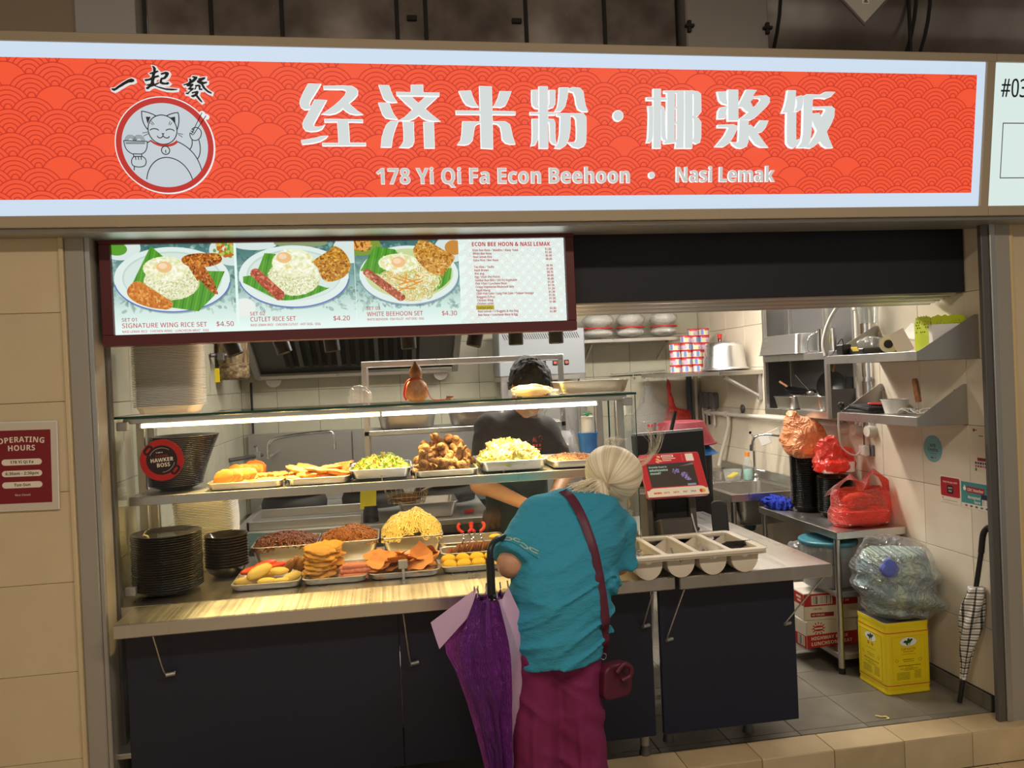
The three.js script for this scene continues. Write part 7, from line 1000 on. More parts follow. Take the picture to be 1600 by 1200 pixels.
  part(k, 'top_bar', mer(bar([-0.142, 1.705, -1.5], [1.03, 1.705, -1.5], 0.03, 0.03), bar([-0.142, 1.705, -1.8], [1.03, 1.705, -1.8], 0.03, 0.03)), M.steel);
  for (const [x, z, y0] of [[-0.127, -1.5, 0.81], [1.015, -1.5, 0.0], [0.945, -1.8, 0.0], [-0.127, -1.8, 0.81]]) part(k, 'post', bx(x - 0.015, x + 0.015, y0, 1.69, z - 0.015, z + 0.015), M.steel);
  part(k, 'shelf', bx(-0.142, 1.03, 1.295, 1.325, -1.815, -1.485, 0.003), M.steel);
  one('yellow_note', pl(cb(0.09, 0.16, 0.002, 0.0008)), std({ color: lin(0.75, 0.68, 0.02), roughness: 0.6 }), 'bright yellow slip taped to the rack post', 'note', [-0.135, 0.965, -1.479], [0, 0, -0.06]);
  one('black_sleeve', pl(cyl(0.045, 0.04, 0.09, 18)), M.black, 'black sleeve round the foot of the rack post', 'sleeve', [-0.127, 0.857, -1.5]);
  const basin = () => trayGeo(0.36, 0.26, 0.115, 0.03, 0.01, 0.06);
  one('steel_basin', basin(), M.steel, 'rounded steel pan on the rack shelf, beside the post with the slip', 'pan', [0.105, 1.326, -1.65]); one('steel_basin', basin(), M.steel, 'rounded steel pan on the rack shelf, nearest the stallholder', 'pan', [0.52, 1.326, -1.65]);
  one('carrier_bag', mer(loopH([-0.03, 0, 0], [0.03, -0.03, 0], 0.14, 0, 0.012), bagSkin([[-0.2, 0, 0, 0.06, 0.02], [-0.12, 0, 0, 0.07, 0.03], [-0.03, 0, 0, 0.055, 0.02], [0.0, 0, 0, 0.045, 0.012]], 0.1, 9, 30)), M.film, 'white carrier bag hanging by its handle behind the peanuts tray', 'plastic bag', [1.02, 1.27, -1.46]);
  // far corner: grimy filter, pipes, splash board
  const m = thing('water_filter', 'grease-streaked cylinder with valve high on the side wall', 'filter', [XL + 0.11, 1.66, -2.45]);
  part(m, 'cylinder', lathe([[0, 0], [0.085, 0], [0.1, 0.02], [0.1, 0.09], [0.094, 0.1], [0.1, 0.11], [0.1, 0.32], [0.06, 0.36], [0, 0.36]], 28), std({ map: tint(0.2, 128, [0.25, 0.17, 0.09], [0.72, 0.65, 0.5], 6, 9), roughness: 0.6 }));
  part(m, 'valve', mer(rod([-0.1, 0.16, 0.22], [0.02, 0.16, 0.14], 0.014), pl(cb(0.04, 0.05, 0.04), [-0.04, 0.15, 0.2])), M.steelDark); part(m, 'yellow_tag', pl(cb(0.03, 0.09, 0.002), [-0.06, 0.03, 0.24]), M.yellow);
  one('dark_conduit', rod([-1.04, 1.245, -3.27], [-1.04, 1.64, -3.27], 0.009), M.soot, 'dark vertical conduit in the back corner by the hood', 'conduit');
  const v = thing('gas_valve', 'steel gas valve on a pipe beside the splash panel', 'valve', [-1.0, 1.10, -3.0]); part(v, 'pipe', rod([-0.12, 0, 0.3], [0.06, 0, 0], 0.014), M.steelDark); part(v, 'body', mer(pl(cb(0.05, 0.06, 0.05), [0.03, 0, 0.05]), rod([0.03, 0.03, 0.05], [0.03, 0.07, 0.05], 0.008)), M.steelDull); part(v, 'lever', pl(cb(0.012, 0.012, 0.09), [0.03, 0.072, 0.08]), M.steelDark);
  one('bin_cover', lathe([[0, 0.05], [0.12, 0.045], [0.15, 0.02], [0.155, 0], [0.15, 0], [0, 0.04]], 32), std({ color: lin(0.02, 0.06, 0.045), roughness: 0.6 }), 'dark green bin lid behind the noodle pans', 'lid', [-0.74, 0.79, -1.14]);
  one('green_bin', lathe([[0, 0], [0.12, 0], [0.15, 0.785], [0.145, 0.785], [0.115, 0.01], [0, 0.01]], 28), std({ color: lin(0.02, 0.06, 0.045), roughness: 0.6 }), 'tall dark green bin standing behind the counter', 'bin', [-0.74, 0.0, -1.14]);
  // back wall shelf with bundles of dried bee hoon
  const sh = thing('back_shelf', 'steel shelf high on the back wall carrying the noodle bundles', 'shelf', [0, 0, 0]); part(sh, 'plate', bx(1.52, 2.35, 1.835, 1.865, -3.29, -2.98, 0.003), M.steel); part(sh, 'bracket', mer(...[1.62, 2.25].map((x) => bar([x, 1.70, -3.28], [x, 1.83, -3.04], 0.02, 0.015))), M.steelDull);
  const beehoon = std({ color: lin(1, 1, 1), map: tint(0.08, 128, [0.84, 0.83, 0.77], [0.98, 0.97, 0.93], 16, 7), roughness: 0.6, bumpMap: T.crumb, bumpScale: 0.004 });
  [['nearest the steamer', 1.69], ['middle of the three', 1.965], ['nearest the tins', 2.235]].forEach(([w, x], i) => {
    const t = thing('noodle_bag', 'clear bag of two white noodle bundles with a red tie, ' + w, 'noodle bag', [x, 1.870, -3.10 + (i === 2 ? 0.02 : 0)], i * 0.7);
    const f = (g) => (a, b, c) => smin(ell(a, b - 0.044, c, [0, 0, 0], [0.132 - g, 0.046 - g, 0.115 - g]), ell(a, b - 0.145, c, [0, 0, 0], [0.13 - g, 0.068 - g, 0.115 - g]), 0.02) - (g ? 0.004 : 0.01) * fbm(a * 22, b * 22, c * 22 + i * 5, 3);
    part(t, 'noodles', net(f(0.012), [-0.15, -0.01, -0.14], [0.15, 0.27, 0.14], 0.009), beehoon); part(t, 'film', net(f(0), [-0.15, -0.01, -0.14], [0.15, 0.27, 0.14], 0.009), M.film); part(t, 'red_tie', tube(ring(24, (a) => [0.122 * cos(a), 0.083, 0.106 * sin(a)]), 0.006, 60, 6, true), M.red);
  });
  // hook rail with hanging bags
  const hr = thing('hook_rail', 'thin steel hook rail on the back wall over the red basin', 'hook rail', [0, 0, 0]); part(hr, 'rail', rod([1.83, 1.585, -3.26], [2.30, 1.595, -3.26], 0.006), M.steelDull); for (const x of [2.02, 2.105, 2.19, 2.27]) part(hr, 'hook', tube([[x, 1.59, -3.26], [x, 1.55, -3.252], [x + 0.004, 1.535, -3.235], [x + 0.004, 1.55, -3.222]], 0.004, 16, 6), M.steelDull);
  one('clear_carrier_bag', mer(loopH([-0.06, 0.30, 0], [0.02, 0.30, 0], 0.19, 0, 0.012), bagSkin([[0, 0.02, 0, 0.15, 0.05], [0.05, 0.03, 0, 0.19, 0.09], [0.18, 0.03, 0, 0.19, 0.08], [0.28, 0.0, 0, 0.1, 0.04], [0.36, -0.02, 0, 0.05, 0.02], [0.44, -0.02, 0, 0.03, 0.012]], 0.12, 3)), M.film, 'large clear carrier bag with red print hanging from the hook rail', 'plastic bag', [2.12, 1.035, -3.13]);
  part(scene.children[scene.children.length - 1], 'red_print', pl(new THREE.PlaneGeometry(0.16, 0.1), [0.0, 0.1, 0.105], [0, 0, 0.1]), std({ transparent: true, map: canvasTex(160, 100, (g) => { g.fillStyle = '#c2293a'; for (let i = 0; i < 5; i++) { g.fillRect(8 + i * 30, 10 + (i % 2) * 6, 20, 24); } g.font = 'bold 24px sans-serif'; g.fillRect(6, 66, 140, 10); }), roughness: 0.6 }));
  one('red_bag', net((x, y, z) => smin(ell(x, y - 0.1, z, [0, 0, 0], [0.13, 0.08, 0.06]), cap(x, y, z, [-0.05, 0.16, 0], [-0.075, 0.42, 0], 0.035, 0.01), 0.05) - 0.022 * fbm(x * 16, y * 16, z * 16, 3), [-0.2, 0, -0.1], [0.2, 0.45, 0.1], 0.009), M.redBag, 'twisted red plastic bag hanging on the last rail hook', 'plastic bag', [2.345, 1.10, -3.13]);
  const rb = thing('red_basin', 'dark red plastic basin turned upside down behind the black monitor', 'basin', [1.80, 1.135, -1.62]);
  part(rb, 'basin', pl(lathe([[0, 0], [0.12, 0], [0.13, 0.004], [0.19, 0.13], [0.205, 0.135], [0.205, 0.142], [0.185, 0.138], [0.12, 0.01], [0, 0.008]], 40), [0, 0.142, 0], [PI, 0, 0]), M.redPlastic); one('blue_basin', pl(lathe([[0, 0], [0.13, 0], [0.2, 0.06], [0.212, 0.064], [0.2, 0.068], [0, 0.01]], 36), [0, 0.07, 0], [PI, 0, 0]), M.blue, 'thin blue basin rim showing under the red basin', 'basin', [1.80, 1.072, -1.62]);
  one('kitchen_bin', lathe([[0, 0], [0.16, 0], [0.17, 1.07], [0.168, 1.071], [0, 1.071]], 32), M.blackMatte, 'tall black bin carrying the upturned basins', 'bin', [1.80, 0, -1.62]);
  one('long_handle', mer(rod([1.255, 0, -1.28], [1.63, 1.36, -1.28], 0.011)), M.black, 'long dark red handle standing behind the black monitor', 'handle'); one('long_handle', rod([1.44, 0, -1.32], [1.515, 1.30, -1.32], 0.009), M.steel, 'short steel handle standing behind the black monitor', 'handle');
}
// ---------------------------------------------------------------- people
// point on the front (towards +z) of a field at x, y
function surfZ(f, x, y, z0 = 0.8, z1 = -1.6) { for (let z = z0; z > z1; z -= 0.002) if (f(x, y, z) < 0) return z; return NaN; }
function patch(f, x0, x1, y0, y1, n, lift) { const rows = []; for (let j = 0; j <= n; j++) { const r = []; for (let i = 0; i <= n; i++) { const x = mixf(x0, x1, i / n), y = mixf(y0, y1, j / n); r.push([x, y, surfZ(f, x, y) + lift]); } rows.push(r); } const P = [], uv = [], I = []; rows.forEach((r, j) => r.forEach((q, i) => { P.push(...q); uv.push(i / n, j / n); })); for (let j = 0; j < n; j++) for (let i = 0; i < n; i++) { const a = j * (n + 1) + i; I.push(a, a + 1, a + n + 1, a + 1, a + n + 2, a + n + 1); } const g = new THREE.BufferGeometry(); g.setAttribute('position', new THREE.Float32BufferAttribute(P, 3)); g.setAttribute('uv', new THREE.Float32BufferAttribute(uv, 2)); g.setIndex(I); g.computeVertexNormals(); return g; }
// head in its own space: +z is the face, y up, origin at the centre of the skull
const headF = (x, y, z) => {
  let d = smin(ell(x, y - 0.02, z + 0.01, [0, 0, 0], [0.074, 0.095, 0.095]), ell(x, y + 0.045, z - 0.03, [0, 0, 0], [0.056, 0.068, 0.062]), 0.03);
  d = smin(d, cap(x, y, z, [0, -0.008, 0.092], [0, -0.034, 0.108], 0.009, 0.0125), 0.012);                                   // nose
  d = smin(d, ell(x, y + 0.066, z - 0.082, [0, 0, 0], [0.024, 0.008, 0.011]), 0.008);                                        // lips
  d = smin(d, ell(x, y + 0.098, z - 0.068, [0, 0, 0], [0.022, 0.018, 0.02]), 0.02);                                          // chin
  d = smin(d, ell(abs(x) - 0.033, y - 0.022, z - 0.078, [0, 0, 0], [0.022, 0.008, 0.012]), 0.012);                           // brows
  for (const s of [-1, 1]) d = max(d, -(hyp(x - s * 0.032, y + 0.0, z - 0.099) - 0.013));                                    // eye sockets
  for (const s of [-1, 1]) d = smin(d, hyp(x - s * 0.032, y + 0.001, z - 0.077) - 0.0125, 0.004);                            // eyelids
  for (const s of [-1, 1]) d = smin(d, max(ell(x - s * 0.079, y + 0.012, z + 0.006, [0, 0, 0], [0.010, 0.031, 0.019]), -(hyp(x - s * 0.090, y + 0.012, z - 0.002) - 0.010)), 0.008);   // ears
  return d;
};
const frameOf = (pos, rot) => new THREE.Matrix4().compose(V(...pos), new THREE.Quaternion().setFromEuler(new THREE.Euler(...rot, 'YXZ')), V(1, 1, 1));
// hand in its own space: wrist at the origin, fingers along -z, palm down (-y), thumb on the side given by s
function handGeo(s, curl) {
  const B = [[[0, 0, 0.01], [0, 0, -0.03], 0.023, 0.026], [[-0.02, 0, -0.03], [-0.03, 0, -0.075], 0.017, 0.012], [[0.0, 0, -0.03], [-0.008, 0.002, -0.08], 0.018, 0.012], [[0.01, 0, -0.03], [0.013, 0.001, -0.078], 0.018, 0.012], [[0.02, 0, -0.03], [0.031, -0.001, -0.07], 0.016, 0.011]];
  const fing = (x, z, L, c) => { let p = [x, 0, z], a = c * 0.5; for (const [l, r] of [[L * 0.46, 0.0092], [L * 0.32, 0.0085], [L * 0.24, 0.0078]]) { const q = [p[0] + x * 0.12 * l / 0.04, p[1] - l * sin(a), p[2] - l * cos(a)]; B.push([p, q, r, r * 0.93]); p = q; a += c; } };
  fing(-0.03, -0.077, 0.058 + 0.012, curl); fing(-0.009, -0.083, 0.083, curl * 0.95); fing(0.0125, -0.08, 0.075, curl); fing(0.031, -0.071, 0.057, curl * 1.1);
  B.push([[s * 0.022, -0.004, -0.012], [s * 0.045, -0.014, -0.045], 0.016, 0.0115], [[s * 0.045, -0.014, -0.045], [s * 0.05, -0.024, -0.078], 0.0108, 0.0085]);
  return net(bones(B, 0.009), [-0.08, -0.11, -0.19], [0.08, 0.05, 0.05], 0.004);
}
const bodyMerge = (gs) => mergeGeometries(gs.map((g) => { const q = g.clone(); for (const k of Object.keys(q.attributes)) if (!['position', 'normal', 'uv'].includes(k)) q.deleteAttribute(k); return q.index ? q.toNonIndexed() : q; }));
const xf = (g, m) => g.clone().applyMatrix4(m);
const clothW = (f) => f;
{
  // customer, seen from behind, leaning over the counter to her right
  const HC = [0.862, 1.192, 0.055], HM = frameOf(HC, [0.62, PI - 0.55, 0.25]);
  const shL = [0.53, 1.085, 0.215], elL = [0.398, 0.945, 0.33], wrL = [0.455, 0.985, 0.10], shR = [0.845, 1.0, 0.135], elR = [0.832, 0.875, 0.155], wrR = [0.79, 0.835, 0.0];
  const hipL = [0.478, 0.62, 0.36], hipR = [0.605, 0.62, 0.36], knL = [0.453, 0.30, 0.374], knR = [0.602, 0.27, 0.37], anL = [0.432, -0.06, 0.384], anR = [0.60, -0.06, 0.38];
  const torso = [[[0.545, 0.66, 0.35], [0.55, 0.78, 0.335], 0.095, 0.095], [[0.55, 0.78, 0.335], [0.62, 0.97, 0.24], 0.105, 0.115], [[0.62, 0.97, 0.24], [0.685, 1.06, 0.165], 0.115, 0.085], [shL, shR, 0.055, 0.055]];
  const skin = bones([...torso, [[0.72, 1.05, 0.14], [0.835, 1.15, 0.075], 0.05, 0.047], [shL, elL, 0.05, 0.042], [elL, [0.42, 0.962, 0.24], 0.042, 0.039], [[0.42, 0.962, 0.24], wrL, 0.039, 0.025], [shR, elR, 0.05, 0.042], [elR, wrR, 0.04, 0.025], [hipL, knL, 0.07, 0.055], [knL, anL, 0.055, 0.036], [hipR, knR, 0.07, 0.055], [knR, anR, 0.055, 0.036]], 0.035);
  const body = bodyMerge([net(skin, [0.28, -0.13, -0.14], [1.02, 1.24, 0.56], 0.0105), xf(net(headF, [-0.1, -0.13, -0.12], [0.1, 0.13, 0.14], 0.0045), HM), xf(handGeo(-1, 0.9), frameOf(wrL, [-0.1, 0.35, 0])), xf(handGeo(-1, 0.16), frameOf(wrR, [-0.06, 0.1, 0]))]);
  const p = thing('person', 'white-haired customer in a teal top and magenta trousers, leaning over the counter', 'person', [0, 0, 0]);
  part(p, 'body', body, M.skin);
  // teal top: loose body, short sleeves, crinkled
  const aL = V(...elL).sub(V(...shL)).normalize();
  const sleeveL = (x, y, z) => max(cap(x, y, z, shL, elL, 0.072, 0.081), (x - elL[0]) * aL.x + (y - elL[1]) * aL.y + (z - elL[2]) * aL.z + 0.012);
  const sleeveR = (x, y, z) => max(cap(x, y, z, shR, elR, 0.066, 0.07), 0.868 - y);
  const core = (x, y, z) => {
    let d = smin(ell(x, y, z, [0.545, 0.60, 0.36], [0.152, 0.30, 0.128]), ell(x, y, z, [0.572, 0.83, 0.315], [0.168, 0.19, 0.125]), 0.10);
    d = smin(d, ell(x, y, z, [0.655, 0.985, 0.225], [0.18, 0.155, 0.125]), 0.10); d = smin(d, ell(x, y, z, [0.69, 1.07, 0.17], [0.155, 0.10, 0.098]), 0.06);
    d = smin(d, cap(x, y, z, shL, [0.64, 1.10, 0.2], 0.068, 0.062), 0.05); d = smin(d, cap(x, y, z, shR, [0.74, 1.07, 0.17], 0.064, 0.06), 0.05);
    return smin(smin(d, sleeveL(x, y, z), 0.025), sleeveR(x, y, z), 0.03);
  };
  const shirt = (x, y, z) => {
    let d = core(x, y, z);
    if (abs(d) < 0.04) {
      const low = sstep(1.05, 0.78, y), side = sstep(0.62, 0.80, x), u = y - 0.35 * x, v = x + 0.35 * y;
      const r1 = 1 - abs(fbm(u * 15 + 3, v * 3.2, 2 + z, 2)) * 3.4, r2 = 1 - abs(fbm((y + 1.2 * x) * 13, (x - y) * 3, 7 + z, 2)) * 3.2, r3 = fbm(u * 34, v * 5, z * 3, 2);
      d -= 0.013 * (0.25 + 0.75 * low) * max(0, r1) ** 1.6 + 0.014 * (0.15 + side) * low * max(0, r2) ** 1.6 + 0.006 * r3 + 0.0012 * n3(y * 150 + x * 20, x * 30, z * 20);
    }
    d = max(d, 0.612 + 0.05 * (x - 0.55) + 0.004 * sin(x * 34 + z * 20) - y);
    return max(d, -ell(x, y, z, [0.80, 1.14, 0.09], [0.08, 0.055, 0.085]));
  };
  part(p, 'top', net(shirt, [0.28, 0.58, -0.02], [1.0, 1.2, 0.56], 0.0065), std({ color: lin(0.03, 0.285, 0.43), roughness: 0.85, bumpMap: tex(256, (u, v) => 0.5 + 0.5 * tfbm(u * 0.999, v, 24, 5, 3) + 0.3 * tn(u, v, 6, 4), { rep: 0.16, repy: 0.05 }), bumpScale: 0.002 }));
  {
    const A = V(...shL), d = V(...elL).sub(A).normalize(), e1 = V(0, 0, 1).cross(d).normalize(), e2 = d.clone().cross(e1), ringAt = (k, r) => ring(40, (t) => { const c = A.clone().addScaledVector(d, k).addScaledVector(e1, r * cos(t)).addScaledVector(e2, r * sin(t)); const n = c.clone(); const o = A.clone().addScaledVector(d, k); for (let s = 0.05; s < 0.11; s += 0.001) { n.copy(o).addScaledVector(c.clone().sub(o).normalize(), s); if (shirt(n.x, n.y, n.z) > 0.0016) break; } return n.toArray(); });
    const L = hyp(elL[0] - shL[0], elL[1] - shL[1], elL[2] - shL[2]);
    part(p, 'sleeve_trim', loft([ringAt(L - 0.062, 0.08), ringAt(L - 0.048, 0.08), ringAt(L - 0.034, 0.08)]), std({ roughness: 0.9, map: (() => { const t = canvasTex(512, 64, (g) => { g.fillStyle = '#2f8d9c'; g.fillRect(0, 0, 512, 64); g.strokeStyle = '#a9b3ad'; g.lineWidth = 7; for (let i = 0; i < 8; i++) { g.beginPath(); g.arc(i * 64 + 18, 26, 15, 0.5, 5.6); g.stroke(); g.beginPath(); g.arc(i * 64 + 48, 40, 13, 3.6, 8.6); g.stroke(); } }); t.wrapS = THREE.RepeatWrapping; return t; })() }), 'pale scroll trim on the sleeve');
  }
  const legs = (x, y, z) => {
    let d = smin(cap(x, y, z, hipL, [0.428, -0.03, 0.385], 0.084, 0.090), cap(x, y, z, hipR, [0.600, -0.03, 0.38], 0.088, 0.092), 0.018); d = smin(d, ell(x, y, z, [0.542, 0.68, 0.355], [0.132, 0.10, 0.108]), 0.05);
    const r1 = 1 - abs(fbm(x * 17 + z * 9, y * 2.4 + x * 3, 4, 2)) * 3.2, r2 = 1 - abs(fbm((y + 0.7 * x) * 11, (x - y * 0.4) * 4, 9, 2)) * 3.4;
    d -= 0.014 * max(0, r1) ** 1.6 * sstep(0.62, 0.4, y) + 0.010 * max(0, r2) ** 1.6;
    return max(d, -0.06 - y, y - 0.70);
  };
  part(p, 'trousers', net(legs, [0.30, -0.09, 0.2], [0.74, 0.74, 0.52], 0.009), std({ color: lin(0.175, 0.010, 0.075), roughness: 0.85, bumpMap: T.mottle, bumpScale: 0.004 }));
  for (const a of [anL, anR]) part(p, 'shoe', smooth(pl(blob(0.045, 0.036, 0.11, 0.03, 1, 2, 3), [a[0], FLOOR2 + 0.044, a[2] - 0.05])), M.black);
  // hair drawn back to a low ponytail
  const TP = V(0.802, 1.168, 0.158), H = V(...HC).add(V(0.0, 0.008, -0.004)), ax = TP.clone().sub(H).normalize(), b1 = V(0, 1, 0).cross(ax).normalize(), b2 = ax.clone().cross(b1), rows = [];
  for (let j = 0; j <= 26; j++) { const th = 0.02 + j / 26 * 1.66; rows.push(ring(120, (t) => { const r = (0.113 + 0.004 * sin(t * 3 + 1)) * (1 - 0.10 * Math.exp(-th * th * 9)) * (1 + 0.012 * fbm(t * 9 + 3, th * 1.2, 2, 3) + 0.003 * sin(t * 60 + th * 3) * sin(th)); return H.clone().addScaledVector(ax, r * cos(th)).addScaledVector(b1, r * sin(th) * cos(t)).addScaledVector(b2, r * sin(th) * sin(t) * 1.04).toArray(); })); }
  const hairTex = tint(1, 512, [0.72, 0.65, 0.50], [0.97, 0.93, 0.82], 5, 3), streak = tex(512, (u, v) => { const q = 0.5 + 0.42 * tn(u, v * 0.001, 128, 3) + 0.28 * tn(u, 0.3, 48, 8); return [mixf(0.80, 0.99, q), mixf(0.735, 0.955, q), mixf(0.60, 0.86, q)]; }, { srgb: true });
  const hairM = std({ map: streak, roughness: 0.55 });
  const hair = part(p, 'hair', loft(rows), hairM);
  const tail = []; for (let i = 0; i < 620; i++) { const a = rr(0, 2 * PI), q = Math.sqrt(rnd()), sp = [q * cos(a), q * sin(a)]; const E = [TP.x - 0.115 + 0.055 * sp[0] + jit(0.014), TP.y - 0.04 + 0.068 * sp[1] + jit(0.014), TP.z + 0.05 + 0.035 * rnd()]; tail.push(tube([[TP.x + sp[0] * 0.012, TP.y + sp[1] * 0.012, TP.z], [TP.x - 0.045 + 0.03 * sp[0], TP.y - 0.008 + 0.045 * sp[1], TP.z + 0.035], [E[0], E[1], E[2]], [E[0] - rr(-0.004, 0.02), E[1] - rr(0, 0.024), E[2] - rr(0, 0.012)]], rr(0.0009, 0.0016), 8, 4)); }
  tail.push(smooth(pl(blob(0.08, 0.062, 0.036, 0.12, 2.5, 6, 4), [TP.x - 0.078, TP.y - 0.03, TP.z + 0.034], [0, 0, 0.3])));
  part(hair, 'ponytail', mer(...tail), hairM); part(hair, 'hair_tie', pl(new THREE.TorusGeometry(0.014, 0.006, 8, 20), [TP.x - 0.006, TP.y, TP.z + 0.006], [0, -0.5, 0]), M.cloth(0.6, 0.42, 0.3));
  const wisps = []; for (let i = 0; i < 40; i++) { const k = rr(-1, 1), s = rr(0, 1); wisps.push(tube([[0.955 + jit(0.01), 1.235 + k * 0.02, 0.06], [1.0 + 0.02 * s, 1.235 + 0.03 * s + k * 0.012, 0.05 + jit(0.02)], [1.03 + 0.02 * k, 1.27 + 0.03 * s, 0.05 + jit(0.02)], [1.04 + 0.03 * k, 1.31 + 0.045 * s, 0.05 + jit(0.03)], [1.035 + 0.05 * k, 1.34 + 0.05 * s, 0.05 + jit(0.03)]], 0.00035, 16, 3)); }
  for (let i = 0; i < 24; i++) wisps.push(tube([[0.86 + jit(0.03), 1.305, 0.05], [0.87 + jit(0.04), 1.335, 0.05], [0.875 + jit(0.05), 1.338 + jit(0.012), 0.06]], 0.0006, 10, 3));
  part(hair, 'loose_strands', mer(...wisps), std({ color: lin(0.8, 0.74, 0.6), roughness: 0.6 }));
  const g1 = V(-0.085, 0.0, 0.0).applyMatrix4(HM), g2 = V(-0.075, -0.004, 0.105).applyMatrix4(HM); part(p, 'glasses', mer(rod(g1.toArray(), g2.toArray(), 0.0018), ...[-1, 1].map((s) => xf(pl(new THREE.TorusGeometry(0.022, 0.0016, 6, 24), [s * 0.032, -0.002, 0.108]), HM))), M.gold);
  // shoulder bag: strap follows the back
  const bag = thing('shoulder_bag', 'dark red shoulder bag with its strap across the teal top', 'bag', [0, 0, 0]), path = [[0.615, 1.175], [0.636, 1.155], [0.656, 1.10], [0.671, 1.04], [0.684, 0.97], [0.692, 0.90], [0.697, 0.83], [0.70, 0.77], [0.703, 0.70], [0.706, 0.64], [0.71, 0.60]];
  const pc = crv(path.map(([x, y]) => [x, y, 0])).getPoints(44), zs = pc.map((q) => { const z = surfZ(shirt, q.x, q.y, 0.6); return z > 0 ? z : NaN; });
  for (let i = 0; i < zs.length; i++) if (!(zs[i] > 0)) zs[i] = i ? zs[i - 1] : 0.2;
  const zz = zs.map((_, i) => { let t = 0, n = 0; for (let k = -3; k <= 3; k++) if (zs[i + k] !== undefined) { t += zs[i + k]; n++; } return max(t / n, zs[i], (zs[i - 1] || 0) - 0.004, (zs[i + 1] || 0) - 0.004) + 0.009; }), zl = zz[zz.length - 1];
  const sr = pc.map((q, i) => { const w = 0.0155, x = q.x, y = q.y, z = zz[i]; return [[x - w, y - w * 0.3, z], [x, y, z + 0.002], [x + w, y + w * 0.3, z - 0.004], [x + w, y + w * 0.3, z - 0.008], [x, y, z - 0.003], [x - w, y - w * 0.3, z - 0.004]]; });
  const leather = std({ color: lin(0.085, 0.006, 0.026), roughness: 0.5 });
  part(bag, 'strap', loft(sr), leather); part(bag, 'pouch', pl(ext(shapeOf(rrect(0.12, 0.10, 0.02)), 0.04, 0.008, 3), [0.725, 0.525, 0.37], [0, 0.5, -0.1]), leather); part(bag, 'flap_loop', tube([[0.735, 0.565, 0.43], [0.765, 0.59, 0.425], [0.79, 0.57, 0.42], [0.785, 0.545, 0.42], [0.75, 0.535, 0.43]], 0.009, 24, 8), leather); for (const y of [0.60, 0.75]) part(bag, 'buckle', pl(new THREE.TorusGeometry(0.011, 0.0025, 6, 16), [0.708, y, zl + 0.008]), M.chrome);
}
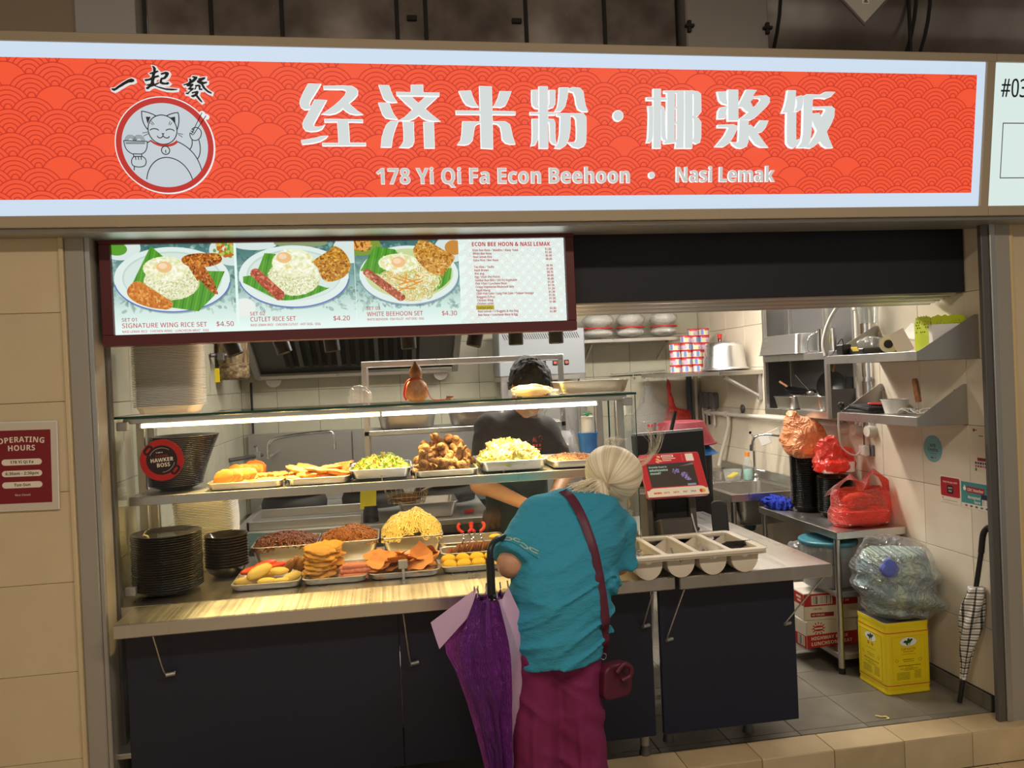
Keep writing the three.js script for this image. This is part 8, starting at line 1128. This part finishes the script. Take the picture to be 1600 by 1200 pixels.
{
  // hooked over her forearm: half-open purple umbrella hanging by its handle
  const u = thing('purple_umbrella', 'purple umbrella, half closed, hanging from the customer\'s arm', 'umbrella', [0.317, 0, 0.4]);
  part(u, 'handle', mer(tube([[0.11, 0.985, -0.15], [0.10, 1.015, -0.13], [0.07, 1.035, -0.09], [0.03, 1.04, -0.04], [0.005, 1.02, -0.01], [0, 0.98, 0], [0, 0.93, 0]], 0.011, 40, 12), rod([0, 0.99, 0], [0, 0.865, 0], 0.0145, 16)), M.black);
  part(u, 'shaft', mer(rod([0, 0.87, 0], [0.0, 0.2, 0], 0.006), rod([0, 0.845, 0], [0, 0.77, 0], 0.0125, 14)), M.black);
  const purple = [[0.30, 0.035, 0.36], [0.22, 0.02, 0.33], [0.17, 0.012, 0.28], [0.36, 0.05, 0.40]].map((c) => phy({ color: lin(...c), roughness: 0.4, transmission: 0.3, thickness: 0, bumpMap: T.crease, bumpScale: 0.004 })), lilac = phy({ color: lin(0.66, 0.46, 0.68), roughness: 0.5, transmission: 0.2, thickness: 0 });
  const prof = [[0.885, 0.058], [0.85, 0.075], [0.81, 0.096], [0.77, 0.116], [0.73, 0.130], [0.68, 0.136], [0.62, 0.128], [0.56, 0.116], [0.50, 0.100], [0.42, 0.084], [0.34, 0.070], [0.24, 0.054], [0.12, 0.034], [0.02, 0.018], [-0.06, 0.008]];
  const RA = [0.15, 1.35, 1.95, 2.6, 3.2, 3.85, 4.5, 5.4, 0.15 + 2 * PI], RK = [0.86, 0.95, 1.0, 1.15, 1.32, 1.05, 0.9, 0.9, 0.86];
  const rib = (i, j) => { const [y, r] = prof[j], k = i === 4 ? 1 + 0.3 * Math.exp(-(((y - 0.74) / 0.09) ** 2)) : mixf(1, RK[i], sin(PI * clamp((0.885 - y) / 0.42))), sw = 0.5 * clamp((0.885 - y) / 0.9); const a = RA[i] - sw; return [r * k * cos(a) + 0.012 * sstep(0.6, 0.1, y), y - (j === 0 ? 0.022 * abs(sin(i * 1.7)) : 0), r * k * sin(a) * 0.85]; };
  for (let i = 0; i < 8; i++) {
    const rows = prof.map((_, j) => { const a = rib(i, j), b = rib(i + 1, j), y = a[1], out = []; const fl = sin(PI * clamp((0.885 - y) / 0.62)) ** 0.7; for (let k = 0; k <= 8; k++) { const t = k / 8, q = sin(PI * t), inn = 1 - q * mixf(0.6, [0.1, 0.34, 0.02, 0.26, 0.1, 0.3, 0.2, 0.2][i], fl); out.push([mixf(a[0], b[0], t) * inn + 0.012 * q * sin(y * 15 + i * 2) * sin(t * 7 + i), mixf(a[1], b[1], t) - (j === 0 ? 0.055 * q : 0), mixf(a[2], b[2], t) * inn + 0.014 * q * cos(y * 17 + i * 2.4) * sin(t * 6 + y * 9)]); } return out; });
    part(u, 'panel', loft(rows, false), i === 0 ? lilac : purple[i % 4], i === 0 ? 'pale lilac panel' : undefined);
    if (i === 4) part(u, 'panel', loft(Array.from({ length: 9 }, (_, k) => { const t = k / 8, A = [mixf(-0.045, -0.208, t), mixf(0.89, 0.775, t), -0.01 - 0.03 * t], B = [mixf(-0.09, -0.185, t), mixf(0.80, 0.70, t), 0.035 - 0.02 * t]; return Array.from({ length: 5 }, (_, m) => { const q = m / 4; return [mixf(A[0], B[0], q), mixf(A[1], B[1], q), mixf(A[2], B[2], q) + 0.012 * sin(PI * q)]; }); }), false), lilac, 'pale lilac panel');
    const a = rib(i, 0); part(u, 'rib_tip', rod(a, [a[0] * 0.96, a[1] + 0.022, a[2] * 0.96], 0.0028, 8), M.chrome);
  }
}
{
  // stallholder bowed over the trays, face half behind the wrapped bread
  const HC = [0.702, 1.55, -0.80], HM = frameOf(HC, [0.62, 0.3, 0.06]).scale(V(1.1, 1.08, 1.1));
  const shL = [0.515, 1.335, -0.96], elL = [0.445, 1.06, -0.94], wrL = [0.66, 0.965, -0.72], shR = [0.79, 1.305, -0.97], elR = [0.885, 1.09, -0.93], wrR = [0.80, 1.02, -0.76];
  const skin = bones([[[0.65, 0.86, -1.10], [0.66, 1.05, -1.08], 0.13, 0.125], [[0.66, 1.05, -1.08], [0.675, 1.26, -1.0], 0.13, 0.12], [shL, shR, 0.06, 0.06], [[0.675, 1.34, -0.96], [0.70, 1.49, -0.85], 0.055, 0.052], [shL, elL, 0.056, 0.046], [elL, wrL, 0.047, 0.028], [shR, elR, 0.056, 0.046], [elR, wrR, 0.046, 0.028], [[0.57, 0.84, -1.11], [0.56, 0.45, -1.12], 0.09, 0.06], [[0.56, 0.45, -1.12], [0.56, 0.08, -1.14], 0.06, 0.04], [[0.75, 0.84, -1.11], [0.76, 0.45, -1.12], 0.09, 0.06], [[0.76, 0.45, -1.12], [0.76, 0.08, -1.14], 0.06, 0.04]], 0.035);
  const p = thing('person', 'black-haired stallholder in a dark grey shirt and clear mouth guard behind the trays', 'person', [0, 0, 0]);
  part(p, 'body', bodyMerge([net(skin, [0.34, 0.02, -1.27], [1.04, 1.56, -0.66], 0.0115), xf(net(headF, [-0.1, -0.13, -0.12], [0.1, 0.13, 0.14], 0.004), HM), xf(handGeo(-1, 0.7), frameOf(wrL, [-0.15, PI + 0.35, 0])), xf(handGeo(1, 0.7), frameOf(wrR, [-0.2, PI - 0.3, 0]))]), M.skinWarm);
  const tee = (x, y, z) => {
    const q = fbm(x * 8, y * 8, z * 8, 2);
    let d = smin(cap(x, y, z, [0.65, 0.9, -1.10], [0.675, 1.25, -1.0], 0.155, 0.145), cap(x, y, z, shL, shR, 0.082, 0.078), 0.08); d = smin(d, cap(x, y, z, shL, elL, 0.08, 0.076), 0.03); d = smin(d, cap(x, y, z, shR, elR, 0.078, 0.074), 0.03); d = smin(d, cap(x, y, z, [0.675, 1.34, -0.97], [0.69, 1.42, -0.91], 0.085, 0.06), 0.04);
    d -= 0.004 * sin((y + x * 0.6) * 50 + q * 8) * 0.8;
    for (const [a, b] of [[shL, elL], [shR, elR]]) { const k = hyp(b[0] - a[0], b[1] - a[1], b[2] - a[2]); if (y < 1.22 && abs(x - 0.66) > 0.16) d = max(d, ((x - b[0]) * (b[0] - a[0]) + (y - b[1]) * (b[1] - a[1]) + (z - b[2]) * (b[2] - a[2])) / k + 0.02); }
    return max(d, 0.86 - y, -ell(x, y, z, [0.705, 1.46, -0.85], [0.078, 0.06, 0.085]));
  };
  part(p, 'shirt', net(tee, [0.33, 0.82, -1.28], [1.05, 1.46, -0.78], 0.009), std({ color: lin(0.035, 0.030, 0.028), roughness: 0.85, bumpMap: T.fine, bumpScale: 0.0008 }));
  const mark = canvasTex(256, 256, (g) => { g.clearRect(0, 0, 256, 256); g.fillStyle = '#ee5a40'; const box = { yi: [20, 30, 60, 50], qi: [92, 10, 74, 84], fa: [176, 10, 74, 90] }; for (const k of ['yi', 'qi', 'fa']) { const all = GLYPH[k].map((s) => s.split(' ').map(Number)), xs = all.flatMap((a) => a.filter((_, i) => !(i & 1))), ys = all.flatMap((a) => a.filter((_, i) => i & 1)), [bx0, by0, bw, bh] = box[k], X0 = min(...xs), X1 = max(...xs), Y0 = min(...ys), Y1 = max(...ys); for (const a of all) { g.beginPath(); for (let i = 0; i < a.length; i += 2) g.lineTo(bx0 + (a[i] - X0) / (X1 - X0) * bw, by0 + (Y1 - a[i + 1]) / (Y1 - Y0) * bh); g.fill(); } } for (const x of [40, 96, 140, 190]) g.fillRect(x, 126, 26, 34); g.fillRect(50, 186, 170, 30); });
  part(p, 'chest_print', patch(tee, 0.675, 0.768, 1.205, 1.30, 8, 0.0015), std({ map: mark, transparent: true, roughness: 0.8 }));
  const ap = (x, y, z) => { const d = smin(cap(x, y, z, [0.65, 0.55, -1.10], [0.655, 1.1, -1.08], 0.172, 0.165), cap(x, y, z, [0.65, 0.5, -1.10], [0.65, 0.55, -1.10], 0.18, 0.172), 0.03); return max(d, y - 1.09, 0.42 - y, -1.12 - z); };
  part(p, 'apron', net(ap, [0.44, 0.4, -1.14], [0.86, 1.12, -0.88], 0.011), std({ color: lin(0.022, 0.018, 0.015), roughness: 0.6, bumpMap: T.mottle, bumpScale: 0.003 }));
  part(p, 'trousers', net((x, y, z) => max(smin(cap(x, y, z, [0.57, 0.84, -1.11], [0.56, 0.06, -1.14], 0.105, 0.08), cap(x, y, z, [0.75, 0.84, -1.11], [0.76, 0.06, -1.14], 0.105, 0.08), 0.04), 0.07 - y, y - 0.9), [0.42, 0.03, -1.26], [0.9, 0.94, -0.98], 0.014), M.blackMatte);
  for (const x of [0.56, 0.76]) part(p, 'shoe', smooth(pl(blob(0.05, 0.04, 0.13, 0.03, 1, 2, 3), [x, 0.04, -1.10])), M.black);
  const cut = (x, y, z) => { const n = fbm(x * 55, y * 55, z * 55, 2), d = ell(x, y - 0.024, z + 0.016, [0, 0, 0], [0.092, 0.108, 0.112]) - 0.007 * n - 0.0035 * fbm(x * 170, y * 40, z * 170, 2); return max(d, -ell(x, y + 0.03, z - 0.105, [0, 0, 0], [0.078, 0.088, 0.082]) + 0.004 * n, -(y + 0.03 + 0.5 * max(0, -z - 0.01) + 0.004 * n), 0.9 * (ell(x, y + 0.015, z, [0, 0, 0], [0.3, 0.033, 0.028]) * -1) - (abs(x) < 0.06 ? 1 : 0)); };
  part(p, 'hair', xf(net(cut, [-0.11, -0.1, -0.14], [0.11, 0.15, 0.11], 0.0045), HM), std({ color: lin(0.004, 0.004, 0.0045), roughness: 0.7 }));
  for (const s of [-1, 1]) part(p, 'eyebrow', xf(pl(cb(0.028, 0.005, 0.004, 0.0015), [s * 0.033, 0.024, 0.089], [0, s * 0.3, -s * 0.1]), HM), M.black);
  const guard = []; for (let j = 0; j <= 4; j++) guard.push(Array.from({ length: 15 }, (_, i) => { const t = (i / 14 - 0.5) * 2.3; return [0.062 * sin(t), -0.092 + j * 0.012, 0.055 + 0.07 * cos(t) + j * 0.003]; }));
  const mg = part(p, 'mouth_guard', xf(loft(guard, false), HM), M.clear, 'clear plastic mouth guard'); part(mg, 'ear_loop', mer(...[-1, 1].map((s) => xf(tube([[s * 0.057, -0.07, 0.085], [s * 0.07, -0.045, 0.04], [s * 0.082, -0.025, -0.01], [s * 0.084, 0.0, -0.012]], 0.0012, 16, 5), HM))), M.white);
}
renderer.render(scene, camera);
